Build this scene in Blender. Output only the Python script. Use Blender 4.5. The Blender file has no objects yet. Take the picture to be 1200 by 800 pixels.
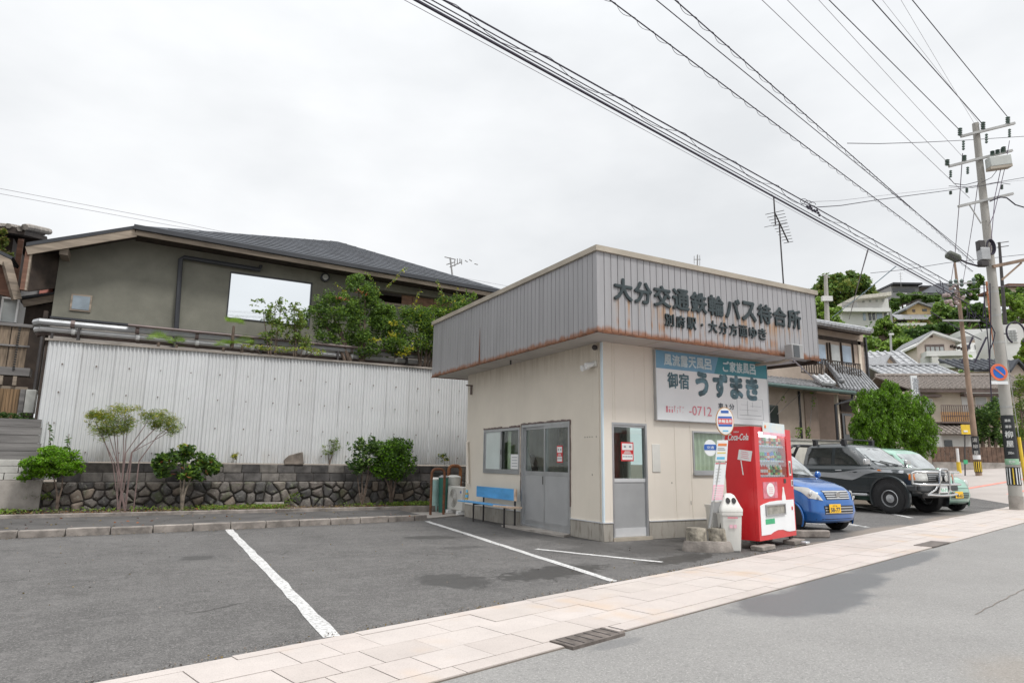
import bpy, bmesh, math, random
import numpy as np
from mathutils import Vector, Matrix
R = math.radians
random.seed(7)
rng = np.random.default_rng(11)
sc = bpy.context.scene
col = sc.collection

# ------------------------------------------------------------------ camera
F_PX = 766.1
CAM_H = 1.25
AZ, PITCH, ROLL = R(61.018), R(10.484), R(.728)
fw = Vector((math.cos(AZ)*math.cos(PITCH), math.sin(AZ)*math.cos(PITCH), math.sin(PITCH)))
rt0 = Vector((math.sin(AZ), -math.cos(AZ), 0)); up0 = rt0.cross(fw)
rt = rt0*math.cos(ROLL) + up0*math.sin(ROLL); up = up0*math.cos(ROLL) - rt0*math.sin(ROLL)
CAMP = Vector((0, 0, CAM_H))
cam = bpy.data.cameras.new('camera'); camo = bpy.data.objects.new('camera', cam); col.objects.link(camo)
cam.sensor_width = 36; cam.lens = F_PX/1200*36; cam.clip_start = .05; cam.clip_end = 3000
camo.matrix_world = Matrix(((rt.x, up.x, -fw.x, 0), (rt.y, up.y, -fw.y, 0), (rt.z, up.z, -fw.z, CAM_H), (0, 0, 0, 1)))
sc.camera = camo
# survey helpers: a line of sight of the survey photo met with a known plane of the place
def ray(x, y): return fw*F_PX + rt*(x-600) - up*(y-400)
def onX(x, y, X): d = ray(x, y); return CAMP + d*(X/d.x)
def onY(x, y, Y): d = ray(x, y); return CAMP + d*(Y/d.y)
def onZ(x, y, Z=0.): d = ray(x, y); return CAMP + d*((Z-CAM_H)/d.z)
def atd(x, y, dep): return CAMP + ray(x, y)*(dep/F_PX)

# ------------------------------------------------------------------ world, sun, exposure
SUN_EL, SUN_AZ = R(58), R(-68)          # azimuth measured from +X
w = bpy.data.worlds.new('World'); sc.world = w; w.use_nodes = True
nt = w.node_tree; nt.nodes.clear()
def N(nt, t, **kw):
    n = nt.nodes.new(t)
    for k, v in kw.items():
        if k.startswith('i_'): n.inputs[int(k[2:]) if k[2:].isdigit() else k[2:]].default_value = v
        else: setattr(n, k, v)
    return n
sky = N(nt, 'ShaderNodeTexSky', sky_type='NISHITA', sun_disc=False, sun_elevation=SUN_EL)
sky.sun_rotation = math.pi/2 - SUN_AZ
bgs = N(nt, 'ShaderNodeBackground'); bgs.inputs[1].default_value = .1
nt.links.new(sky.outputs[0], bgs.inputs[0])
tc = N(nt, 'ShaderNodeTexCoord'); sep = N(nt, 'ShaderNodeSeparateXYZ'); nt.links.new(tc.outputs['Generated'], sep.inputs[0])
# overcast cloud deck: brighter towards the zenith, soft structure
ramp = N(nt, 'ShaderNodeMapRange'); ramp.inputs[1].default_value = 0; ramp.inputs[2].default_value = 1; ramp.inputs[3].default_value = .625; ramp.inputs[4].default_value = 1.9
pw = N(nt, 'ShaderNodeMath', operation='POWER'); pw.inputs[1].default_value = 5
mx0 = N(nt, 'ShaderNodeMath', operation='MAXIMUM'); mx0.inputs[1].default_value = 0
nt.links.new(sep.outputs[2], mx0.inputs[0]); nt.links.new(mx0.outputs[0], pw.inputs[0]); nt.links.new(pw.outputs[0], ramp.inputs[0])
mp = N(nt, 'ShaderNodeMapping'); mp.inputs['Scale'].default_value = (1.6, 1.6, 3.6); nt.links.new(tc.outputs['Generated'], mp.inputs[0])
no = N(nt, 'ShaderNodeTexNoise'); no.inputs['Scale'].default_value = 1.5; no.inputs['Detail'].default_value = 5; no.inputs['Roughness'].default_value = .5
nt.links.new(mp.outputs[0], no.inputs[0])
cr = N(nt, 'ShaderNodeMapRange'); cr.inputs[1].default_value = .32; cr.inputs[2].default_value = .66; cr.inputs[3].default_value = .83; cr.inputs[4].default_value = 1.02
nt.links.new(no.outputs[0], cr.inputs[0])
mu = N(nt, 'ShaderNodeMath', operation='MULTIPLY'); nt.links.new(ramp.outputs[0], mu.inputs[0]); nt.links.new(cr.outputs[0], mu.inputs[1])
cmix = N(nt, 'ShaderNodeMix', data_type='RGBA'); cmix.inputs[6].default_value = (.93, .965, 1, 1); cmix.inputs[7].default_value = (1, 1, 1, 1)
nt.links.new(no.outputs[0], cmix.inputs[0])
bgc = N(nt, 'ShaderNodeBackground'); nt.links.new(cmix.outputs[2], bgc.inputs[0]); nt.links.new(mu.outputs[0], bgc.inputs[1])
mixs = N(nt, 'ShaderNodeMixShader'); mixs.inputs[0].default_value = .97
nt.links.new(bgs.outputs[0], mixs.inputs[1]); nt.links.new(bgc.outputs[0], mixs.inputs[2])
wo = N(nt, 'ShaderNodeOutputWorld'); nt.links.new(mixs.outputs[0], wo.inputs[0])
sl = bpy.data.lights.new('sun', 'SUN'); sl.energy = 1.5; sl.angle = R(12); sl.color = (1, .975, .94)
so = bpy.data.objects.new('sun', sl); col.objects.link(so)
sd = Vector((math.cos(SUN_AZ)*math.cos(SUN_EL), math.sin(SUN_AZ)*math.cos(SUN_EL), math.sin(SUN_EL)))
so.rotation_euler = sd.to_track_quat('Z', 'Y').to_euler()
sc.view_settings.view_transform = 'Standard'; sc.view_settings.look = 'None'
sc.view_settings.exposure = .68; sc.view_settings.gamma = 1; sc.view_settings.use_curve_mapping = False

# ------------------------------------------------------------------ object helpers
ORG = {}
def tag(o, label=None, cat=None, group=None, kind=None):
    if label: o['label'] = label
    if cat: o['category'] = cat
    if group: o['group'] = group
    if kind: o['kind'] = kind
    return o
def thing(name, label, cat, loc=(0, 0, 0), rz=0, group=None):
    o = bpy.data.objects.new(name, None); col.objects.link(o); o.empty_display_size = .2
    o.location = loc; o.rotation_euler = (0, 0, rz); ORG[o.name] = (Vector(loc), rz)
    return tag(o, label, cat, group)
def link_mesh(name, me, parent=None, wrld=True):
    o = bpy.data.objects.new(name, me); col.objects.link(o)
    if parent is not None:
        o.parent = parent
        org = ORG.get(parent.name)
        if org: ORG[o.name] = org
        if wrld and org:
            M = Matrix.Translation(org[0]) @ Matrix.Rotation(org[1], 4, 'Z')
            me.transform(M.inverted())
    return o
def finish(me, mats, smooth=False, ang=35):
    if not isinstance(mats, (list, tuple)): mats = [mats]
    for m in mats: me.materials.append(m)
    if smooth:
        me.polygons.foreach_set('use_smooth', [True]*len(me.polygons))
        if ang: me.set_sharp_from_angle(angle=R(ang))
def bbx(p0, p1): return p0, p1
class MB:
    def __init__(s): s.v = []; s.f = []; s.m = []
    def add(s, vs, fs, mi=0):
        b = len(s.v); s.v += [tuple(v) for v in vs]
        for f in fs: s.f.append(tuple(b+i for i in f)); s.m.append(mi)
        return s
    def box(s, x0, x1, y0, y1, z0, z1, mi=0):
        if x0 > x1: x0, x1 = x1, x0
        if y0 > y1: y0, y1 = y1, y0
        if z0 > z1: z0, z1 = z1, z0
        return s.add([(x0, y0, z0), (x1, y0, z0), (x1, y1, z0), (x0, y1, z0), (x0, y0, z1), (x1, y0, z1), (x1, y1, z1), (x0, y1, z1)],
                     [(0, 3, 2, 1), (4, 5, 6, 7), (0, 1, 5, 4), (1, 2, 6, 5), (2, 3, 7, 6), (3, 0, 4, 7)], mi)
    def obox(s, c, ex, ey, ez, mi=0):       # centre and three half vectors
        c = Vector(c); ex = Vector(ex); ey = Vector(ey); ez = Vector(ez)
        p = [c-ex-ey-ez, c+ex-ey-ez, c+ex+ey-ez, c-ex+ey-ez, c-ex-ey+ez, c+ex-ey+ez, c+ex+ey+ez, c-ex+ey+ez]
        return s.add(p, [(0, 3, 2, 1), (4, 5, 6, 7), (0, 1, 5, 4), (1, 2, 6, 5), (2, 3, 7, 6), (3, 0, 4, 7)], mi)
    def bar(s, a, b, wd, ht, mi=0):         # rectangular bar between two points
        a = Vector(a); b = Vector(b); d = (b-a); L = d.length
        if L < 1e-6: return s
        d /= L; sd_ = d.cross(Vector((0, 0, 1)))
        if sd_.length < 1e-3: sd_ = Vector((1, 0, 0))
        sd_.normalize(); u_ = sd_.cross(d)
        return s.obox((a+b)/2, d*L/2, sd_*wd/2, u_*ht/2, mi)
    def prism(s, pts, ext, mi=0):           # polygon (ccw seen from -ext) extruded along ext
        n = len(pts); e = Vector(ext); p = [Vector(q) for q in pts]
        return s.add(p + [q+e for q in p], [tuple(range(n))[::-1], tuple(range(n, 2*n))] + [(i, (i+1) % n, n+(i+1) % n, n+i) for i in range(n)], mi)
    def rings(s, rs, caps=True, mi=0, closed=True):
        n = len(rs[0]); vs = [p for r_ in rs for p in r_]; fs = []
        for k in range(len(rs)-1):
            for i in range(n if closed else n-1):
                j = (i+1) % n; fs.append((k*n+i, k*n+j, (k+1)*n+j, (k+1)*n+i))
        if caps: fs.append(tuple(range(n))[::-1]); fs.append(tuple(range((len(rs)-1)*n, len(rs)*n)))
        return s.add(vs, fs, mi)
    def tube(s, pts, r, n=8, mi=0, caps=True):
        pts = [Vector(p) for p in pts]; m = len(pts)
        rr = r if isinstance(r, (list, tuple)) else [r]*m
        rs = []; ref = None
        for i, p in enumerate(pts):
            t = (pts[min(i+1, m-1)]-pts[max(i-1, 0)]).normalized()
            if ref is None: ref = t.cross(Vector((0, 0, 1))) if abs(t.z) < .95 else t.cross(Vector((0, 1, 0)))
            a = (ref - t*ref.dot(t)).normalized(); b = t.cross(a); ref = a
            rs.append([p + (a*math.cos(k*math.tau/n) + b*math.sin(k*math.tau/n))*rr[i] for k in range(n)])
        return s.rings(rs, caps, mi)
    def cyl(s, a, b, r0, r1=None, n=16, mi=0): return s.tube([a, b], [r0, r0 if r1 is None else r1], n, mi)
    def ball(s, c, r, n=8, mi=0, sc_=(1, 1, 1)):
        rs = []; c = Vector(c)
        for k in range(1, n):
            a = math.pi*k/n
            rs.append([c + Vector((math.sin(a)*math.cos(t)*r*sc_[0], math.sin(a)*math.sin(t)*r*sc_[1], -math.cos(a)*r*sc_[2])) for t in [j*math.tau/(2*n) for j in range(2*n)]])
        return s.rings(rs, True, mi)
    def quad(s, a, b, c, d, mi=0): return s.add([a, b, c, d], [(0, 1, 2, 3)], mi)
    def build(s, name, mats, parent=None, wrld=True, smooth=False, bevel=0, seg=2, ang=35):
        me = bpy.data.meshes.new(name); me.from_pydata(s.v, [], s.f)
        if any(s.m): me.polygons.foreach_set('material_index', s.m)
        finish(me, mats, smooth or bevel > 0, ang)
        bm = bmesh.new(); bm.from_mesh(me); bmesh.ops.recalc_face_normals(bm, faces=bm.faces); bm.to_mesh(me); bm.free()
        me.update()
        o = link_mesh(name, me, parent, wrld)
        if bevel:
            b = o.modifiers.new('bevel', 'BEVEL'); b.width = bevel; b.segments = seg; b.limit_method = 'ANGLE'; b.angle_limit = R(40)
        return o
def bxo(name, x0, x1, y0, y1, z0, z1, m, parent=None, wrld=True, bevel=0):
    return MB().box(x0, x1, y0, y1, z0, z1).build(name, m, parent, wrld, bevel=bevel)
def dupe(o, parent=None):
    c = o.copy(); col.objects.link(c); c.parent = parent
    for ch in list(o.children): dupe(ch, c)
    return c
def struct(o, label=None): return tag(o, label, None, None, 'structure')
def poly_ext(p, d):                  # polyline helper: nothing beyond the ends
    return p

FONT_CACHE = {}
def text(body, name, o, ex, ez, wd, ht, m, parent=None, depth=.004, bold=0., wrld=True, keep=False, shear=0.):
    """lettering fitted into a wd x ht box whose lower left corner is o"""
    key = (body, round(bold, 4), shear)
    if key not in FONT_CACHE:
        cu = bpy.data.curves.new('lettering', 'FONT'); cu.body = body; cu.size = 1; cu.extrude = .5; cu.shear = shear; cu.resolution_u = 3
        t = bpy.data.objects.new('lettering', cu); col.objects.link(t)
        bpy.context.view_layer.update()
        me = bpy.data.meshes.new_from_object(t.evaluated_get(bpy.context.evaluated_depsgraph_get()))
        vs = np.empty(len(me.vertices)*3); me.vertices.foreach_get('co', vs); vs = vs.reshape(-1, 3)
        if bold:                     # heavier strokes: the glyph laid over itself a hair apart
            bm = bmesh.new(); bm.from_mesh(me); src = me.copy()
            for k in range(7):
                a = k*math.tau/7; c = src.copy(); c.transform(Matrix.Translation((bold*math.cos(a), bold*math.sin(a), -.04-.03*k))); bm.from_mesh(c); bpy.data.meshes.remove(c)
            bm.to_mesh(me); bm.free(); vs = np.empty(len(me.vertices)*3); me.vertices.foreach_get('co', vs); vs = vs.reshape(-1, 3)
        FONT_CACHE[key] = (me, vs.copy()); bpy.data.objects.remove(t); bpy.data.curves.remove(cu)
    me0, vs = FONT_CACHE[key]
    me = me0.copy(); me.name = name; me.materials.clear()
    lo = vs.min(0); hi = vs.max(0); sx = wd/max(hi[0]-lo[0], 1e-6); sy = ht/max(hi[1]-lo[1], 1e-6)
    if keep: sx = sy = min(sx, sy)
    exn = np.array(Vector(ex).normalized()); ezn = np.array(Vector(ez).normalized()); nn = np.cross(exn, ezn)
    q = np.array(o)[None] + np.outer((vs[:, 0]-lo[0])*sx, exn) + np.outer((vs[:, 1]-lo[1])*sy, ezn) + np.outer((vs[:, 2]-lo[2])*depth, nn)
    me.vertices.foreach_set('co', q.ravel()); me.materials.append(m); me.update()
    return link_mesh(name, me, parent, wrld)
def text_row(body, name, o, ex, ez, pitch, cw, ch, m, parent, **kw):
    o = Vector(o); exn = Vector(ex).normalized()
    for i, c in enumerate(body):
        if c == ' ': continue
        if c == '・':
            text('●', name, o+exn*(i*pitch+cw*.35)+Vector(ez).normalized()*ch*.4, ex, ez, cw*.22, cw*.22, m, parent, **kw); continue
        text(c, name, o+exn*i*pitch, ex, ez, cw, ch, m, parent, **kw)
# ------------------------------------------------------------------ materials
MATS = {}
def mat(name, c, rough=.8, metal=0., var=.12, scale=3., bump=.0, bscale=60., var2=None, sp=.5, detail=4, coat=0., trans=0., stretch=(1, 1, 1)):
    m = bpy.data.materials.new(name); m.use_nodes = True; nt = m.node_tree; b = nt.nodes['Principled BSDF']
    b.inputs['Roughness'].default_value = rough; b.inputs['Metallic'].default_value = metal
    b.inputs['Specular IOR Level'].default_value = sp; b.inputs['Coat Weight'].default_value = coat
    b.inputs['Coat Roughness'].default_value = .08
    tc = N(nt, 'ShaderNodeTexCoord'); mp = N(nt, 'ShaderNodeMapping'); mp.inputs['Scale'].default_value = stretch
    nt.links.new(tc.outputs['Object'], mp.inputs[0])
    no = N(nt, 'ShaderNodeTexNoise'); no.inputs['Scale'].default_value = scale; no.inputs['Detail'].default_value = detail; no.inputs['Roughness'].default_value = .6
    nt.links.new(mp.outputs[0], no.inputs[0])
    mx = N(nt, 'ShaderNodeMix', data_type='RGBA')
    c2 = var2 if var2 else tuple(x*(1-2*var) for x in c)
    c1 = c if var2 else tuple(min(1, x*(1+var)) for x in c)
    mx.inputs[6].default_value = (*c2, 1); mx.inputs[7].default_value = (*c1, 1)
    mr = N(nt, 'ShaderNodeMapRange'); mr.inputs[1].default_value = .3; mr.inputs[2].default_value = .7
    nt.links.new(no.outputs[0], mr.inputs[0]); nt.links.new(mr.outputs[0], mx.inputs[0])
    nt.links.new(mx.outputs[2], b.inputs['Base Color'])
    if bump:
        n2 = N(nt, 'ShaderNodeTexNoise'); n2.inputs['Scale'].default_value = bscale; n2.inputs['Detail'].default_value = 3
        nt.links.new(mp.outputs[0], n2.inputs[0])
        bp = N(nt, 'ShaderNodeBump'); bp.inputs['Strength'].default_value = bump; bp.inputs['Distance'].default_value = .01
        nt.links.new(n2.outputs[0], bp.inputs['Height']); nt.links.new(bp.outputs[0], b.inputs['Normal'])
    MATS[name] = m; m['mx'] = mx.name
    return m
def colour_out(m):       # socket that feeds base colour, and the bsdf
    nt = m.node_tree; b = nt.nodes['Principled BSDF']; return nt, b, b.inputs['Base Color'].links[0].from_socket
def mixin(m, fac_socket, c, rough=None):
    nt, b, s = colour_out(m)
    mx = N(nt, 'ShaderNodeMix', data_type='RGBA'); nt.links.new(fac_socket, mx.inputs[0]); nt.links.new(s, mx.inputs[6]); mx.inputs[7].default_value = (*c, 1)
    nt.links.new(mx.outputs[2], b.inputs['Base Color'])
    if rough is not None:
        mr = N(nt, 'ShaderNodeMapRange'); nt.links.new(fac_socket, mr.inputs[0])
        if b.inputs['Roughness'].links: nt.links.new(b.inputs['Roughness'].links[0].from_socket, mr.inputs[3])
        else: mr.inputs[3].default_value = b.inputs['Roughness'].default_value
        mr.inputs[4].default_value = rough; nt.links.new(mr.outputs[0], b.inputs['Roughness'])
def math_(nt, op, a, b=None, c=None):
    n = N(nt, 'ShaderNodeMath', operation=op)
    for i, x in enumerate((a, b, c)):
        if x is None: continue
        if isinstance(x, (int, float)): n.inputs[i].default_value = x
        else: nt.links.new(x, n.inputs[i])
    return n.outputs[0]
def noise_(nt, scale, stretch=(1, 1, 1), detail=4, rough=.6, dist=0.):
    tc = N(nt, 'ShaderNodeTexCoord'); mp = N(nt, 'ShaderNodeMapping'); mp.inputs['Scale'].default_value = stretch
    nt.links.new(tc.outputs['Object'], mp.inputs[0]); no = N(nt, 'ShaderNodeTexNoise'); no.inputs['Scale'].default_value = scale
    no.inputs['Detail'].default_value = detail; no.inputs['Roughness'].default_value = rough; no.inputs['Distortion'].default_value = dist
    nt.links.new(mp.outputs[0], no.inputs[0]); return no.outputs[0]
def rng_(nt, s, a, b, c=0., d=1.):
    mr = N(nt, 'ShaderNodeMapRange'); mr.interpolation_type = 'SMOOTHSTEP'
    for i, x in zip((1, 2, 3, 4), (a, b, c, d)): mr.inputs[i].default_value = x
    nt.links.new(s, mr.inputs[0]); return mr.outputs[0]
def xyz_(nt):
    tc = N(nt, 'ShaderNodeTexCoord'); sp = N(nt, 'ShaderNodeSeparateXYZ'); nt.links.new(tc.outputs['Object'], sp.inputs[0]); return sp.outputs
def blotches(m, spots, c, rough=None, edge=.25, amp=.9, nscale=1.6):
    """stains of their own shape lying on the surface: (x, y, rx, ry, turn, strength)"""
    nt = m.node_tree; x, y, z = xyz_(nt); nz = noise_(nt, nscale, detail=6, rough=.65); tot = None
    for (cx, cy, rx, ry, a, st) in spots:
        dx = math_(nt, 'SUBTRACT', x, cx); dy = math_(nt, 'SUBTRACT', y, cy); ca, sa = math.cos(a), math.sin(a)
        u = math_(nt, 'DIVIDE', math_(nt, 'ADD', math_(nt, 'MULTIPLY', dx, ca), math_(nt, 'MULTIPLY', dy, sa)), rx)
        v = math_(nt, 'DIVIDE', math_(nt, 'SUBTRACT', math_(nt, 'MULTIPLY', dy, ca), math_(nt, 'MULTIPLY', dx, sa)), ry)
        d = math_(nt, 'SQRT', math_(nt, 'ADD', math_(nt, 'MULTIPLY', u, u), math_(nt, 'MULTIPLY', v, v)))
        q = math_(nt, 'SUBTRACT', 1.0+amp*.5, math_(nt, 'ADD', d, math_(nt, 'MULTIPLY', nz, amp)))
        k = math_(nt, 'MULTIPLY', rng_(nt, q, 0, edge), st)
        tot = k if tot is None else math_(nt, 'MAXIMUM', tot, k)
    mixin(m, tot, c, rough)
def speckle(m, scale, amt, c_dark, c_light, lo=.47, hi=.53):
    nt = m.node_tree; s = noise_(nt, scale, detail=2, rough=.8)
    mixin(m, math_(nt, 'MULTIPLY', rng_(nt, s, hi, hi+.12), amt), c_light)
    s2 = noise_(nt, scale*.77, detail=2, rough=.8)
    mixin(m, math_(nt, 'MULTIPLY', rng_(nt, s2, lo, lo-.12), amt), c_dark)
def cracks(m, scale, width, c, amt=.8, gate=.52, stretch=(1, 1, 1)):
    nt = m.node_tree; tc = N(nt, 'ShaderNodeTexCoord'); mp = N(nt, 'ShaderNodeMapping'); mp.inputs['Scale'].default_value = stretch
    nt.links.new(tc.outputs['Object'], mp.inputs[0])
    wn = N(nt, 'ShaderNodeTexNoise'); wn.inputs['Scale'].default_value = scale*1.4; wn.inputs['Detail'].default_value = 5; nt.links.new(mp.outputs[0], wn.inputs[0])
    add = N(nt, 'ShaderNodeVectorMath', operation='MULTIPLY_ADD'); nt.links.new(wn.outputs['Color'], add.inputs[0]); add.inputs[1].default_value = (.5, .5, .5); nt.links.new(mp.outputs[0], add.inputs[2])
    vo = N(nt, 'ShaderNodeTexVoronoi', feature='DISTANCE_TO_EDGE'); vo.inputs['Scale'].default_value = scale; nt.links.new(add.outputs[0], vo.inputs['Vector'])
    e = rng_(nt, vo.outputs['Distance'], width, 0)
    g = rng_(nt, noise_(nt, .45, detail=3), gate, gate+.1)
    mixin(m, math_(nt, 'MULTIPLY', math_(nt, 'MULTIPLY', e, g), amt), c)

m_lot = mat('worn_parking_asphalt', (.112, .107, .103), .88, var=.14, scale=1.3, bump=.7, bscale=140)
speckle(m_lot, 70, .85, (.04, .04, .04), (.27, .26, .25))
speckle(m_lot, 24, .42, (.06, .057, .055), (.21, .2, .195))
speckle(m_lot, 5, .3, (.07, .067, .065), (.19, .18, .175))
cracks(m_lot, .8, .016, (.03, .028, .027), .8, .52)
cracks(m_lot, 7., .07, (.04, .038, .036), .7, .50)
blotches(m_lot, [(3.05, 6.7, .42, .55, .3, .8), (4.35, 6.75, .95, .38, .25, .9), (.75, 9.6, .25, .25, 0, .75), (4.35, 10.6, .55, .3, -.3, .8), (4.3, 9.2, .4, .2, 0, .5),
    (6.5, 6.95, .9, .28, .28, 1.), (7.3, 7.6, 1.3, .35, -.1, .75), (5.9, 8.2, .8, .35, 0, .4), (7.9, 7.9, 2.4, .95, .1, .6), (6.3, 9.9, .45, 2.8, 0, .5), (1.5, 13.2, 4.5, .35, .08, .45), (9.5, 7.6, 1.2, .4, .28, .5)], (.042, .04, .038), .5, edge=.3, amp=1.7, nscale=7)
blotches(m_lot, [(13.2, 8.25, 2.4, .45, .27, .9), (18., 9.55, 2.6, .45, .27, .8), (9.8, 7.3, .7, .2, .27, .7)], (.24, .205, .175), .9, edge=.5)
m_road = mat('grey_road_asphalt', (.245, .238, .229), .86, var=.06, scale=.8, bump=.5, bscale=170)
speckle(m_road, 20, .15, (.17, .165, .16), (.33, .32, .31))
speckle(m_road, 75, .55, (.13, .128, .125), (.42, .41, .39))
blotches(m_road, [(5.6, 4.36, 1.15, .48, .12, .95), (6.9, 4.86, 1.25, .40, .26, .95), (9.1, 5.52, 2.1, .26, .257, .9), (3.1, 3.98, .30, .09, .25, .5)], (.125, .127, .13), .45, edge=.3, amp=.7, nscale=3.)
blotches(m_road, [(2.7, 2.6, .55, .5, .2, .35), (5., 2.3, .8, .4, .2, .25)], (.26, .2, .14), .9, edge=.8)
m_wet = mat('damp_asphalt', (.12, .122, .125), .42, var=.15, scale=2, bump=.3, bscale=150)
speckle(m_wet, 120, .5, (.06, .06, .06), (.26, .26, .27))
m_ground = mat('earth', (.16, .13, .1), .95, var=.2, scale=1.5, bump=.5, bscale=30)
m_soil = mat('bed_soil', (.10, .075, .055), .95, var=.3, scale=4, bump=.9, bscale=50)
m_slab = []
for i, c in enumerate([(.485, .432, .402), (.47, .42, .388), (.495, .445, .415), (.455, .405, .375)]):
    q = mat('pink_paving_%s' % 'abcd'[i], c, .75, var=.05, scale=2, bump=.15, bscale=90)
    speckle(q, 130, .35, tuple(x*.6 for x in c), tuple(min(1, x*1.25) for x in c))
    nt_ = q.node_tree; s_ = noise_(nt_, .9, detail=3)
    mixin(q, math_(nt_, 'MULTIPLY', rng_(nt_, s_, .56, .72), .5), (.50, .36, .24))
    m_slab.append(q)
m_joint = mat('joint_sand', (.2, .17, .145), .95)
m_paint = mat('white_road_paint', (.60, .595, .585), .7, var=.08, scale=4, bump=.2, bscale=90)
nt_ = m_paint.node_tree; mixin(m_paint, math_(nt_, 'MULTIPLY', rng_(nt_, noise_(nt_, 26, detail=5, rough=.8), .50, .58), .75), (.2, .195, .19))
m_redpaint = mat('faded_red_paint', (.62, .25, .2), .8)
m_conc = mat('weathered_concrete', (.36, .33, .30), .9, var=.18, scale=2.5, bump=.5, bscale=40)
m_kerb = mat('old_kerb_concrete', (.27, .24, .215), .92, var=.3, scale=3.2, bump=.8, bscale=35)
m_plinth = mat('stained_plinth', (.36, .335, .295), .9, var=.1, scale=2.5, bump=.3, bscale=40, stretch=(1, 1, .5))
nt_ = m_plinth.node_tree; mixin(m_plinth, math_(nt_, 'MULTIPLY', rng_(nt_, noise_(nt_, 5, (3, 3, .7)), .5, .7), .55), (.16, .135, .11))
m_stones = [mat('field_stone_'+'abcdef'[i], c, .9, var=.22, scale=5, bump=1., bscale=22) for i, c in enumerate([(.125, .108, .096), (.09, .085, .082), (.185, .15, .12), (.07, .066, .064), (.20, .175, .15), (.145, .13, .118)])]
for q in m_stones:
    nt_ = q.node_tree; mixin(q, math_(nt_, 'MULTIPLY', rng_(nt_, noise_(nt_, 3.5, detail=6), .53, .66), .6), (.07, .085, .035)); mixin(q, math_(nt_, 'MULTIPLY', rng_(nt_, noise_(nt_, 14, detail=5), .56, .66), .5), (.26, .25, .22))
m_mortar = mat('dark_mortar', (.1, .088, .078), .95, var=.25, scale=8, bump=.8, bscale=30)
m_blocks = [mat('dark_block_'+'abcd'[i], c, .92, var=.3, scale=4, bump=.8, bscale=50) for i, c in enumerate([(.105, .098, .094), (.15, .138, .13), (.075, .07, .068), (.18, .165, .15)])]
m_corr = mat('white_corrugated_sheet', (.62, .63, .635), .5, var=.035, scale=1.2)
nt_ = m_corr.node_tree; x_, y_, z_ = xyz_(nt_)
mixin(m_corr, math_(nt_, 'MULTIPLY', math_(nt_, 'MULTIPLY', rng_(nt_, z_, 1.6, 1.2), rng_(nt_, noise_(nt_, 3, (2, 2, .4)), .35, .7)), .45), (.45, .40, .33))
mixin(m_corr, math_(nt_, 'MULTIPLY', rng_(nt_, noise_(nt_, 2.2, (2.5, 2.5, .16)), .5, .8), .2), (.48, .47, .45))
nt_ = m_corr.node_tree; oi = N(nt_, 'ShaderNodeObjectInfo'); mixin(m_corr, math_(nt_, 'MULTIPLY', oi.outputs['Random'], .16), (.40, .39, .37))
m_trim = mat('weathered_trim', (.28, .25, .22), .85, var=.25, scale=4, stretch=(.4, 1, 1))
m_screw = mat('rusty_screw', (.12, .08, .06), .8)
m_cream = mat('cream_wall_sheet', (.70, .64, .55), .6, var=.035, scale=1.0)
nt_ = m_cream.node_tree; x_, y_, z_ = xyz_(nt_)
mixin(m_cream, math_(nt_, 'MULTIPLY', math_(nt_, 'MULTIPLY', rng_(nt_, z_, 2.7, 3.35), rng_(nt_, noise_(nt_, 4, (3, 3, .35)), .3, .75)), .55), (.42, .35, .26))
mixin(m_cream, math_(nt_, 'MULTIPLY', rng_(nt_, noise_(nt_, 3, (4, 4, .2), detail=5), .58, .8), .25), (.45, .39, .31))
m_cream2 = mat('pale_wall_sheet', (.74, .68, .60), .6, var=.03, scale=1.0)
nt_ = m_cream2.node_tree; x_, y_, z_ = xyz_(nt_)
mixin(m_cream2, math_(nt_, 'MULTIPLY', rng_(nt_, noise_(nt_, 3, (4, 4, .2), detail=5), .58, .8), .3), (.5, .42, .34))
m_soffit = mat('soffit_board', (.50, .465, .43), .8, var=.06, scale=1.5)
m_clad = mat('ribbed_steel_cladding', (.345, .34, .35), .42, metal=.15, var=.06, scale=1.6, stretch=(3, 3, .3))
nt_ = m_clad.node_tree; x_, y_, z_ = xyz_(nt_)
# rust runs below the letters and from the lower edge
st1 = noise_(nt_, 9., (1, 1, .05), detail=4, rough=.75); st2 = noise_(nt_, 2.6, (1, 1, .35), detail=3)
b1 = math_(nt_, 'MULTIPLY', rng_(nt_, z_, 3.42, 3.86), rng_(nt_, z_, 4.0, 3.8))
b2 = math_(nt_, 'MULTIPLY', rng_(nt_, x_, -.4, -.1), rng_(nt_, x_, 4.3, 4.1))
k1 = math_(nt_, 'MULTIPLY', math_(nt_, 'MULTIPLY', b1, b2), math_(nt_, 'MULTIPLY', rng_(nt_, st1, .45, .58), rng_(nt_, st2, .30, .5)))
k3 = math_(nt_, 'MULTIPLY', rng_(nt_, math_(nt_, 'ADD', z_, math_(nt_, 'MULTIPLY', noise_(nt_, 6., (1, 1, .2), detail=5), -.2)), 3.31, 3.22), .85)
mixin(m_clad, math_(nt_, 'MULTIPLY', k1, .85), (.36, .2, .09), .8)
b4 = math_(nt_, 'MULTIPLY', rng_(nt_, z_, 3.3, 3.5), rng_(nt_, z_, 3.62, 3.5))
mixin(m_clad, math_(nt_, 'MULTIPLY', math_(nt_, 'MULTIPLY', b4, b2), math_(nt_, 'MULTIPLY', rng_(nt_, st1, .5, .6), .75)), (.33, .15, .05), .8)
mixin(m_clad, k3, (.25, .10, .04), .85)
mixin(m_clad, math_(nt_, 'MULTIPLY', rng_(nt_, noise_(nt_, 3., (1.2, 1.2, .1), detail=5), .52, .75), .4), (.27, .265, .27))
m_rust = mat('rust', (.22, .085, .035), .85, var=.3, scale=9, bump=.6, bscale=70, var2=(.09, .045, .03))
m_rust2 = mat('orange_rust', (.42, .17, .06), .85, scale=7, bump=.6, bscale=70, var2=(.10, .045, .03))
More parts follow.
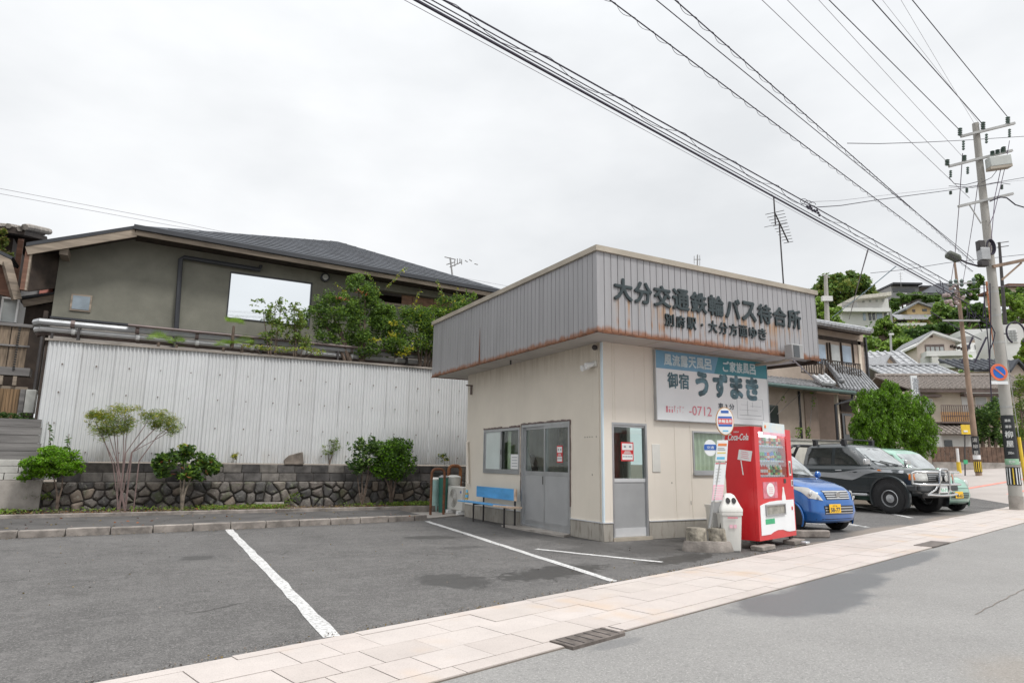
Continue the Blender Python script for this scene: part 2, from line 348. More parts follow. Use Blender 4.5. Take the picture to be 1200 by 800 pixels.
m_coping = mat('beige_coping', (.40, .355, .29), .6, var=.12, scale=2)
m_letter = mat('dark_green_letter', (.03, .045, .05), .5, var=.2, scale=8)
m_alu = mat('dull_aluminium', (.46, .47, .48), .4, metal=.6, var=.06, scale=4)
m_alupanel = mat('grey_door_panel', (.37, .375, .38), .5, metal=.1, var=.05, scale=2)
m_alulight = mat('pale_door_rail', (.62, .63, .64), .5, metal=.2, var=.05, scale=2)
m_white = mat('white_paint', (.76, .76, .75), .5, var=.04, scale=3)
m_offwhite = mat('off_white_plastic', (.66, .65, .61), .45, var=.06, scale=3)
m_ltblue = mat('pale_blue_corner_trim', (.66, .76, .82), .5, var=.04)
m_greyw = mat('room_wall', (.66, .62, .54), .9, var=.1)
m_floorin = mat('room_floor', (.4, .38, .35), .8)
m_curtain = mat('pale_green_curtain', (.58, .60, .45), .9, var=.08, scale=3)
m_frost = mat('frosted_pane', (.60, .66, .64), .25, var=.05, scale=2)
m_blueb = mat('sky_blue_board', (.10, .36, .68), .5, var=.12, scale=6, stretch=(1, .3, 1))
m_peel = mat('peeled_board', (.66, .5, .38), .8, var=.2, scale=9)
m_darkst = mat('dark_steel', (.05, .045, .045), .6, var=.2)
m_black = mat('black_rubber', (.018, .018, .019), .75, var=.1)
m_blackp = mat('black_plastic', (.028, .028, .03), .5, var=.1)
m_red = mat('vending_red', (.60, .008, .014), .35, var=.04, scale=2, coat=.3)
m_redprint = mat('red_print', (.60, .03, .035), .6)
m_redpale = mat('faded_red_print', (.72, .25, .3), .6)
m_blueprint = mat('blue_print', (.03, .12, .42), .6)
m_orprint = mat('orange_print', (.8, .25, .08), .6)
m_yelprint = mat('yellow_print', (.85, .68, .2), .6)
m_cyprint = mat('cyan_print', (.15, .5, .75), .6)
m_pkprint = mat('pink_print', (.85, .5, .58), .6)
m_inkgrey = mat('grey_ink', (.3, .32, .35), .6)
m_ink = mat('dark_ink', (.05, .07, .09), .6)
m_green = mat('green_print', (.06, .42, .2), .6)
m_signw = mat('sign_white', (.76, .78, .79), .45, var=.02)
m_signb = mat('sign_blue_band', (.17, .36, .52), .45, var=.05)
m_signt = mat('sign_teal_band', (.05, .25, .31), .45, var=.05)
m_signink = mat('sign_slate_letter', (.10, .19, .23), .5, var=.45, scale=5)
m_signcyan = mat('sign_pale_letter', (.58, .70, .74), .5)
m_greyhouse = mat('grey_green_render', (.20, .197, .163), .95, var=.1, scale=1.6, bump=.5, bscale=60)
m_wood = mat('pale_timber', (.31, .255, .20), .8, var=.25, scale=3, stretch=(.3, 1, 3), bump=.2)
m_woodred = mat('reddish_timber', (.17, .085, .055), .8, var=.25, scale=3, stretch=(.3, 1, 3))
m_wooddark = mat('dark_timber', (.05, .036, .028), .85, var=.3, scale=3)
m_woodgrey = mat('grey_timber', (.2, .19, .185), .9, var=.25, scale=2.5, stretch=(.25, 1, 4), bump=.3)
m_roofslate = mat('slate_roof', (.062, .068, .08), .75, var=.18, scale=2, bump=.4, bscale=20)
m_gutter = mat('dark_gutter', (.035, .038, .045), .45, var=.1)
m_pipe = mat('grey_pipe', (.42, .43, .44), .45, metal=.3, var=.1, scale=3)
m_pipew = mat('silver_pipe', (.62, .62, .62), .35, metal=.4, var=.08, scale=3)
m_pipeb = mat('brown_pipe', (.16, .12, .11), .6, var=.15)
m_tile = mat('grey_roof_tile', (.24, .245, .255), .5, var=.25, scale=6)
m_tile2 = mat('pale_roof_tile', (.36, .365, .375), .5, var=.15, scale=6)
m_tilebr = mat('brown_grey_tile', (.235, .20, .175), .7, var=.25, scale=7)
m_tileold = mat('old_mossy_tile', (.30, .27, .24), .85, var=.35, scale=6, bump=.6)
m_beige = mat('beige_render', (.42, .345, .285), .9, var=.08, scale=1.5, bump=.2)
m_beiged = mat('shutter_brown', (.28, .215, .175), .8, var=.08)
m_fwhite = mat('far_white_wall', (.68, .68, .66), .8, var=.06, scale=.4)
m_fyellow = mat('far_yellow_wall', (.66, .48, .25), .85, var=.06, scale=.4)
m_fpink = mat('far_pink_wall', (.66, .57, .50), .85, var=.06, scale=.4)
m_fcream = mat('far_cream_wall', (.66, .59, .49), .85, var=.08, scale=.5)
m_fgrey = mat('far_grey_wall', (.33, .33, .33), .85, var=.1, scale=.4)
m_orange = mat('orange_balcony', (.72, .42, .19), .8, var=.08)
m_brownf = mat('brown_fence_board', (.15, .095, .068), .85, var=.25, scale=4)
m_bamboo = mat('bamboo_screen', (.22, .14, .075), .85, var=.3, scale=5, stretch=(5, 5, .3))
m_poleC = mat('concrete_pole', (.40, .385, .355), .85, var=.12, scale=1.5, bump=.3, bscale=30, stretch=(1, 1, .4))
m_poleO = mat('old_brown_pole', (.30, .215, .16), .85, var=.25, scale=2, stretch=(1, 1, .4))
m_insul = mat('porcelain', (.12, .17, .15), .4)
m_steel = mat('galvanised_steel', (.42, .42, .41), .5, metal=.5, var=.1)
m_wire = mat('black_cable', (.03, .025, .045), .7, var=.05)
m_wirel = mat('grey_cable', (.22, .21, .24), .7, var=.05)
m_yel = mat('yellow_plate', (.85, .50, .02), .5, var=.03)
m_yelpaint = mat('yellow_paint', (.80, .56, .05), .6, var=.1)
m_bark = mat('bark', (.15, .11, .085), .9, var=.3, scale=8, bump=.6)
m_barkp = mat('pale_bark', (.30, .25, .2), .9, var=.3, scale=8, bump=.4)
m_rock = mat('grey_rock', (.19, .16, .135), .9, var=.3, scale=5, bump=1., bscale=18)
m_winglass = None
def glass(name, tint=(.9, .95, .94), refl=.12, rough=.02):
    m = bpy.data.materials.new(name); m.use_nodes = True; nt = m.node_tree; nt.nodes.clear()
    tr = N(nt, 'ShaderNodeBsdfTransparent'); tr.inputs[0].default_value = (*tint, 1)
    gl = N(nt, 'ShaderNodeBsdfGlossy'); gl.inputs['Roughness'].default_value = rough; gl.inputs[0].default_value = (1, 1, 1, 1)
    fr = N(nt, 'ShaderNodeLayerWeight'); p5 = N(nt, 'ShaderNodeMath', operation='POWER'); p5.inputs[1].default_value = 4; nt.links.new(fr.outputs['Facing'], p5.inputs[0])
    ad = N(nt, 'ShaderNodeMath', operation='ADD', use_clamp=True); ad.inputs[1].default_value = refl; nt.links.new(p5.outputs[0], ad.inputs[0])
    mx = N(nt, 'ShaderNodeMixShader'); nt.links.new(ad.outputs[0], mx.inputs[0]); nt.links.new(tr.outputs[0], mx.inputs[1]); nt.links.new(gl.outputs[0], mx.inputs[2])
    o = N(nt, 'ShaderNodeOutputMaterial'); nt.links.new(mx.outputs[0], o.inputs[0]); return m
m_glass = glass('window_glass', refl=.04)
m_cglass = glass('car_glass', (.42, .47, .46), .10)
m_cglassd = glass('tinted_car_glass', (.16, .17, .17), .05)
m_vglass = glass('vending_glass', (.96, .97, .98), .03)
m_mirrorg = mat('mirror_window', (.85, .88, .9), .04, metal=1., var=0.)
m_darkwin = mat('dark_window', (.05, .055, .06), .08, var=.1, scale=1, sp=.8)
m_bluewin = mat('sky_window', (.30, .38, .47), .08, var=.15, scale=1, sp=.9)
m_greywin = mat('curtained_window', (.42, .44, .43), .2, var=.1, scale=2)
m_lamp = mat('lamp_glass', (.55, .55, .53), .15, var=.1, scale=6, coat=.6)
m_amber = mat('amber_lamp', (.8, .22, .02), .2, coat=.6)
m_chrome = mat('chrome', (.72, .72, .72), .18, metal=1., var=.05)
m_satin = mat('satin_silver', (.55, .56, .57), .35, metal=.5, var=.05)
def leafmat(name, c, tr=.35, rough=.5):
    m = bpy.data.materials.new(name); m.use_nodes = True; nt = m.node_tree; b = nt.nodes['Principled BSDF']; b.inputs['Roughness'].default_value = rough
    b.inputs['Specular IOR Level'].default_value = .35
    s = noise_(nt, 2.3, detail=5, rough=.7); mx = N(nt, 'ShaderNodeMix', data_type='RGBA'); nt.links.new(rng_(nt, s, .3, .7), mx.inputs[0])
    mx.inputs[6].default_value = (c[0]*.68, c[1]*.72, c[2]*.7, 1); mx.inputs[7].default_value = (min(1, c[0]*1.3), min(1, c[1]*1.22), c[2], 1)
    nt.links.new(mx.outputs[2], b.inputs['Base Color'])
    t = N(nt, 'ShaderNodeBsdfTranslucent'); nt.links.new(mx.outputs[2], t.inputs[0]); ms = N(nt, 'ShaderNodeMixShader'); ms.inputs[0].default_value = tr
    o = nt.nodes['Material Output']; nt.links.new(b.outputs[0], ms.inputs[1]); nt.links.new(t.outputs[0], ms.inputs[2]); nt.links.new(ms.outputs[0], o.inputs[0]); return m
L_mid = leafmat('leaf_mid_green', (.095, .175, .035)); L_dark = leafmat('leaf_dark_green', (.05, .105, .03)); L_light = leafmat('leaf_light_green', (.20, .33, .04))
L_bright = leafmat('leaf_bright_green', (.16, .36, .015)); L_yel = leafmat('leaf_yellow', (.42, .40, .04)); L_red = leafmat('leaf_reddish', (.30, .11, .05))
L_olive = leafmat('leaf_olive', (.19, .23, .05)); L_palm = leafmat('leaf_palm', (.22, .38, .03)); L_dry = leafmat('leaf_dry', (.22, .17, .08))
L_conif = leafmat('leaf_conifer', (.125, .25, .02)); L_hill = leafmat('leaf_hill', (.17, .29, .07)); L_hill2 = leafmat('leaf_hill_light', (.27, .40, .10)); L_hilld = leafmat('leaf_hill_dark', (.10, .18, .055))
# ------------------------------------------------------------------ ground, road, pavement, parking lot
def smooth(a, b, x): t = max(0., min(1., (x-a)/(b-a))); return t*t*(3-2*t)
def gz(x, y):                     # height of the street level: it climbs beyond the parking lot
    return max(0., x-25.5)*.075*smooth(25.5, 30, x)
def interp(x, xs, ys): return float(np.interp(x, xs, ys))
DEP = [0, 24, 36, 48, 60, 80, 100, 120, 150, 190, 240]
HZ = [0, 0, 1.0, 2.6, 5.5, 12., 19.5, 27., 38., 45., 47.]
def depth_az(x, y):
    return x*math.cos(AZ)+y*math.sin(AZ), math.degrees(AZ-math.atan2(y, x))
def hill_z(x, y):
    d, a = depth_az(x, y)                     # a > 0: right of the view axis
    k = smooth(19, 26, a)
    return interp(d, DEP, HZ)*k + (1-k)*(-.02 if d < 60 else -.3)
grid = MB(); vs = []; fs = []
rs = [0, 8, 16, 24, 30, 36, 42, 50, 60, 70, 80, 90, 100, 110, 120, 135, 150, 170, 200, 250, 400, 900, 2000]
az_ = [R(a) for a in range(0, 360, 4)]
for r_ in rs:
    for a in az_:
        x, y = r_*math.cos(a), r_*math.sin(a); z = -.06
        d, q = depth_az(x, y)
        if r_ > 22 and d > 20 and x > 10 and q < 60: z = -.06 + hill_z(x, y)*.9
        vs.append((x, y, z))
na = len(az_)
for k in range(len(rs)-1):
    for i in range(na):
        j = (i+1) % na; fs.append((k*na+i, (k+1)*na+i, (k+1)*na+j, k*na+j))
grid.add(vs, fs)
g = struct(grid.build('ground', m_ground, smooth=True, ang=0), 'bare earth ground under the whole neighbourhood')

RS = .257; RA = math.atan(RS)
RO = Vector((1.31, 3.69, 0)); ru = Vector((math.cos(RA), math.sin(RA), 0)); rv = Vector((-math.sin(RA), math.cos(RA), 0))
def rp(u, v, z=0.): p = RO + ru*u + rv*v; return (p.x, p.y, z)
def swid(u): return 1.25+.0150*u
RISE0 = 25.
def rz_(u): return max(0., u-25.)*.006
road = MB(); us = [-60, -20, 0, 25, 35, 60, 140]
road.rings([[rp(u, -9, -.010+rz_(u)) , rp(u, .0, -.010+rz_(u))] for u in us], caps=False, closed=False)
struct(road.build('road', m_road), 'light grey asphalt road with a damp patch along the pavement')
# long fine crack in the road
cr_ = MB(); pa = onZ(1142, 719, -.005); pb = onZ(1215, 681, -.005)
n_ = 14; P_ = [pa.lerp(pb, k/n_)+rv*random.uniform(-.015, .015) for k in range(n_+1)]
cr_.rings([[p-rv*.004, p+rv*.004] for p in P_], caps=False, closed=False)
struct(cr_.build('road_crack', m_joint), 'fine dark crack running along the grey road')

# parking lot sheet
lot = MB()
xs = [-16, -8, 0, 4, 8, 12, 16, 20, 24, 27, 30, 34]
def inner(x):                     # pavement's inner edge at x
    u = (x-RO.x)/ru.x; p = Vector(rp(u, swid(u))); return p.x, p.y
row0 = [(inner(x)[0], inner(x)[1]+.0, 0+gz(x, 0)*.3) for x in xs]; row1 = [(x, 17., gz(x, 0)) for x in xs]
fs = []; lot.add(row0+row1, [(i, i+1, len(xs)+i+1, len(xs)+i) for i in range(len(xs)-1)])
struct(lot.build('parking_lot', m_lot), 'worn cracked asphalt parking lot in front of the waiting room')
# street going up behind the cars
st = MB(); st.rings([[(x, 9.8+(x-25)*.05, .006+gz(x, 0)*(.3 if x < 27 else 1)*1.), (x, 24, .006+gz(x, 0))] for x in (27, 30, 34, 40, 46, 52)], caps=False, closed=False)
struct(st.build('side_street', mat('pale_side_street', (.40, .36, .335), .85, var=.06, scale=.8, bump=.3)), 'pale side street rising behind the parked cars')
for yy, wd_ in ((15.3, .12), (13.2, .1)):
    rl = MB(); rl.rings([[(x, yy+(x-30)*.02, .012+gz(x, 0)), (x, yy+wd_*2.5+(x-30)*.02, .012+gz(x, 0))] for x in (28.5, 30, 34, 40, 46)], caps=False, closed=False)
    struct(rl.build('red_road_line', m_redpaint), 'faded red line across the pale side street' if yy > 14 else 'second faded red line nearer the concrete pole')

# pavement slabs
sw = MB(); ul = [-22, -10, 0, 10, 20, 25, 34]
sw.rings([[rp(u, 0, -.002+rz_(u)), rp(u, swid(u), -.002+rz_(u))] for u in ul], caps=False, closed=False)
sw.rings([[rp(u, 0, -.002+rz_(u)), rp(u, 0, -.05+rz_(u))] for u in ul], caps=False, closed=False)
side = struct(sw.build('pavement', m_joint), 'pinkish slab pavement between the parking lot and the road')
def slab_at(u0, u1, v0, v1, mi, gap=.004, h=.010):
    b = MB(); z = h+random.uniform(-.0015, .0015); g_ = gap
    c = [rp(u0+g_, v0+g_), rp(u1-g_, v0+g_), rp(u1-g_, v1-g_), rp(u0+g_, v1-g_)]
    zz = rz_((u0+u1)/2)
    b.prism([(x, y, -.004+zz) for x, y, _ in c], (0, 0, z))
    return b.build('paving_slab', m_slab[mi], side)
GC0, GC1 = 1.42, 2.03                       # gutter cover interval along the road side
u = -3.0
cnt = 0
def strip(v0f, v1f, L0, L1, umax, skip=None, u0=None):
    global cnt
    u = -3.0 - random.random()*.3 if u0 is None else u0
    while u < umax:
        L = random.choice(L0) if u < 14 else L1
        um = u+L/2; w_ = swid(um)
        if not (skip and um > skip[0] and um < skip[1]):
            slab_at(u, u+L, v0f(w_), v1f(w_), random.choice([0, 0, 1, 2, 3, 2]), .0035 if u < 14 else .005); cnt += 1
        u += L
B_ = .15
strip(lambda w_: 0.0, lambda w_: B_, [.872], 1.8, GC0-.1, None, GC0-.872*5)
strip(lambda w_: 0.0, lambda w_: B_, [.9], 1.8, 30, None, GC1)
strip(lambda w_: w_-.11, lambda w_: w_, [.9], 1.8, 30)
for k in range(3):
    strip(lambda w_, k=k: B_+(w_-B_-.11)*k/3, lambda w_, k=k: B_+(w_-B_-.11)*(k+1)/3, [.6, .6, .45, .6, .3], .75, 30)
gc = thing('gutter_cover', 'dark steel gutter cover let into the pavement edge', 'drain cover', rp((GC0+GC1)/2, .1))
b = MB(); b.prism([rp(GC0+.01, -.07, -.02), rp(GC1-.01, -.07, -.02), rp(GC1-.01, .15, -.02), rp(GC0+.01, .15, -.02)], (0, 0, .032)); b.build('cover_plate', mat('rusty_steel_plate', (.17, .145, .13), .6, metal=.3, var=.25, scale=9), gc)
b = MB()
for k in range(7):
    uu = GC0+.05+k*.1; b.prism([rp(uu, -.05, .012), rp(uu+.008, -.05, .012), rp(uu+.008, .13, .012), rp(uu, .13, .012)], (0, 0, .003))
b.build('raised_rib', m_darkst, gc)
g2 = thing('gutter_cover', 'small dark gutter cover farther up the pavement edge near the damp road', 'drain cover', onZ(1108, 637, .0))
cc = onZ(1104, 638.5, .0); b = MB(); b.prism([cc-ru*.5+rv*.0, cc+ru*.5, cc+ru*.5+rv*.28, cc-ru*.5+rv*.28], (0, 0, .014)); b.build('cover_plate', MATS['rusty_steel_plate'], g2)

# painted parking lines, 4 mm above the asphalt, with worn edges
def line(p, q, wd, label, seg=24):
    p = Vector(p); q = Vector(q); d = (q-p).normalized(); s_ = Vector((-d.y, d.x, 0)); b = MB(); L = []
    for k in range(seg+1):
        c = p.lerp(q, k/seg); j1, j2 = random.uniform(-.012, .012), random.uniform(-.012, .012)
        L.append([c-s_*(wd/2+j1)+Vector((0, 0, .004)), c+s_*(wd/2+j2)+Vector((0, 0, .004))])
    b.rings(L, caps=False, closed=False); return struct(b.build('parking_line', m_paint), label)
line(onZ(262, 614), onZ(390, 746), .12, 'worn white parking line nearest the left, across two bays')
line(onZ(500, 610.5), onZ(720, 681), .11, 'long white parking line from the kerb end past the waiting room')
line(onZ(628, 643), onZ(776, 658.5), .10, 'short white line branching towards the corner of the waiting room')
line(onZ(930, 602), onZ(1016, 617.5), .13, 'white parking line between blue car and dark pickup')
line(onZ(960, 584), onZ(1068, 606.5), .13, 'white parking line under the dark pickup')
line(onZ(1060, 582), onZ(1132, 594), .13, 'white parking line beside the pale green car')
line(onZ(935, 612.5), onZ(1015, 616.5), .10, 'white bay end line in front of the blue car')

# kerb, raised strip, flower bed
kp = [(-14, 12.2), (-6, 12.6), (-1.79, 12.93), (-.73, 12.97), (1.23, 13.11), (3.6, 13.42), (5.55, 13.72)]
ky = lambda x: float(np.interp(x, [a for a, _ in kp], [b for _, b in kp]))
kerb = thing('kerb', 'weathered concrete kerb along the back of the parking lot', 'kerb', (0, 13, 0))
x = -13.
while x < 5.5:
    L = min(.62 if x > -3 else 1.2, 5.55-x); a = (x+.006, ky(x)); b_ = (x+L-.006, ky(x+L)); z = .115+random.uniform(-.006, .006)
    b = MB(); b.prism([(a[0], a[1], -.02), (b_[0], b_[1], -.02), (b_[0], b_[1]+.16, -.02), (a[0], a[1]+.16, -.02)], (0, 0, z+.02)); b.build('kerb_stone', m_kerb, kerb, bevel=.012, seg=1); x += L
b = MB(); xs = [-14, -6, -1.79, 1.23, 3.6, 5.5]
b.rings([[(x, ky(x)+.155, .095), (x, 15.62, .10)] for x in xs], caps=False, closed=False); b.quad((5.5, ky(5.5)+.155, .095), (5.5, 15.62, .1), (5.53, 15.62, -.0), (5.53, ky(5.5)+.155, -.0))
struct(b.build('raised_asphalt_strip', mat('dark_asphalt_strip', (.085, .08, .077), .9, var=.2, scale=2, bump=.6, bscale=120)), 'dark asphalt strip between kerb and flower bed')
b = MB(); b.box(-14, 7.6, 15.6, 15.7, 0, .17); ek = tag(b.build('bed_edging', m_kerb, bevel=.01, seg=1), 'thin concrete edging along the foot of the planted bed', 'edging')
b = MB(); xs = np.linspace(-14, 7.6, 90); b.rings([[(x, 15.7+k*.16, .14+.03*math.sin(x*3+k)+random.uniform(-.012, .012)) for k in range(7)] for x in xs], caps=False, closed=False)
struct(b.build('bed_soil', m_soil), 'dark soil of the narrow planted bed before the stone wall')
b = MB(); b.prism([(5.55, 13.9, .004), (7.0, 14.6, .004), (7.2, 16.2, .004), (5.55, 16.2, .004)], (0, 0, .02)); struct(b.build('concrete_apron', m_conc), 'bare concrete apron at the corner behind the waiting room')
# ------------------------------------------------------------------ the bus waiting room
WX, WY = 6.695, 8.91; WX1, WY1 = 10.78, 14.25; WT = 3.31
FX0, FX1, FY0, FY1, FT = 6.05, 11.42, 8.15, 14.99, 4.70
wr = thing('waiting_room', 'single storey cream bus waiting room with ribbed grey steel parapet and dark Japanese letters', 'building', (WX, WY, 0))
DX0, DX1, DZ = 6.885, 7.64, 1.945             # front door
NX0, NX1, NZ0, NZ1 = 8.71, 9.75, 1.12, 1.86   # front window
LY0, LY1, LZ = 9.87, 11.61, 2.0               # side sliding doors
SY0, SY1, SZ0, SZ1 = 11.70, 13.32, 1.02, 1.96 # side window
T = .10; P = .29
b = MB()                                       # front wall above the plinth, built round its openings
for x0, x1, z0, z1 in ((WX+.02, DX0, P, WT), (DX0, DX1, DZ, WT), (DX1, NX0, P, WT), (NX0, NX1, P, NZ0), (NX0, NX1, NZ1, WT), (NX1, WX1, P, WT)): b.box(x0, x1, WY, WY+T, z0, z1)
b.build('front_wall', m_cream2, wr)
b = MB()
for y0, y1, z0, z1 in ((WY+T, LY0, P, WT), (LY0, LY1, LZ, WT), (LY1, SY0, P, WT), (SY0, SY1, P, SZ0), (SY0, SY1, SZ1, WT), (SY1, WY1, P, WT)): b.box(WX, WX+T, y0, y1, z0, z1)
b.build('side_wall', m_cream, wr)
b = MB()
for y0, y1, z0, z1 in ((WY+T, 9.9, P, WT), (13.2, WY1, P, WT), (9.9, 13.2, P, .9), (9.9, 13.2, 2.35, WT)): b.box(WX1-T, WX1, y0, y1, z0, z1)  # opening in the unseen end wall, added to let light into the room
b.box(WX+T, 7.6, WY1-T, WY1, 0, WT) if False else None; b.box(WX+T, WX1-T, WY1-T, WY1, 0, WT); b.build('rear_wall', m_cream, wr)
b = MB()
for x0, x1 in ((WX-.012, DX0-.01), (DX1+.01, WX1)): b.box(x0, x1, WY-.012, WY+T, 0, P-.003)
b.box(WX-.012, WX+T, WY+T, LY0, 0, P-.003); b.box(WX-.012, WX+T, LY1+.02, WY1, 0, P-.003); b.box(WX1-T, WX1, WY+T, WY1, 0, P-.003)
b.build('plinth', m_plinth, wr, bevel=.006, seg=1)
# drip rail above the plinth
b = MB()
for x0, x1 in ((WX-.02, DX0-.01), (DX1+.01, WX1)): b.box(x0, x1, WY-.022, WY-.001, P, P+.018)
b.box(WX-.022, WX-.001, WY+.0, LY0, P, P+.018); b.box(WX-.022, WX-.001, LY1+.02, WY1, P, P+.018); b.build('drip_rail', m_alulight, wr)
b = MB(); b.box(WX-.008, WX+.02, WY-.008, WY+.035, P+.02, WT-.01); b.build('corner_trim', m_ltblue, wr)
for x in (7.74, 8.02, 7.66): pass
for x in (6.905, 6.955, 7.62): bxo('joint_strip', x, x+.012, WY-.006, WY, DZ+.04, WT-.002, m_cream2, wr)
for x in (8.28, 8.66): bxo('joint_strip', x, x+.012, WY-.006, WY, P+.02, 2.0, m_cream2, wr)
# floor and ceiling of the room
b = MB(); b.box(WX+T, WX1-T, WY+T, WY1-T, .0, .04); b.build('floor', m_floorin, wr)
b = MB(); b.box(WX+T, WX1-T, WY+T, WY1-T, 2.55, 2.6); b.build('ceiling', m_white, wr)
bxo('added_window_pane', WX1-.06, WX1-.05, 9.9, 13.2, .9, 2.35, m_glass, wr)  # unseen pane, added with the opening that brightens the room
b = MB(); y = WY+.3
for k in range(34):
    y = WY+T+k*.15
    for z0, z1 in (((.05, 2.54),) if y < 9.75 or y > 13.2 else ((.05, .9), (2.35, 2.54))): b.box(WX1-T-.012, WX1-T, y, y+.13, z0, z1)
for k in range(25): b.box(WX+T+.02+k*.15, WX+T+.02+k*.15+.13, WY1-T-.012, WY1-T, .05, 2.54)
b.build('room_panelling', m_greyw, wr)
# soffit and parapet box
b = MB(); b.box(FX0+.02, FX1-.02, FY0+.02, FY1-.02, WT, WT+.05); b.build('soffit', m_soffit, wr)
b = MB()
for y in (9.9, 11.4, 12.9): b.box(FX0+.03, WX-.0, y, y+.015, WT-.004, WT)
for x in (7.5, 9.): b.box(x, x+.015, FY0+.03, WY, WT-.004, WT)
b.build('soffit_joint', m_coping, wr)
b = MB(); b.box(FX0+.05, FX1-.05, FY0+.05, FY1-.05, 4.4, 4.45); b.build('roof_deck', m_fgrey, wr)
def ribs(p0, d, n_, L, z0, z1, pitch=.137, name='cladding'):
    """standing boards with narrow recessed joints"""
    b = MB(); d = Vector(d); n_ = Vector(n_); k = 0; s_ = 0.
    while s_ < L-.01:
        w_ = min(pitch, L-s_); j = random.uniform(-.0015, .0015)
        prof = [(s_, -.012), (s_+.008, -.012), (s_+.011, j), (s_+w_-.003, j), (s_+w_, -.012)]
        for (a0, h0), (a1, h1) in zip(prof[:-1], prof[1:]):
            q0 = Vector(p0)+d*a0+n_*h0; q1 = Vector(p0)+d*a1+n_*h1
            b.quad((q0.x, q0.y, z0), (q1.x, q1.y, z0), (q1.x, q1.y, z1), (q0.x, q0.y, z1))
        s_ += pitch
    b.box(0, .001, 0, .001, 0, .001) if False else None
    me = bpy.data.meshes.new(name); me.from_pydata(b.v, [], b.f); finish(me, m_clad); return link_mesh(name, me, wr)
ribs((FX0, FY0, 0), (1, 0, 0), (0, -1, 0), FX1-FX0, WT-.02, FT-.09, name='front_cladding')
ribs((FX0, FY1, 0), (0, -1, 0), (-1, 0, 0), FY1-FY0, WT-.02, FT-.09, name='side_cladding')
ribs((FX1, FY0, 0), (0, 1, 0), (1, 0, 0), FY1-FY0, WT-.02, FT-.09, name='end_cladding')
ribs((FX1, FY1, 0), (-1, 0, 0), (0, 1, 0), FX1-FX0, WT-.02, FT-.09, name='rear_cladding')
b = MB(); b.box(FX0+.015, FX1-.015, FY0+.015, FY0+.03, WT+.05, FT-.02); b.box(FX0+.015, FX0+.03, FY0+.03, FY1-.03, WT+.05, FT-.02); b.box(FX1-.03, FX1-.015, FY0+.03, FY1-.03, WT+.05, FT-.02); b.box(FX0+.015, FX1-.015, FY1-.03, FY1-.015, WT+.05, FT-.02)
b.build('parapet_core', m_clad, wr)
b = MB()
b.box(FX0-.04, FX1+.04, FY0-.04, FY0+.14, FT-.09, FT); b.box(FX0-.04, FX0+.14, FY0+.14, FY1+.04, FT-.09, FT); b.box(FX1-.14, FX1+.04, FY0+.14, FY1+.04, FT-.09, FT); b.box(FX0+.14, FX1-.14, FY1-.1, FY1+.04, FT-.09, FT)
b.build('coping', m_coping, wr)
b = MB()
for s_ in range(54):                                     # ragged rusty lower edge
    x = FX0-.012+s_*.1; b.box(x, min(x+.1, FX1+.012), FY0-.018, FY0+.01, WT-.03-random.random()*.006, WT+random.uniform(-.006, .012))
for s_ in range(69):
    y = FY0+.01+s_*.1; b.box(FX0-.018, FX0+.01, y, min(y+.1, FY1), WT-.03-random.random()*.005, WT+random.uniform(-.016, .002))
b.build('rusty_lower_edge', m_rust, wr)
b = MB(); b.prism([(FX0-.006, 12.36, WT+.0), (FX0-.006, 12.30, WT+.0), (FX0-.006, 12.33, WT+.78)], (-.004, 0, 0)); b.build('rust_streak', m_rust, wr)
b = MB(); b.box(FX1-.5, FX1+.01, FY0+.2, FY0+.24, WT-.06, WT-.03); b.bar((10.85, 8.95, WT-.12), (FX1, 8.2, WT-.05), .05, .06); b.bar((10.85, 9.6, WT-.12), (FX1, 9.6, WT-.04), .05, .06); b.build('soffit_bracket', m_wooddark, wr)
# letters: every character is a piece of its own
y_ = FY0-.004
text_row('大分交通鉄輪バス待合所', 'letter', (6.37, y_, 3.845), (1, 0, 0), (0, 0, 1), .4165, .38, .375, m_letter, wr, depth=.02, bold=.033)
text_row('別府駅・大分方面ゆき', 'small_letter', (7.43, y_, 3.535), (1, 0, 0), (0, 0, 1), .2525, .205, .215, m_letter, wr, depth=.02, bold=.022)
# front door
dr = bxo('door_panel', DX0+.03, DX1-.03, WY+.03, WY+.06, .10, .95, m_alupanel, wr)
b = MB(); b.box(DX0, DX0+.035, WY-.008, WY+.09, .03, DZ); b.box(DX1-.035, DX1, WY-.008, WY+.09, .03, DZ); b.box(DX0+.035, DX1-.035, WY-.006, WY+.088, DZ-.04, DZ); b.build('door_frame', m_alu, wr)
b = MB(); b.box(DX0+.035, DX1-.035, WY+.02, WY+.07, .95, 1.01); b.box(DX0+.035, DX1-.035, WY+.022, WY+.068, .06, .2); b.box(DX0+.035, DX1-.035, WY+.02, WY+.07, DZ-.075, DZ-.041); b.build('door_rail', m_alulight, wr)
bxo('glass', DX0+.035, DX1-.035, WY+.04, WY+.046, 1.01, DZ-.075, m_glass, wr)
bxo('threshold', DX0-.01, DX1+.06, WY-.03, WY+.1, .0, .055, m_peel and m_coping, wr)
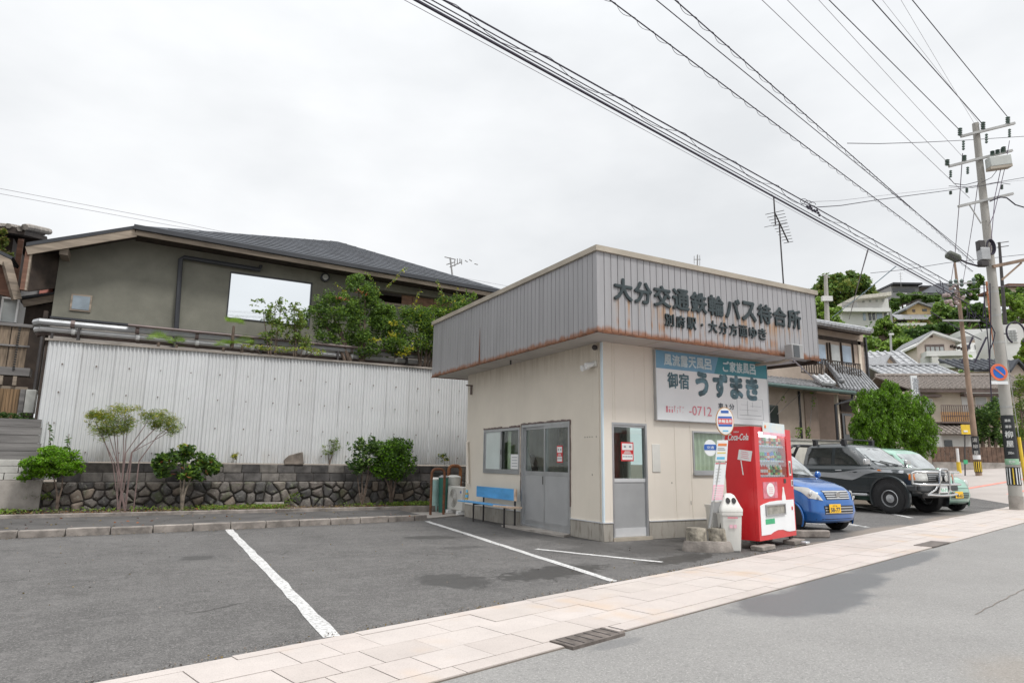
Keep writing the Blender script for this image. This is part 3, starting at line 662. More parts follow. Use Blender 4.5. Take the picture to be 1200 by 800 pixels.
def poster(parent, o, ex, w_, h_, big=True):
    o = Vector(o); ex = Vector(ex); n_ = ex.cross(Vector((0, 0, 1))); ez = Vector((0, 0, 1))
    p = MB(); c = o+ex*w_/2+ez*h_/2; p.obox(c, ex*w_/2, n_*.001, ez*h_/2); P_ = p.build('notice_sticker', m_redprint, parent)
    q = MB(); c2 = c+n_*.002
    for (u0, u1, v0, v1) in ((.08, .92, .58, .93), (.08, .92, .07, .36)): q.obox(o+n_*.0025+ex*w_*(u0+u1)/2+ez*h_*(v0+v1)/2, ex*w_*(u1-u0)/2, n_*.0008, ez*h_*(v1-v0)/2)
    q.build('white_field', m_white, P_)
    q = MB()
    for u0 in (.2, .62): q.obox(o+n_*.0042+ex*w_*(u0+.1)+ez*h_*.76, ex*w_*.085, n_*.0005, ez*h_*.055)
    for k in range(6): q.obox(o+n_*.0042+ex*w_*(.17+k*.13)+ez*h_*.24, ex*w_*.045, n_*.0005, ez*h_*.035)
    q.build('notice_mark', m_inkgrey, P_)
    q = MB()
    for k in range(3): q.obox(o+n_*.0042+ex*w_*.5+ez*h_*(.41+k*.05), ex*w_*(.3-.04*k), n_*.0005, ez*h_*.012)
    q.build('notice_line', m_white, P_)
pp = onY(729, 539, WY+.03); poster(wr, (7.10, WY+.034, 1.30), (1, 0, 0), .27, .32)
# side sliding doors
b = MB(); b.box(WX-.02, WX+.09, LY0, LY0+.04, .04, LZ); b.box(WX-.02, WX+.09, LY1-.05, LY1, .04, LZ); b.box(WX-.018, WX+.088, LY0+.04, LY1-.05, LZ-.05, LZ); b.box(WX-.02, WX+.09, LY0+.04, LY1-.05, .02, .07); b.build('sliding_door_frame', m_alu, wr)
LM = (LY0+LY1)/2
for k, (a, c_, dx) in enumerate(((LY0+.04, LM+.03, .0), (LM-.03, LY1-.05, .035))):
    lf = bxo('sliding_door', WX+.0+dx, WX+.028+dx, a+.04, c_-.04, .16, 1.02, m_alupanel, wr)
    b = MB()
    for y0, y1, z0, z1 in ((a, a+.04, .07, LZ-.05), (c_-.04, c_, .07, LZ-.05), (a+.04, c_-.04, 1.02, 1.09), (a+.04, c_-.04, .07, .16), (a+.04, c_-.04, LZ-.1, LZ-.05)): b.box(WX-.004+dx, WX+.031+dx, y0, y1, z0, z1)
    b.build('door_stile', m_alu, lf)
    bxo('glass', WX+.01+dx, WX+.016+dx, a+.04, c_-.04, 1.09, LZ-.1, m_glass, lf)
bxo('door_handle', WX-.008, WX-.002, LM+.055, LM+.075, .85, 1.0, m_darkst, wr)
poster(wr, (WX+.008, 10.33, 1.26), (0, -1, 0), .19, .31)
b = MB(); b.prism([(WX-.25, LY0-.15, 0), (WX-.012, LY0+.0, 0), (WX-.012, LY1+.35, 0), (WX-.34, LY1+.2, 0)], (0, 0, .035)); b.build('door_step', m_conc, wr)
# peeling rust-brown opening edge
b = MB()
def ragged(y0, y1, z):
    y = y0
    while y < y1: b.box(WX-.026, WX-.0, y, min(y+.07, y1), z+random.uniform(0, .005), z+random.uniform(.02, .045)); y += .07
ragged(LY0, LY1, LZ+.001); ragged(SY0, SY1, SZ1+.001)
z = .5
while z < LZ: b.box(WX-.024, WX-.001, LY1+.0, LY1+random.uniform(.012, .03), z, z+.08); b.box(WX-.024, WX-.001, LY0-random.uniform(.005, .02), LY0, z, z+.08); z += .08
b.build('peeling_edge', m_pipeb, wr)
# side window with frosted left pane, curtain and notice behind
b = MB()
for y0, y1, z0, z1 in ((SY0, SY0+.035, SZ0, SZ1), (SY1-.035, SY1, SZ0, SZ1), (SY0+.035, SY1-.035, SZ1-.05, SZ1), (SY0+.035, SY1-.035, SZ0, SZ0+.09)): b.box(WX-.02, WX+.09, y0, y1, z0, z1)
b.box(WX-.012, WX+.02, 12.50, 12.55, SZ0+.09, SZ1-.05); b.box(WX-.005, WX+.02, 13.23, 13.28, SZ0+.09, SZ1-.05); b.box(WX+.022, WX+.05, SY0+.035, SY0+.07, SZ0+.09, SZ1-.05)
b.build('side_window_frame', m_alu, wr)
bxo('frosted_pane', WX+.004, WX+.01, 12.55, 13.23, SZ0+.09, SZ1-.05, m_frost, wr)
bxo('pane', WX+.034, WX+.04, SY0+.07, 12.5, SZ0+.09, SZ1-.05, m_glass, wr)
bxo('window_latch', WX-.02, WX-.01, 12.48, 12.50, 1.42, 1.52, m_darkst, wr)
def curtain(parent, p0, d, n_, L, z0, z1, m, amp=.02, waves=9):
    b = MB(); d = Vector(d); n_ = Vector(n_); K = waves*8; rs_ = []
    for k in range(K+1):
        q = Vector(p0)+d*(L*k/K)+n_*(amp*math.sin(k/K*waves*math.tau)+.006*random.random()); rs_.append([(q.x, q.y, z0), (q.x, q.y, z1)])
    b.rings(rs_, caps=False, closed=False); return b.build('curtain', m, parent, smooth=True, ang=0)
curtain(wr, (WX+.16, 12.52, 0), (0, -1, 0), (1, 0, 0), .16, SZ0, SZ1, m_curtain, waves=2)
bxo('paper_notice', WX+.028, WX+.031, 11.80, 12.13, SZ0+.1, SZ0+.4, m_white, wr)
b = MB()
for k in range(4): b.box(WX+.026, WX+.0275, 11.85, 12.08, SZ0+.15+k*.06, SZ0+.163+k*.06)
b.build('notice_line', m_inkgrey, wr)
bxo('inner_partition', WX+.55, WX+.58, 12.3, 14.1, .05, 2.5, mat('pale_green_partition', (.5, .53, .43), .8, var=.05), wr)
# front window with green curtain
b = MB()
for x0, x1, z0, z1 in ((NX0, NX0+.03, NZ0, NZ1), (NX1-.03, NX1, NZ0, NZ1), (NX0+.03, NX1-.03, NZ1-.03, NZ1), (NX0+.03, NX1-.03, NZ0, NZ0+.035)): b.box(x0, x1, WY-.015, WY+.07, z0, z1)
b.box(NX0-.01, NX1+.01, WY-.035, WY-.0, NZ0-.05, NZ0-.002); b.build('front_window_frame', MATS['dull_aluminium'], wr)
bxo('pane', NX0+.03, NX1-.03, WY+.02, WY+.026, NZ0+.035, NZ1-.03, m_glass, wr)
curtain(wr, (NX0+.03, WY+.06, 0), (1, 0, 0), (0, 1, 0), NX1-NX0-.06, NZ0+.01, NZ1-.01, m_curtain, .018, 9)
# things inside
ch = thing('chair', 'round brown backed chair seen through the left glass door', 'chair', (7.35, 12.2, .04))
MB().box(7.15, 7.55, 12., 12.4, .44, .5).build('seat', m_wooddark, ch, bevel=.02)
b = MB(); b.prism([(7.33+math.cos(t)*.22, 12.38+math.cos(t)*.1, 1.12+math.sin(t)*.33) for t in [k*math.tau/20 for k in range(20)]], (.05, 0, 0)); b.build('backrest', m_wooddark, ch)
for dx, dy in ((7.19, 12.05), (7.51, 12.05), (7.19, 12.35), (7.51, 12.35)): MB().cyl((dx, dy, .04), (dx, dy, .45), .018).build('leg', m_darkst, ch)
b = MB(); b.bar((7.05, 11.5, .05), (6.9, 11.85, 1.55), .16, .02); tag(b.build('leaning_board', m_white), 'white board leaning inside behind the left glass door', 'board')
sh = thing('leaflet_rack', 'small red and white leaflet rack inside behind the front door glass', 'rack', (7.05, 9.25, 0))
bxo('rack_panel', 6.86, 7.10, 9.22, 9.26, .9, 1.42, m_woodred, sh)
for k in range(3): bxo('leaflet', 6.90+k*.065, 6.95+k*.065, 9.20, 9.215, 1.08+.03*k, 1.36-.04*k, m_white if k != 1 else m_redpale, sh)
tag(bxo('wall_map', 9.2, 10.5, 14.05, 14.1, 1.3, 2.2, mat('faded_map', (.4, .33, .22), .8, var=.35, scale=5)), 'faded brownish map on the rear wall inside the waiting room', 'map')
# fittings on the outside
bp = bxo('blank_plate', 7.75, 7.93, WY-.012, WY-.001, 1.12, 1.60, m_offwhite, None, bevel=.004); tag(bp, 'blank off-white plate on the front wall between door and window', 'plate')
fl = thing('security_light', 'small white twin spotlight under the eaves on the side wall', 'light', (WX-.03, 9.08, 2.95))
MB().box(WX-.04, WX-.001, 9.04, 9.14, 2.90, 3.0).build('base', m_offwhite, fl, bevel=.008)
for k, (dy, dz) in enumerate(((.0, -.0), (.12, -.03))): MB().tube([(WX-.03, 9.09+dy*.3, 2.95), (WX-.08, 9.1+dy, 2.93+dz), (WX-.19, 9.12+dy, 2.90+dz)], [.02, .045, .055], 12).build('lamp_head', m_white, fl, smooth=True)
MB().ball((WX-.06, 9.03, 3.22), .05, 6).build('sensor', m_darkst, fl, smooth=True)
sb = thing('wall_bracket', 'little dark metal bracket high on the far end of the side wall', 'bracket', (WX-.05, 14.0, 2.95))
b = MB(); b.box(WX-.16, WX-.001, 13.98, 14.02, 3.02, 3.05); b.box(WX-.05, WX-.02, 13.98, 14.02, 2.82, 3.02); b.build('arm', m_pipeb, sb)
ho = thing('soffit_hook', 'tiny dark hook under the soffit over the sliding doors', 'hook', (6.4, 11.6, WT)); MB().cyl((6.4, 11.6, WT-.09), (6.4, 11.6, WT), .02, n=6).build('hook', m_darkst, ho)
cd = thing('conduit', 'beige conduit down the rear corner of the side wall', 'pipe', (WX-.04, 14.15, 0))
MB().tube([(WX-.01, 14.1, 1.72), (WX-.05, 14.12, 1.7), (WX-.055, 14.1, 1.6), (WX-.055, 14.0, .75)], .028, 8).build('pipe', m_cream2, cd, smooth=True)
b = MB()
for dy in (0, .07, .14, .21, -.12): b.box(WX-.004, WX-.0, 9.2+dy, 9.22+dy, 1.69, 1.71)
b.box(WX-.004, WX, 9.21, 9.225, 1.05, 1.08); b.box(8.18, 8.195, WY-.004, WY, .92, .95); b.box(8.62, 8.63, WY-.004, WY, .55, .62); b.build('wall_blemish', m_trim, wr)

# roadside advertising board
SX0, SX1, SBZ0, SBZ1, SYF = 7.84, 10.72, 2.03, 3.27, WY-.06
ad = thing('advertising_board', 'big white signboard with blue and teal header under the parapet', 'sign', (SX0, WY, SBZ0))
bxo('board', SX0, SX1, SYF, WY-.004, SBZ0, SBZ1, m_signw, ad)
hb = SBZ1-.325
XM = 9.32
b = MB(); b.prism([(SX0, SYF-.003, hb), (XM-.05, SYF-.003, hb), (XM+.08, SYF-.003, SBZ1), (SX0, SYF-.003, SBZ1)], (0, .0025, 0)); b.build('blue_header', m_signb, ad)
b = MB(); b.prism([(XM-.05, SYF-.003, hb), (SX1, SYF-.003, hb), (SX1, SYF-.003, SBZ1), (XM+.08, SYF-.003, SBZ1)], (0, .0025, 0)); b.build('teal_header', m_signt, ad)
b = MB()
for x0, x1, z0, z1 in ((SX0-.015, SX0, SBZ0-.015, SBZ1+.01), (SX1, SX1+.015, SBZ0-.015, SBZ1+.01), (SX0, SX1, SBZ0-.015, SBZ0)): b.box(x0, x1, SYF-.008, WY-.003, z0, z1)
b.build('board_edge', m_alu, ad)
yf = SYF-.005; kw = dict(depth=.003)
text_row('風流露天風呂', 'header_letter', (8.03, yf, SBZ1-.265), (1, 0, 0), (0, 0, 1), .198, .185, .21, m_signcyan, ad, bold=.03, **kw)
text_row('ご家族風呂', 'header_letter', (9.50, yf, SBZ1-.265), (1, 0, 0), (0, 0, 1), .182, .17, .21, m_signcyan, ad, bold=.03, **kw)
text_row('御宿', 'sign_letter', (8.10, yf+.002, 2.60), (1, 0, 0), (0, 0, 1), .27, .25, .29, m_signink, ad, bold=.03, **kw)
for c_, x_, w_ in (('う', 8.78, .33), ('ず', 9.22, .40), ('ま', 9.67, .35), ('き', 10.10, .36)): text(c_, 'sign_letter', (x_, yf+.002, 2.49), (1, 0, 0), (0, 0, 1), w_, .47, m_signink, ad, bold=.062, **kw)
text('車 3 分', 'sign_print', (9.34, yf+.002, 2.29), (1, 0, 0), (0, 0, 1), .42, .11, m_ink, ad, bold=.012, **kw)
text('徒 歩', 'sign_print', (9.34, yf+.002, 2.11), (1, 0, 0), (0, 0, 1), .3, .11, m_ink, ad, bold=.01, **kw)
text('-0712', 'faded_number', (8.60, yf+.002, 2.14), (1, 0, 0), (0, 0, 1), .56, .17, m_redpale, ad, bold=.0, **kw)
b = MB()                                                  # half worn-off red print before the number
for k in range(7):
    x = 8.05+k*.065; z = 2.17+random.uniform(-.01, .02); b.box(x, x+random.uniform(.008, .045), yf+.001, yf+.003, z, z+random.choice([.012, .11, .06])); b.box(x, x+.035, yf+.001, yf+.003, z+.09, z+.1)
b.build('faded_number_trace', m_redpale, ad)
b = MB()                                                  # faint route map
for x0, x1, z0, z1 in ((9.84, 10.55, 2.52, 2.524), (9.84, 10.55, 2.13, 2.134), (9.84, 9.844, 2.13, 2.52), (10.55, 10.554, 2.13, 2.52), (9.9, 10.5, 2.2, 2.206), (9.9, 10.4, 2.3, 2.304), (10.12, 10.126, 2.2, 2.48), (10.26, 10.264, 2.36, 2.46), (10.2, 10.5, 2.38, 2.384), (9.95, 10.1, 2.4, 2.404)): b.box(x0, x1, yf+.001, yf+.003, z0, z1)
b.build('route_map_line', m_inkgrey, ad)
b = MB()
for k in range(5): b.box(8.02, 8.03, yf, yf+.001, 2.3, 2.31)
# floodlight on the parapet
fl = thing('floodlight', 'grey box floodlight on a bracket at the right end of the parapet', 'light', (10.95, 8.0, 3.5))
p_ = onY(930, 412, 7.98)
MB().box(p_.x-.16, p_.x+.16, 7.88, 8.06, p_.z-.15, p_.z+.13).build('housing', m_fgrey, fl, bevel=.02)
MB().box(p_.x-.13, p_.x+.03, 7.87, 7.879, p_.z-.12, p_.z+.10).build('lens', m_darkwin, fl)
MB().tube([(p_.x, 8.0, p_.z-.15), (p_.x, 8.02, WT-.08), (p_.x-.02, 8.3, WT-.12), (p_.x-.02, 8.85, WT-.10)], .03, 8).build('bracket', m_coping, fl, smooth=True)
# antenna on the roof
def yagi(name, label, base, h, d=(1, .2), sc_=1., tilt=.35, mast_r=.022):
    t = thing(name, label, 'antenna', base); x, y, z = base
    MB().tube([(x, y, z), (x-.03, y, z+h)], mast_r, 6).build('mast', m_darkst, t)
    bm_ = MB(); dv = Vector((d[0], d[1], 0)).normalized(); sv = Vector((-dv.y, dv.x, 0)); top = Vector((x-.03, y, z+h-.05))
    a0 = top-dv*.75*sc_-Vector((0, 0, tilt*.6*sc_)); a1 = top+dv*.35*sc_+Vector((0, 0, tilt*.5*sc_)); bm_.tube([a0, a1], .015*sc_+.006, 5)
    for k in range(11): c = a0.lerp(a1, k/10); hw = (.13+.012*k)*sc_; bm_.tube([c-sv*hw, c+sv*hw], .006*sc_+.003, 4)
    bm_.build('boom', m_darkst, t)
    b2 = MB(); c = a1+Vector((0, 0, .05)); b2.tube([c+Vector((0, 0, -.4*sc_)), c+Vector((0, 0, .42*sc_))], .02*sc_, 5); b2.tube([c+Vector((0, 0, .42*sc_))-dv*.05, c+Vector((0, 0, .42*sc_))+dv*.2], .012*sc_, 4)
    b2.tube([c+Vector((0, 0, -.4*sc_))-sv*.3*sc_, c+Vector((0, 0, -.4*sc_))+sv*.3*sc_], .008, 4); b2.build('reflector', m_darkst, t)
    return t
q = onY(918.5, 332, 13.2); yagi('television_antenna', 'tall mast with a tilted television antenna behind the parapet', (q.x, 13.2, 4.45), (onY(914, 262, 13.2)-onY(918, 332, 13.2)).z+ q.z-4.45, (-1, -.4), 1.15, .5)
# ------------------------------------------------------------------ vending machine
va = onZ(890.4, 634, .13); vb = onZ(933.6, 626.6, .13); vd = vb-va; VW = vd.length; VR = math.atan2(vd.y, vd.x); VH = 1.725; VD = .50
vm = thing('vending_machine', 'red drinks vending machine with lit display beside the waiting room', 'vending machine', (va.x, va.y, .13), VR)
L = dict(wrld=False)
gx0, gx1, gz0, gz1 = .11*VW, .865*VW, .545*VH, .955*VH
b = MB(); b.box(0, VW, .165, VD, 0, VH); b.box(0, gx0, .056, .165, 0, VH); b.box(gx1, VW, .056, .165, 0, VH); b.box(gx0, gx1, .056, .165, 0, gz0); b.box(gx0, gx1, .056, .165, gz1, VH); b.build('cabinet', m_red, vm, False)
bxo('back_panel', .02, VW-.02, VD+.001, VD+.006, .02, VH-.02, m_fgrey, vm, False)
b = MB()                                                   # door frame round the display
gx0, gx1, gz0, gz1 = .11*VW, .865*VW, .545*VH, .955*VH
for x0, x1, z0, z1 in ((.004, gx0, .0, VH-.004), (gx1, VW-.004, .0, VH-.004), (gx0, gx1, gz1, VH-.004), (gx0, gx1, 0, gz0)): b.box(x0, x1, 0, .055, z0, z1)
b.build('door', m_red, vm, False)
db = bxo('display_back', gx0+.002, gx1-.002, .15, .16, gz0+.002, gz1-.002, mat('display_backing', (.75, .84, .88), .5, var=.1, scale=4), vm, False)
m_lit = bpy.data.materials.new('display_tube'); m_lit.use_nodes = True; m_lit.node_tree.nodes['Principled BSDF'].inputs['Emission Color'].default_value = (.9, .97, 1, 1); m_lit.node_tree.nodes['Principled BSDF'].inputs['Emission Strength'].default_value = 7
bxo('display_light', gx0+.03, gx1-.03, .075, .10, gz1-.02, gz1-.004, m_lit, vm, False)
cans = [mat('can_'+n_, c, .3, metal=.2, var=.1) for n_, c in (('red', (.6, .03, .03)), ('blue', (.05, .2, .55)), ('green', (.08, .4, .15)), ('white', (.7, .7, .68)), ('gold', (.55, .38, .1)), ('brown', (.16, .07, .04)), ('orange', (.75, .3, .05)), ('black', (.03, .03, .03)))]
gh = (gz1-gz0)/3
for r_ in range(3):
    z = gz0+.035+r_*gh
    sh = bxo('shelf', gx0+.002, gx1-.002, .062, .148, z-.03, z-.0, m_offwhite, vm, False)
    b = MB(); n_ = 11; dx = (gx1-gx0-.04)/n_
    for k in range(n_): b.box(gx0+.03+k*dx, gx0+.03+k*dx+dx*.6, .056, .0615, z-.026, z-.006)
    b.build('select_button', mat('button_blue', (.25, .42, .55), .3) if r_ == 0 else MATS['button_blue'], sh, False)
    for k in range(n_):
        x = gx0+.02+(k+.5)*dx; c_ = (0 if r_ == 0 and k < 4 else random.randrange(8)); hh = gh*.62 if r_ else gh*.68; rr = dx*.36
        if r_ == 0: prof = [(0, rr), (.72, rr), (.8, rr*.5), (.92, rr*.4), (1, rr*.4)]
        elif r_ == 1 and k > 6: prof = [(0, rr), (.62, rr), (.85, rr*.45), (1, rr*.4)]
        else: hh *= .85; prof = [(0, rr*.9), (.06, rr), (.94, rr), (1, rr*.88)]
        b = MB(); b.tube([(x, .105, z+.001+p_*hh) for p_, _ in prof], [q_ for _, q_ in prof], 8)
        # label band
        b2 = MB(); b2.cyl((x, .105, z+hh*.25), (x, .105, z+hh*.55), rr*1.03, n=8)
        o = b.build('sample_can' if hh < gh*.6 else 'sample_bottle', cans[c_], vm, False, smooth=True); b2.build('can_label', cans[(c_+3) % 8], o, False, smooth=True)
bxo('glass', gx0, gx1, .012, .016, gz0, gz1, m_vglass, vm, False)
# payment column and lower white panel
b = MB(); y = -.012
b.box(.885*VW, .945*VW, -.008, 0, .56*VH, .70*VH); b.box(.93*VW, .975*VW, -.008, 0, .46*VH, .52*VH); b.build('coin_panel', m_offwhite, vm, False)
b = MB(); b.box(.90*VW, .93*VW, -.011, -.008, .58*VH, .68*VH); b.box(.94*VW, .965*VW, -.011, -.008, .47*VH, .51*VH); b.box(.72*VW, .78*VW, -.006, 0, .49*VH, .53*VH); b.build('coin_slot', m_darkst, vm, False)
b = MB(); b.box(.15*VW, .53*VW, -.004, 0, .36*VH, .505*VH); b.build('poster_panel', mat('poster_rose', (.62, .2, .25), .4, var=.3, scale=8), vm, False)
b = MB(); b.prism([(.34*VW+.085*math.cos(t)*VW*1.2, -.008, .435*VH+.105*math.sin(t)) for t in [k*math.tau/24 for k in range(24)]], (0, .0035, 0)); b.build('round_sticker', m_white, vm, False)
b = MB()
for k in range(4): b.box(.28*VW, .40*VW-.01*(k % 2), -.0095, -.0085, .40*VH+k*.03, .40*VH+k*.03+.008)
b.build('sticker_line', m_redpale, vm, False)
b = MB(); bx_ = .69*VW; b.prism([(bx_-.075, -.006, .325*VH), (bx_+.075, -.006, .325*VH), (bx_+.07, -.006, .36*VH), (bx_+.03, -.006, .42*VH), (bx_+.022, -.006, .455*VH), (bx_-.022, -.006, .455*VH), (bx_-.03, -.006, .42*VH), (bx_-.07, -.006, .36*VH)], (0, .005, 0)); b.build('bottle_emblem', m_white, vm, False)
arc = [(.955*VW, -.007, .31*VH)]
pts = [(.05*VW, .045*VH), (.28*VW, .045*VH), (.36*VW, .062*VH), (.48*VW, .074*VH), (.62*VW, .07*VH), (.72*VW, .052*VH), (.80*VW, .045*VH), (.965*VW, .045*VH), (.965*VW, .335*VH), (.5*VW, .335*VH), (.3*VW, .33*VH), (.15*VW, .315*VH), (.05*VW, .30*VH)]
b = MB(); b.prism([(x, -.007, z) for x, z in pts], (0, .006, 0)); lp = b.build('lower_panel', m_signw, vm, False)
b = MB(); ox0, ox1, oz0, oz1 = .17*VW, .69*VW, .205*VH, .305*VH
for x0, x1, z0, z1 in ((ox0, ox0+.02, oz0, oz1), (ox1-.02, ox1, oz0, oz1), (ox0+.02, ox1-.02, oz1-.02, oz1), (ox0+.02, ox1-.02, oz0, oz0+.02)): b.box(x0, x1, -.03, -.007, z0, z1)
b.build('pickup_frame', m_fgrey, vm, False)
b = MB(); b.box(ox0+.02, ox1-.02, -.012, -.008, oz0+.02, oz1-.02); b.build('pickup_flap', mat('flap', (.32, .31, .27), .25, var=.3, scale=5), vm, False)
b = MB(); b.box(.16*VW, .40*VW, -.010, -.0072, .135*VH, .18*VH); gs = b.build('green_sticker', m_green, vm, False)
text('エコ', 'sticker_letter', (.18*VW, -.0105, .145*VH), (1, 0, 0), (0, 0, 1), .2*VW, .03*VH, m_white, gs, wrld=False, depth=.001) if False else None
b = MB(); b.prism([(.90*VW+.02*math.cos(t), -.016, .255*VH+.03*math.sin(t)) for t in [k*math.tau/16 for k in range(16)]], (0, .009, 0)); b.build('lock', m_redprint, vm, False)
b = MB()
for x in (.08, VW-.08):
    for y in (.08, VD-.08): b.cyl((x, y, -.062), (x, y, 0), .018, n=8)
b.build('foot', m_darkst, vm, False)
# header card standing on the top edge
b = MB(); b.box(.20*VW, .80*VW, -.022, -.012, .93*VH, 1.045*VH); hc = b.build('header_card', mat('header_card_print', (.55, .68, .76), .4, var=.35, scale=8, var2=(.75, .72, .62)), vm, False)
b = MB(); b.box(.20*VW, .80*VW, -.0245, -.0225, .93*VH, .955*VH); b.build('card_stripe', m_pkprint, hc, False)
b = MB(); b.ball((.26*VW, -.027, 1.005*VH), .03, 6, sc_=(1, .15, 1)); b.build('card_emblem', m_orprint, hc, False)
# side panel print
text('Coca-Cola', 'brand_lettering', (-.004, VD-.07, .875*VH), (0, -1, 0), (0, 0, 1), .34, .105, m_white, vm, depth=.003, bold=.02, wrld=False, shear=.35)
text('DRINK', 'brand_word', (-.004, VD-.17, .945*VH), (0, -1, 0), (0, 0, 1), .09, .022, m_white, vm, depth=.002, bold=.01, wrld=False)
b = MB(); c = Vector((-.004, .165, .74*VH)); pl_ = []
ca, sa = math.cos(R(-12)), math.sin(R(-12))
for (dy, dz) in ((.11, -.08), (-.11, -.08), (-.11, .08), (.11, .08)): pl_.append((c.x, c.y+dy*ca+dz*sa, c.z-dy*sa*.6+dz*ca))
b.prism(pl_, (.003, 0, 0)); pk = b.build('placard_sticker', m_white, vm, False)
b = MB()
for k in range(4): b.obox(c+Vector((-.001, .0, -.04+k*.03)), (.0008, 0, 0), (0, .065-.01*(k % 2), .01), (0, 0, .004))
b.build('placard_line', m_redpale, pk, False)
b = MB(); b.obox(Vector((-.003, .22, .63*VH)), (.001, 0, 0), (0, .008, 0), (0, .012, .11)); b.build('placard_stick', m_white, vm, False)
# blocks under the machine
for i, (x0, x1, y0, y1, lab) in enumerate(((-.12, .32, -.10, .10, 'rough concrete block under the front left foot of the vending machine'), (VW-.34, VW+.10, -.10, .10, 'rough concrete block under the front right foot of the vending machine'))):
    M_ = Matrix.Translation((va.x, va.y, 0)) @ Matrix.Rotation(VR, 4, 'Z'); cc = [M_ @ Vector(p) for p in ((x0, y0, 0), (x1, y0, 0), (x1, y1, 0), (x0, y1, 0))]
    b = MB(); b.prism(cc, (0, 0, .07)); tag(b.build('concrete_block', m_kerb, bevel=.01, seg=1), lab, 'block', 'blocks by the vending machine')
for i, (x, y, a, l_, wd, h, lab) in enumerate(((8.15, 8.0, .5, .5, .2, .07, 'rough concrete block lying behind the recycling bin'), (10.55, 8.0, -.35, .75, .16, .13, 'long concrete wheel stop beside the blue car front'), (9.2, 7.9, .25, .5, .18, .068, 'flat concrete block under the rear of the vending machine'))):
    b = MB(); c = Vector((x, y, h/2)); e = Vector((math.cos(a), math.sin(a), 0)); s_ = Vector((-e.y, e.x, 0)); b.obox(c, e*l_/2, s_*wd/2, (0, 0, h/2)); tag(b.build('concrete_block', m_kerb, bevel=.02, seg=1), lab, 'block', 'blocks by the vending machine')
p_ = onZ(944, 637, .02); tag(MB().obox(p_+Vector((0, 0, .02)), ru*.07, rv*.05, (0, 0, .02)).build('crushed_can', m_satin, bevel=.012), 'crushed silvery can lying right of the vending machine', 'litter')

# ------------------------------------------------------------------ recycling bins
def bin_(name, label, p, a, s=1., h=.72, lid=True, m=m_offwhite, hole=True, cat='bin'):
    t = thing(name, label, cat, p, a); w0, w1 = .15*s, .19*s; d0, d1 = .13*s, .16*s
    def ring(w_, d_, z, r_=.03):
        o = []
        for sx, sy in ((1, 1), (-1, 1), (-1, -1), (1, -1)):
            for k in range(3):
                t_ = math.atan2(sy, sx)-math.pi/4+math.pi/4*k; o.append((sx*(w_-r_)+math.cos(t_)*r_, sy*(d_-r_)+math.sin(t_)*r_, z))
        return o
    b = MB(); b.rings([ring(w0, d0, 0), ring(w0+.005, d0+.005, .02), ring(w1, d1, h*.92), ring(w1, d1, h)]); b.build('bin_body', m, t, False, smooth=True)
    b = MB(); b.rings([ring(w1+.012, d1+.012, h*.93), ring(w1+.014, d1+.014, h+.01)]); b.build('rim', m, t, False, smooth=True)
    if lid:
        b = MB(); hd = .22*s
        b.rings([ring(w1+.016, d1+.016, h+.012), ring(w1+.016, d1+.016, h+.05), ring(w1-.01, d1-.01, h+.10), ring(w1*.62, d1*.70, h+.10+hd*.6), ring(w1*.5, d1*.52, h+.10+hd*.85), ring(w1*.25, d1*.28, h+.1+hd)]); ld = b.build('lid', m_offwhite, t, False, smooth=True, ang=50)
        if hole:
            for sx in (-.055, .055):
                c = Vector((sx*s, -d1*.72, h+.10+hd*.40)); b = MB(); n_ = Vector((0, -.9, .5)).normalized(); u_ = Vector((1, 0, 0)); v_ = n_.cross(u_)
                b.rings([[c+n_*(.016)+(u_*math.cos(q)*.042+v_*math.sin(q)*.055)*s for q in [k*math.tau/16 for k in range(16)]], [c-n_*.05+(u_*math.cos(q)*.042+v_*math.sin(q)*.055)*s for q in [k*math.tau/16 for k in range(16)]]]); b.build('can_hole', m_black, ld, False)
    b = MB(); b.box(-.07*s, .07*s, -d0-.034*s, -d0-.026*s, h*.8, h*.83) if False else None
    return t
pb_ = onZ(860, 644, 0.); 
bn = bin_('recycling_bin', 'white recycling bin with two round can holes before the vending machine', (7.79, 7.26, .01), R(-28), .80, .55)
b = MB(); b.box(-.075, .075, -.149, -.146, .47, .49); b.build('bin_label', m_redpale, bn, False)
b = MB()
for k in range(2): b.box(-.05+k*.06, -.005+k*.06, -.142, -.139, .33, .38)
b.build('bin_mark', m_pkprint, bn, False)
pb2 = onZ(846, 632, 0.); bin_('recycling_bin', 'second pale bin half hidden behind the bus stop board', (pb2.x, pb2.y+.1, .01), R(-20), .8, .56, lid=False)

# ------------------------------------------------------------------ bus stop sign and timetable
def disc(c, n_, r_, th=.012, seg=28, rx=1.):
    n_ = Vector(n_).normalized(); u_ = Vector((0, 0, 1)).cross(n_).normalized(); v_ = Vector((0, 0, 1)); o = Vector(c)
    return [o+u_*math.cos(t)*r_*rx+v_*math.sin(t)*r_ for t in [k*math.tau/seg for k in range(seg)]], n_*th
s0 = onZ(840, 647, 0.); 
SF = 1.0
bs = thing('bus_stop_sign', 'bus stop post with round red blue and white sign and timetable boards on concrete base', 'bus stop', (s0.x+.02, s0.y+.18, 0))
bc = Vector((s0.x+.02, s0.y+.18, 0)); fn = Vector((-math.sin(AZ-.24)*0-.42, -.9, 0)).normalized(); fx = Vector((-fn.y, fn.x, 0)); fx = fx if fx.x > 0 else -fx
b = MB(); b.rings([[bc+fx*math.cos(t)*.40*k_+fn*math.sin(t)*.20*k_+Vector((0, 0, z)) for t in [k*math.tau/20 for k in range(20)]] for z, k_ in ((0, 1), (.02, 1), (.13, .93), (.15, .88))]); b.build('base_slab', m_kerb, bs, smooth=True)
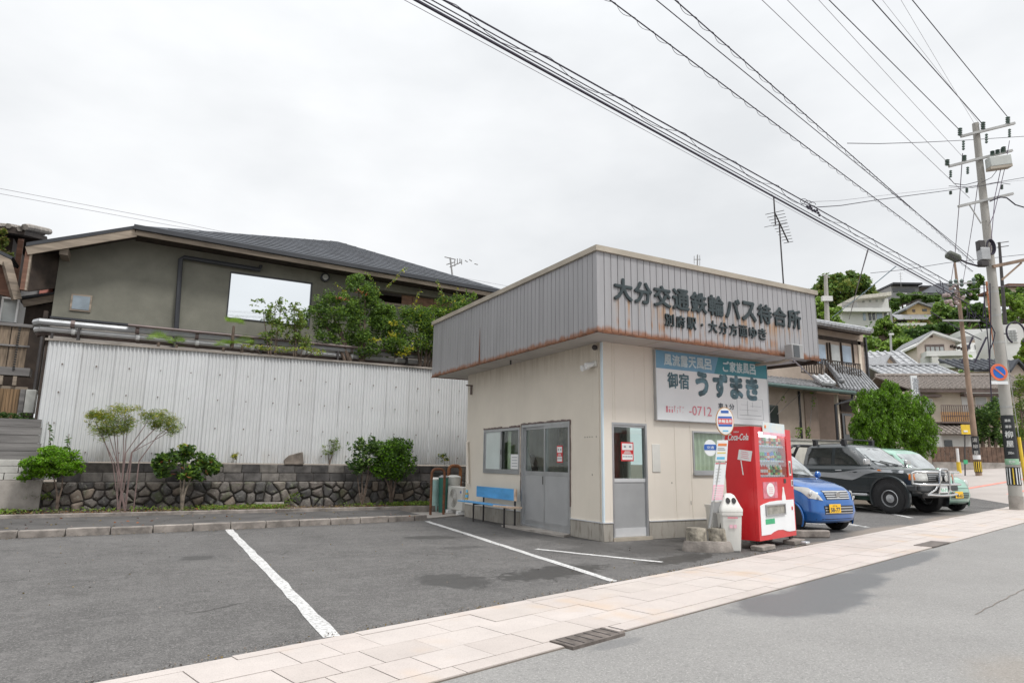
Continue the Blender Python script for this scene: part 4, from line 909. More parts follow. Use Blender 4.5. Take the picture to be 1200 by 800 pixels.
for sx in (-.17, .14):
    b = MB(); c = bc+fx*sx*1.05+Vector((0, 0, 0)); b.rings([[c+fx*math.cos(t)*.155*k_+fn*math.sin(t)*.13*k_+Vector((0, 0, z)) for t in [k*math.tau/14 for k in range(14)]] for z, k_ in ((.15, 1), (.31, .97), (.33, .9))]); b.build('weight_block', mat('mossy_concrete', (.3, .27, .22), .95, var=.4, scale=9, bump=1., bscale=30) if 'mossy_concrete' not in MATS else MATS['mossy_concrete'], bs, smooth=True)
dist_ = bc.length
def at_bs(px, py, off=0.): d = ray(px, py); k_ = (bc.dot(fn)+off)/(Vector((d.x, d.y, 0)).dot(fn)); return CAMP+d*k_
top = at_bs(848, 510); bot = at_bs(829, 630)
b = MB(); b.tube([(bot.x, bot.y, .15), top], .022, 8); b.build('pole', m_steel, bs, smooth=True)
b = MB(); q0 = at_bs(843, 625); b.tube([(q0.x, q0.y, .2), at_bs(848, 580)], .012, 6); b.build('prop', m_darkst, bs)
dc = at_bs(848.3, 493.5, -.0)+fn*.03; R_ = (at_bs(848, 477)-at_bs(848, 510)).length/2*1.0
def pad(c, n_, r_, th, m, name, par, rx=1., z0=-1, z1=1):
    n_ = Vector(n_).normalized(); u_ = Vector((0, 0, 1)).cross(n_).normalized(); v_ = Vector((0, 0, 1)); P_ = []
    for k in range(40):
        t = k*math.tau/40; y = max(z0, min(z1, math.sin(t))); x = math.copysign(math.sqrt(max(0, 1-y*y)), math.cos(t)) if (math.sin(t) < z0 or math.sin(t) > z1) else math.cos(t)
        if P_ and abs(P_[-1][0]-x) < 1e-6 and abs(P_[-1][1]-y) < 1e-6: continue
        P_.append((x, y))
    b = MB(); b.prism([Vector(c)+u_*x*r_*rx+v_*y*r_ for x, y in P_], n_*th); return b.build(name, m, par)
RX = .66
D_ = pad(dc, fn, R_, .015, m_orprint if False else mat('sign_rim', (.5, .28, .12), .5), 'sign_rim', bs, RX)
pad(dc+fn*.015, fn, R_*.93, .004, m_white, 'sign_face', bs, RX)
pad(dc+fn*.019, fn, R_*.80, .002, m_redprint, 'red_band', bs, RX, -.25, .22)
pad(dc+fn*.019, fn, R_*.80, .002, m_blueprint, 'blue_band', bs, RX, .25, .42); pad(dc+fn*.019, fn, R_*.80, .002, m_blueprint, 'blue_band', bs, RX, -.47, -.28)
ex_ = Vector((0, 0, 1)).cross(fn).normalized(); ex_ = ex_ if ex_.x > 0 else -ex_
text('鉄輪温泉', 'stop_name', dc+fn*.0215-ex_*R_*.5-Vector((0, 0, R_*.13)), ex_, (0, 0, 1), R_*1.0, R_*.26, m_white, bs, depth=.001, bold=.02)
b = MB(); b.box(-.5, .5, -.2, .2, 0, 0) if False else None
c = dc+fn*.021+Vector((0, 0, R_*.66)); b = MB(); b.obox(c, ex_*R_*.28, fn*.001, (0, 0, R_*.09)); b.build('bus_emblem', m_blueprint, bs)
c = dc+fn*.021-Vector((0, 0, R_*.68)); b = MB(); b.obox(c, ex_*R_*.2, fn*.001, (0, 0, R_*.045)); b.build('sign_mark', m_cyprint, bs)
# second, smaller sign behind on the same post
c2 = at_bs(832, 524.5, .0)+fn*.0; r2 = (at_bs(832, 515)-at_bs(832, 534)).length/2
p2 = pad(c2, fn, r2, .012, m_signw, 'route_disc', bs, .8); pad(c2+fn*.012, fn, r2*.99, .003, m_blueprint, 'blue_band', bs, .8, -.28, .42)
text('交通', 'route_name', c2+fn*.0155-ex_*r2*.45-Vector((0, 0, r2*.12)), ex_, (0, 0, 1), r2*.9, r2*.35, m_white, bs, depth=.001)
# boards: corners surveyed on the sign's own plane
def board_(pa, pb, pc, pd, th, m, name, off=0.):
    q = [at_bs(*p)+fn*off for p in (pa, pb, pc, pd)]; b = MB(); b.prism(q, fn*th); return b.build(name, m, bs), q
tb, q = board_((837.5, 540), (851, 540), (852.5, 515.5), (840, 515.5), .015, m_signw, 'notice_board', .01)
def on_board(q, u0, u1, v0, v1, m, name, off):
    f = lambda u_, v_: (q[0].lerp(q[1], u_)).lerp(q[3].lerp(q[2], u_), v_)+fn*off
    b = MB(); b.prism([f(u0, v0), f(u1, v0), f(u1, v1), f(u0, v1)], fn*.0015); return b.build(name, m, bs)
on_board(q, .1, .9, .72, .84, m_orprint, 'print_band', .016); on_board(q, .1, .85, .36, .42, m_yelprint, 'print_band', .016); on_board(q, .1, .8, .08, .2, m_cyprint, 'print_band', .016)
on_board(q, .1, .8, .52, .56, m_inkgrey, 'print_line', .016); on_board(q, .1, .7, .60, .63, m_inkgrey, 'print_line', .016)
tb, q = board_((833.5, 587), (846, 586.5), (851, 541.5), (837.5, 541.5), .012, m_signw, 'timetable_board', .005)
on_board(q, .02, .98, .03, .42, m_pkprint, 'pink_timetable', .013); on_board(q, .05, .95, .96, .985, m_redprint, 'print_line', .013)
for k in range(7): on_board(q, .1, .9, .08+k*.045, .095+k*.045, m_white, 'timetable_line', .0146)
for k in range(5): on_board(q, .12, .6, .50+k*.08, .507+k*.08, m_inkgrey, 'print_line', .013)
tb, q = board_((832, 600), (845, 600), (846, 588), (833.3, 588), .012, m_fgrey, 'lower_plate', .0)

# ------------------------------------------------------------------ bench, air conditioner, bins and hoops by the side wall
XB, XS = 6.52, 6.27
b0, b1 = onX(605, 578, XB).y, onX(559, 570, XB).y; zt_, zl_ = onX(582, 571, XB).z, onX(582, 584, XB).z; s0y, s1y = onX(599, 594, XS).y, onX(536, 588, XS).y; zs = .385
be = thing('bench', 'sky blue plank bench with dark steel legs against the side wall', 'bench', (6.4, 13.1, 0))
b = MB(); b.box(XB-.012, XB+.012, b0, b1, zl_, zt_); bk = b.build('backrest', m_blueb, be, bevel=.005)
b = MB(); b.box(XB-.016, XB+.015, b0-.01, b0+.07, zl_-.003, zt_+.003); b.build('peeled_edge', m_peel, bk)
b = MB(); b.prism([(XS, s0y, zs), (XS+.22, s0y-.02, zs), (XS+.22, s1y-.1, zs), (XS, s1y, zs)], (0, 0, .025)); st_ = b.build('seat', m_blueb, be, bevel=.005)
b = MB(); b.prism([(XS-.006, s0y-.01, zs-.004), (XS+.225, s0y-.03, zs-.004), (XS+.228, s0y+.04, zs-.004), (XS-.004, s0y+.75, zs-.004)], (0, 0, .031)); b.build('peeled_edge', m_peel, st_)
for y in (s0y+.35, s1y-.75):
    MB().bar((XS+.04, y, 0.0), (XS+.04, y, zs), .028, .028).build('leg', m_darkst, be)
    MB().bar((XB+.03, y-.0, 0.0), (XB+.03, y-.0, zt_-.03), .028, .028).build('back_post', m_darkst, be)
    MB().bar((XS+.04, y, zs-.02), (XB+.02, y, zs-.02), .028, .025).build('crossbar', m_darkst, be)
DKY = onX(547, 585, 6.2).y
dk = thing('drink_can', 'yellow and blue drink can left on the blue bench', 'can', (6.2, DKY, .458))
MB().cyl((6.2, DKY, .458), (6.2, DKY, .60), .035, n=12).build('can_body', cans[4], dk, smooth=True); MB().cyl((6.2, DKY, .50), (6.2, DKY, .56), .036, n=12).build('label', m_cyprint, dk, smooth=True); MB().cyl((6.2, DKY, .60), (6.2, DKY, .66), .022, n=8).build('cap', m_cyprint, dk, smooth=True)
AX0, AX1 = onY(541, 600, 14.42).x, onY(552, 600, 14.42).x; AY0 = 14.42; AY1 = onX(524, 600, AX0).y
ac = thing('air_conditioner_unit', 'off-white outdoor air conditioner unit on two white feet by the rear corner', 'air conditioner', (AX0, AY0, 0))
MB().box(AX0, AX1, AY0, AY1, .11, .66).build('casing', m_offwhite, ac, bevel=.015)
b = MB(); yc = AY0+(AY1-AY0)*.60
for k in range(8):
    r_ = .03+k*.025; c = Vector((AX0-.008, yc, .39)); b.tube([c+Vector((0, math.cos(t)*r_, math.sin(t)*r_)) for t in [j*math.tau/20 for j in range(21)]], .004, 4)
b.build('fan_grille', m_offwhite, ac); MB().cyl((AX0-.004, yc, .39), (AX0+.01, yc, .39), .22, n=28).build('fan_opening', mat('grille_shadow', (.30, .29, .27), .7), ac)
MB().box(AX0-.004, AX0, AY0+.04, AY0+.10, .52, .57).build('badge', m_blueprint, ac)
for y in (AY0+.04, AY1-.2): MB().box(AX0-.08, AX1+.03, y, y+.12, .02, .108).build('foot', m_white, ac, bevel=.01)
MB().box(AX0+.1, AX1+.1, 14.1, 14.36, .01, .05).build('slab', m_conc, ac)
for i, (px, y, r_, h, m_, lab) in enumerate(((531, 15.5, .17, .86, m_offwhite, 'pale lidded bin behind the air conditioner'), (519, 15.35, .12, .86, mat('dark_green_plastic', (.03, .14, .11), .5), 'narrow dark green bin left of the pale lidded bin'), (509.5, 15.7, .12, .80, mat('mint_plastic', (.33, .5, .47), .5), 'mint coloured pail inside the dark rusty hoop'))):
    x = onY(px, 590, y).x; t = thing('waste_bin', lab, 'bin', (x, y, .02))
    MB().tube([(x, y, .02), (x, y, h*.95), (x, y, h)], [r_*.85, r_, r_*1.05], 16).build('bin_body', m_, t, smooth=True); MB().tube([(x, y, h+.001), (x, y, h+.03), (x, y, h+.06)], [r_*1.08, r_*1.02, r_*.5], 16).build('lid', m_offwhite if i != 1 else m_fgrey, t, smooth=True)
def hoop(name, label, p, dx, h, r_, m):
    t = thing(name, label, 'barrier', p); x, y, z = p; e = Vector((math.cos(dx), math.sin(dx), 0)); w_ = .33; P_ = [(x, y, z), (x, y, z+h-.12)]
    for k in range(1, 6): a = math.pi-k*math.pi/12; P_.append((x+e.x*(.12+.12*math.cos(a)), y+e.y*(.12+.12*math.cos(a)), z+h-.12+.12*math.sin(a)))
    for k in range(1, 7): a = math.pi/2-k*math.pi/12; P_.append((x+e.x*(w_*1.-.12+.12*math.cos(a)), y+e.y*(w_-.12+.12*math.cos(a)), z+h-.12+.12*math.sin(a)))
    P_.append((x+e.x*w_, y+e.y*w_, z)); MB().tube(P_, r_, 8).build('hoop', m, t, smooth=True)
h0 = onZ(504.5, 599, .1); h1 = onY(514, 590, h0.y); hoop('hoop_barrier', 'dark rusty hoop barrier at the end of the flower bed', (h0.x, h0.y, .0), .0, 1.08, .032, m_rust)
h0 = onY(525, 590, 15.9); hoop('hoop_barrier', 'bright orange rusty hoop barrier behind the air conditioner', (h0.x, 15.9, .02), .0, 1.13, .045, m_rust2)
# ------------------------------------------------------------------ stone wall, block wall, corrugated fence
SWY = 16.6
stw = thing('stone_wall', 'low wall of dark rough field stones below the concrete blocks', 'wall', (2., SWY, 0))
X0, X1, ZB, ZT = -4.2, 8.0, .12, .735
bxo('mortar_core', X0-8, X1, SWY+.03, SWY+.35, 0, ZT, m_mortar, stw)
def clip(poly, p, n):
    out = []
    for i in range(len(poly)):
        a, c = poly[i], poly[(i+1) % len(poly)]; da = (a[0]-p[0])*n[0]+(a[1]-p[1])*n[1]; dc = (c[0]-p[0])*n[0]+(c[1]-p[1])*n[1]
        if da <= 0: out.append(a)
        if da*dc < 0: t = da/(da-dc); out.append((a[0]+(c[0]-a[0])*t, a[1]+(c[1]-a[1])*t))
    return out
seeds = []; tries = 0
while len(seeds) < 175 and tries < 9000:
    tries += 1; q = (random.uniform(X0, X1), random.uniform(ZB+.03, ZT-.03)); lim = random.choice((.13, .17, .22))
    if all(((q[0]-p[0])/1.25)**2+(q[1]-p[1])**2 > lim**2 for p in seeds): seeds.append(q)
for q in seeds:
    poly = [(q[0]-.5, ZB), (q[0]+.5, ZB), (q[0]+.5, ZT), (q[0]-.5, ZT)]
    for p in seeds:
        if p is q or abs(p[0]-q[0]) > 1: continue
        m_ = ((p[0]+q[0])/2, (p[1]+q[1])/2); n_ = (p[0]-q[0], p[1]-q[1]); L_ = math.hypot(*n_); poly = clip(poly, (m_[0]-n_[0]/L_*.009, m_[1]-n_[1]/L_*.009), n_)
        if len(poly) < 3: break
    if len(poly) < 3: continue
    cx = sum(p[0] for p in poly)/len(poly); cz = sum(p[1] for p in poly)/len(poly)
    P2 = []
    for i in range(len(poly)):                      # cut the corners so that the outline is rounded
        a, c = poly[i], poly[(i+1) % len(poly)]
        for t in (.12, .88): P2.append((a[0]+(c[0]-a[0])*t, a[1]+(c[1]-a[1])*t))
    tilt = random.uniform(-.12, .12); dep = random.uniform(.03, .08); R3 = []
    for k_, dy in ((1., .05), (.97, -.012), (.80, -dep*.75), (.45, -dep)):
        R3.append([(cx+(x-cx)*k_, SWY+dy+(x-cx)*tilt*(dy < 0)+random.uniform(-.007, .007), cz+(z-cz)*k_) for x, z in P2])
    b = MB(); b.rings(R3); b.build('stone', m_stones[random.choice([0, 0, 1, 1, 3, 2, 4, 5, 5])], stw, smooth=True, ang=24)
BY = SWY+.02
blw = thing('block_wall', 'two courses of dark weathered concrete blocks on the stone wall', 'wall', (2., BY, ZT))
for r_ in range(2):
    x = -1.15 if r_ else -1.5
    while x < 8.0:
        w_ = .40; z0 = ZT+.01+r_*.20; h = .185
        if r_ == 1 and x < -.7: x += w_; continue
        o = bxo('concrete_block', x+.006, x+w_-.006, BY+random.uniform(0, .02), BY+.16, z0, z0+h, random.choice(m_blocks), blw, bevel=.008); x += w_
bxo('mortar_bed', -1.5, 8.0, BY+.03, BY+.14, ZT, ZT+.40, m_mortar, blw)
tag(bxo('wall_slab', 2.4, 3.02, SWY-.16, SWY-.05, .22, .27, m_conc), 'pale concrete slab fragment lying at the foot of the stone wall', 'slab')
FY = 16.78; FX = -1.99; FXE = 8.3; FZ0 = 1.16; FZL, FZR = 3.68, 3.76
def fz(x): return FZL+(FZR-FZL)*(x-FX)/(6.8-FX)
fe = thing('corrugated_fence', 'tall pale corrugated sheet fence with vertical ribs above the block wall', 'fence', (2, FY, 0))
x = FX; pit = .078
while x < FXE:
    w_ = min(pit*8, FXE-x); b = MB(); n_ = int(round(w_/pit))*8; rs_ = []; off = .0 if int(round((x-FX)/.624)) % 2 else -.011
    for k in range(n_+1):
        xx = x+w_*k/n_; y = FY+off+.019*math.cos((xx-FX)/pit*math.tau); zb = FZ0 if xx > -1.0 else .78
        rs_.append([(xx, y, zb), (xx, y, fz(xx))])
    b.rings(rs_, caps=False, closed=False); b.build('corrugated_sheet', m_corr, fe, smooth=True, ang=0); x += w_
b = MB()
for zz in (1.35, 1.95, 2.6, 3.2):
    for k in range(17):
        xx = FX+.3+k*.62; b.box(xx-.012, xx+.012, FY-.03, FY-.012, zz-.012+random.uniform(-.01, .01), zz+.012)
b.build('screw', m_screw, fe)['kind'] = 'stuff'
b = MB(); b.prism([(FX-.06, FY-.06, FZL), (FXE, FY-.06, fz(FXE)), (FXE, FY-.06, fz(FXE)+.045), (FX-.06, FY-.06, FZL+.045)], (0, .12, 0)); b.build('top_rail', m_trim, fe)
b = MB(); b.box(FX-.05, FX-.005, FY+.0, FY+.08, .5, FZL); b.build('end_post', m_wooddark, fe)
for zz in (1.5, 2.5, 3.4): bxo('back_rail', FX, FXE, FY+.03, FY+.09, zz, zz+.06, m_wooddark, fe)
rk = thing('rock', 'pointed grey rock standing on the block wall before the fence', 'rock', (3.0, 16.68, 1.13))
pk = onY(345, 541, 16.68); bm_ = MB(); W_ = .27
prof = [(-.25, 0), (-.27, .12), (-.16, .24), (.03, .30), (.17, .34), (.19, .22), (.215, 0)]
b = MB(); c0 = [(pk.x+a, 16.60+.02*abs(a), 1.13+z*.95) for a, z in prof]; c1 = [(pk.x+a*.85+.01, 16.76, 1.13+z*.8) for a, z in prof]; b.rings([c0, c1]); b.build('rock_body', m_rock, rk, bevel=.02)
# grey plank fence and pale concrete wall at the far left
PY = 16.55; x1 = onY(51, 492, PY).x
BKB = None
pf = thing('plank_fence', 'weathered grey plank fence on a pale concrete wall at the left edge', 'fence', (-4, PY, 1.2))
zt = onY(40, 491, PY).z; zb = onY(40, 538, PY).z; n_ = 5; hh = (zt-zb)/n_
for k in range(n_): bxo('plank', -12, x1+random.uniform(-.03, .02), PY-.02-random.uniform(0, .006), PY+.02, zb+k*hh+.003, zb+(k+1)*hh-.003, m_woodgrey, pf)
for x in (x1-.1, x1-1.3, x1-2.5): bxo('post', x-.04, x+.04, PY+.02, PY+.09, .5, zt, m_wooddark, pf)
bxo('gap_shade_board', -12, x1-.05, PY+.022, PY+.03, zb, zt-.01, m_wooddark, pf)  # dark sheet added behind the planks to give the gaps their shade
cw = thing('concrete_wall', 'pale concrete block wall under the grey plank fence', 'wall', (-4, PY, 0))
xb = onY(33, 560, PY).x; zc = onY(20, 562, PY).z
for r_ in range(3):
    z0 = zc+(zb-zc)*r_/3; x = xb+.1*(r_ % 2)+r_*.12
    while x > -9: bxo('concrete_block', x-.39, x-.004, PY-.04, PY+.12, z0+.004, z0+(zb-zc)/3-.004, mat('pale_block', (.47, .46, .43), .9, var=.15, scale=3, bump=.4) if 'pale_block' not in MATS else MATS['pale_block'], cw, bevel=.006); x -= .4
bxo('wall_footing', -12, xb+.25, PY-.08, PY+.12, .2, zc-.002, m_conc, cw)
# ------------------------------------------------------------------ foliage
def leaves(name, pts, size, mats, parent, aspect=.5, tilt=.7, jitter=.35, weights=None, kind=None, curl=.25, dirs=None):
    """one small bent leaf (two triangles) at every point"""
    n = len(pts); pts = np.asarray(pts, float)
    if dirs is None: d = rng.normal(size=(n, 3)); d[:, 2] *= tilt
    else: d = np.asarray(dirs) + rng.normal(size=(n, 3))*.35
    d /= np.linalg.norm(d, axis=1)[:, None]+1e-9
    q = rng.normal(size=(n, 3)); s_ = np.cross(d, q); s_ /= np.linalg.norm(s_, axis=1)[:, None]+1e-9; nn = np.cross(d, s_)
    L = size*(1+rng.uniform(-jitter, jitter, n))[:, None]; W = L*aspect
    v = np.stack([pts-d*L*.5, pts+s_*W*.5+nn*L*curl*.4, pts+d*L*.5, pts-s_*W*.5+nn*L*curl*.4], 1).reshape(-1, 3)
    me = bpy.data.meshes.new(name); me.vertices.add(4*n); me.vertices.foreach_set('co', v.ravel())
    me.loops.add(6*n); base = np.arange(n)[:, None]*4; me.loops.foreach_set('vertex_index', (base+np.array([0, 1, 2, 0, 2, 3])).ravel().astype(np.int32))
    me.polygons.add(2*n); me.polygons.foreach_set('loop_start', np.arange(2*n, dtype=np.int32)*3)
    if not isinstance(mats, (list, tuple)): mats = [mats]
    for m in mats: me.materials.append(m)
    if len(mats) > 1:
        mi = rng.choice(len(mats), n, p=weights); me.polygons.foreach_set('material_index', np.repeat(mi, 2).astype(np.int32))
    me.update(calc_edges=True); me.validate()
    o = link_mesh(name, me, parent)
    if kind: o['kind'] = kind
    return o
def cloud(c, r, n, sub=14, spread=.33, shell=.75, low=-1.):
    """points of a crown: many small leaf clumps on and inside an uneven ellipsoid"""
    c = np.array(c, float); r = np.array(r, float); out = []
    d = rng.normal(size=(sub, 3)); d /= np.linalg.norm(d, axis=1)[:, None]; d[:, 2] = np.where(d[:, 2] < low, -d[:, 2], d[:, 2])
    cc = c + d*r*(shell+rng.uniform(-.35, .2, (sub, 1)))
    w_ = rng.uniform(.4, 1.6, sub); w_ /= w_.sum(); k = rng.choice(sub, n, p=w_)
    e = rng.normal(size=(n, 3)); e /= np.linalg.norm(e, axis=1)[:, None]; e *= rng.uniform(.35, 1, (n, 1))**.6
    return cc[k] + e*r*spread*rng.uniform(.8, 1.15, (n, 1))
def branches(name, base, tips, r0, m, parent, n=6, wob=.06):
    b = MB(); base = Vector(base)
    for t in tips:
        t = Vector(t); mid = base.lerp(t, .5)+Vector((random.uniform(-wob, wob), random.uniform(-wob, wob), (t-base).length*.06))
        b.tube([base, base.lerp(mid, .6)+Vector((random.uniform(-wob, wob)*.3, 0, 0)), mid, t], [r0, r0*.8, r0*.6, r0*.25], n)
    return b.build(name, m, parent, smooth=True)

# 1 bright azalea, 2 feathery nandina, 3 camellia, 4 pair of dark shrubs
def shrub(label, name, base, clumps, n, size, mats, weights=None, stems=None, r0=.03, bark=m_bark, cat='shrub', sub=14, aspect=.5, group=None, spread=.33, **kw):
    t = thing(name, label, cat, base, 0, group); P_ = []
    tot = sum(r[0]*r[2] for c, r in clumps)
    for c, r in clumps: P_.append(cloud(c, r, max(20, int(n*r[0]*r[2]/tot)), sub, spread))
    leaves('foliage', np.concatenate(P_), size, mats, t, aspect, weights=weights, **kw)
    tips = stems if stems is not None else [c for c, r in clumps][:5]
    branches('stem', base, tips, r0, bark, t); return t
def C_(px, py, Y, rx, rz, ry=None):       # crown clump surveyed on the plane Y
    p = onY(px, py, Y); s_ = (onY(px+10, py, Y)-onY(px, py, Y)).length/10
    return (tuple(p), (rx*s_, (ry if ry else rx)*s_*.8, rz*s_))
Y = 16.15; bz = .16
def bs_(px, py, Yq=Y): p = onY(px, py, Yq); return (p.x, Yq, bz)
shrub('low clipped azalea with bright green leaves before the plank fence', 'azalea', bs_(66, 600), [C_(58, 540, Y, 34, 17), C_(72, 533, Y, 28, 15), C_(40, 549, Y, 20, 12), C_(27, 560, Y, 10, 5), C_(84, 545, Y, 16, 12), C_(62, 552, Y, 26, 10)], 9500, .055, [L_bright, L_mid, L_light], [.6, .2, .2], sub=22, r0=.025, stems=[tuple(onY(60, 548, Y)), tuple(onY(74, 550, Y))])
tw = thing('sapling', 'thin leafy sapling sticking up behind the bright azalea', 'sapling', bs_(62, 560, 16.35)); P_ = []
for px0, px1 in ((60, 57), (78, 81)):
    for k in range(14): p = onY(px0+(px1-px0)*k/14+random.uniform(-4, 4), 530-k*(2.6 if px0 == 60 else 1.4), 16.35); P_.append(p)
leaves('leaf', [tuple(p) for p in P_], .10, [L_dark, L_mid], tw, .55); b = MB(); b.tube([onY(62, 560, 16.35), onY(60, 530, 16.35), onY(57, 494, 16.35)], .006, 5); b.tube([onY(66, 560, 16.35), onY(78, 532, 16.35), onY(81, 508, 16.35)], .006, 5); b.build('stem', m_bark, tw)
def nandina():
    p0 = onY(140, 600, Y); t = thing('nandina', 'feathery yellow green nandina with a fan of thin bare stems', 'shrub', (p0.x, Y, bz)); P_ = []; st_ = MB(); P2 = []
    cl = [(117, 500, 13, 12), (132, 488, 16, 12), (147, 479, 14, 7), (150, 497, 9, 9), (110, 488, 9, 7), (178, 484, 13, 7), (193, 489, 15, 8), (204, 500, 10, 9), (186, 497, 9, 6), (137, 502, 12, 8), (122, 486, 10, 6)]
    for px, py, rx, ry in cl:
        c, r = C_(px, py, Y, rx, ry); q = cloud(c, (r[0]*1.15, r[1], r[2]*1.1), 520, 14, .62, .75); (P_ if py > 494 else P2).append(q)
        fork = onY(141+(px-141)*.25, 545 if px < 165 else 530, Y); st_.tube([(p0.x+random.uniform(-.05, .12), Y, bz), fork+Vector((random.uniform(-.04, .04), 0, 0)), Vector(c)-Vector((0, 0, r[2]*.2)) - (Vector(c)-fork)*.3, Vector(c)], [.011, .010, .008, .003], 5)
    for px, py, rx, ry, n_ in ((130, 496, 27, 22, 800), (190, 496, 26, 16, 700), (118, 508, 16, 12, 260)):
        c, r = C_(px, py, Y, rx, ry); P_.append(cloud(c, r, n_, 30, .35, .7))
    leaves('foliage', np.concatenate(P_), .065, [L_olive, L_mid, L_hill2, L_yel], t, .14, weights=[.4, .2, .25, .15]); leaves('foliage', np.concatenate(P2), .065, [L_yel, L_olive, L_light], t, .14, weights=[.35, .4, .25])
    st_.tube([(p0.x+.25, Y, bz), onY(163, 540, Y), onY(185, 510, Y), onY(200, 500, Y)], [.014, .012, .009, .004], 5); st_.build('stem', mat('purple_brown_bark', (.2, .14, .13), .9, var=.2), t, smooth=True)
nandina()
shrub('camellia bush with glossy green leaves and a pale single trunk', 'camellia', bs_(213, 597), [C_(198, 540, Y, 18, 14), C_(215, 533, Y, 17, 14), C_(238, 545, Y, 18, 14), C_(252, 548, Y, 12, 10), C_(188, 552, Y, 12, 9), C_(222, 555, Y, 20, 10)], 2600, .10, [L_mid, L_dark, L_light, L_red], [.46, .38, .14, .02], bark=m_barkp, r0=.03, stems=[tuple(onY(211, 548, Y)), tuple(onY(228, 552, Y)), tuple(onY(216, 540, Y))], sub=16, spread=.4)
shrub('yellowish shoots growing at the top of the camellia', 'young_shoot', bs_(216, 560, 16.3), [C_(215, 523, 16.3, 7, 5)], 70, .07, [L_light, L_yel], r0=.006, cat='plant')
shrub('loose dark leaved shrub left of the dense round shrub', 'shrub', bs_(424, 592), [C_(425, 532, Y, 17, 17), C_(438, 545, Y, 16, 10), C_(418, 548, Y, 10, 7), C_(434, 522, Y, 13, 10)], 1500, .085, [L_dark, L_mid, L_hill2], [.6, .3, .1], r0=.02, spread=.38)
shrub('dense round shrub with bright green tips before the block wall', 'shrub', bs_(458, 592), [C_(462, 540, Y, 22, 25), C_(455, 530, Y, 20, 18), C_(472, 532, Y, 14, 18), C_(446, 548, Y, 12, 14), (tuple(onY(462, 541, Y)), (.42, .34, .40)), (tuple(onY(460, 532, Y)), (.34, .3, .3))], 9500, .07, [L_mid, L_bright, L_dark], [.5, .25, .25], r0=.03, sub=26, spread=.35)
t = shrub('wispy pale green tree seedling by the pointed rock', 'seedling', (onY(386, 541, 16.7).x, 16.7, 1.13), [C_(388, 524, 16.7, 14, 6), C_(384, 530, 16.7, 10, 4), C_(392, 516, 16.7, 7, 4)], 420, .07, [L_olive, L_light, L_mid], [.5, .2, .3], r0=.014, cat='plant', aspect=.2)
shrub('tiny yellow grass tuft on top of the block wall', 'grass_tuft', (onY(276, 545, 16.7).x, 16.62, 1.13), [C_(276, 534, 16.62, 6, 4)], 90, .10, [L_yel, L_olive], r0=.005, cat='plant', aspect=.12)
shrub('small dark weed on the wall beside the waiting room', 'weed', (onY(520, 543, 16.7).x, 16.62, 1.13), [C_(520, 536, 16.62, 6, 6)], 130, .06, [L_dark, L_mid, L_yel], r0=.005, cat='plant')
# weeds and grass in the bed
P_ = []
for px0, px1, nn_ in ((0, 20, 120), (150, 250, 260), (235, 330, 900), (300, 335, 300), (400, 500, 260), (455, 505, 1100), (20, 140, 150)):
    for _ in range(nn_):
        px = random.uniform(px0, px1); p = onZ(px, 601-(px-0)*.019, .15); P_.append((p.x, random.uniform(15.75, 16.5), .17+random.random()*.07))
for (px, py) in ((345, 580), (337, 588), (56, 582), (38, 582)):
    p = onY(px, py, 16.5)
    for _ in range(40): P_.append((p.x+random.gauss(0, .08), 16.48, p.z+random.gauss(0, .04)))
tag(leaves('weeds', P_, .07, [L_light, L_mid, L_olive, L_dry], None, .25, weights=[.4, .3, .15, .15], kind='stuff'), 'low weeds and grass growing in the narrow bed', None)
P_ = [(random.uniform(-4, 7.4), random.uniform(15.72, 16.55), .16+random.random()*.02) for _ in range(1500)] + [(random.uniform(-3, 5.3), random.uniform(13.3, 15.6), .108) for _ in range(160)] + [(random.uniform(-3, 5.3), ky(0)-.05+random.uniform(-.1, .1), .006) for _ in range(0)]
tag(leaves('fallen_leaves', P_, .05, [L_dry, L_red, m_pipeb], None, .5, tilt=.15, weights=[.5, .15, .35], kind='stuff'), 'dry fallen leaves and litter scattered over the bed')

P_ = []
for _ in range(600):
    uu = random.uniform(-1.5, 9); P_.append(rp(uu, swid(uu)+abs(random.gauss(0, .05)), .008))
for _ in range(500): P_.append((random.uniform(-3, 9), random.uniform(6.5, 13), .007))
for _ in range(500): xx = random.uniform(-3, 5.4); P_.append((xx, ky(xx)-abs(random.gauss(0, .09)), .008))
tag(leaves('grit', P_, .017, [m_kerb, m_joint, L_dry], None, .8, tilt=.3, weights=[.3, .5, .2], kind='stuff'), 'loose grit and crumbs along the kerb and pavement edge')

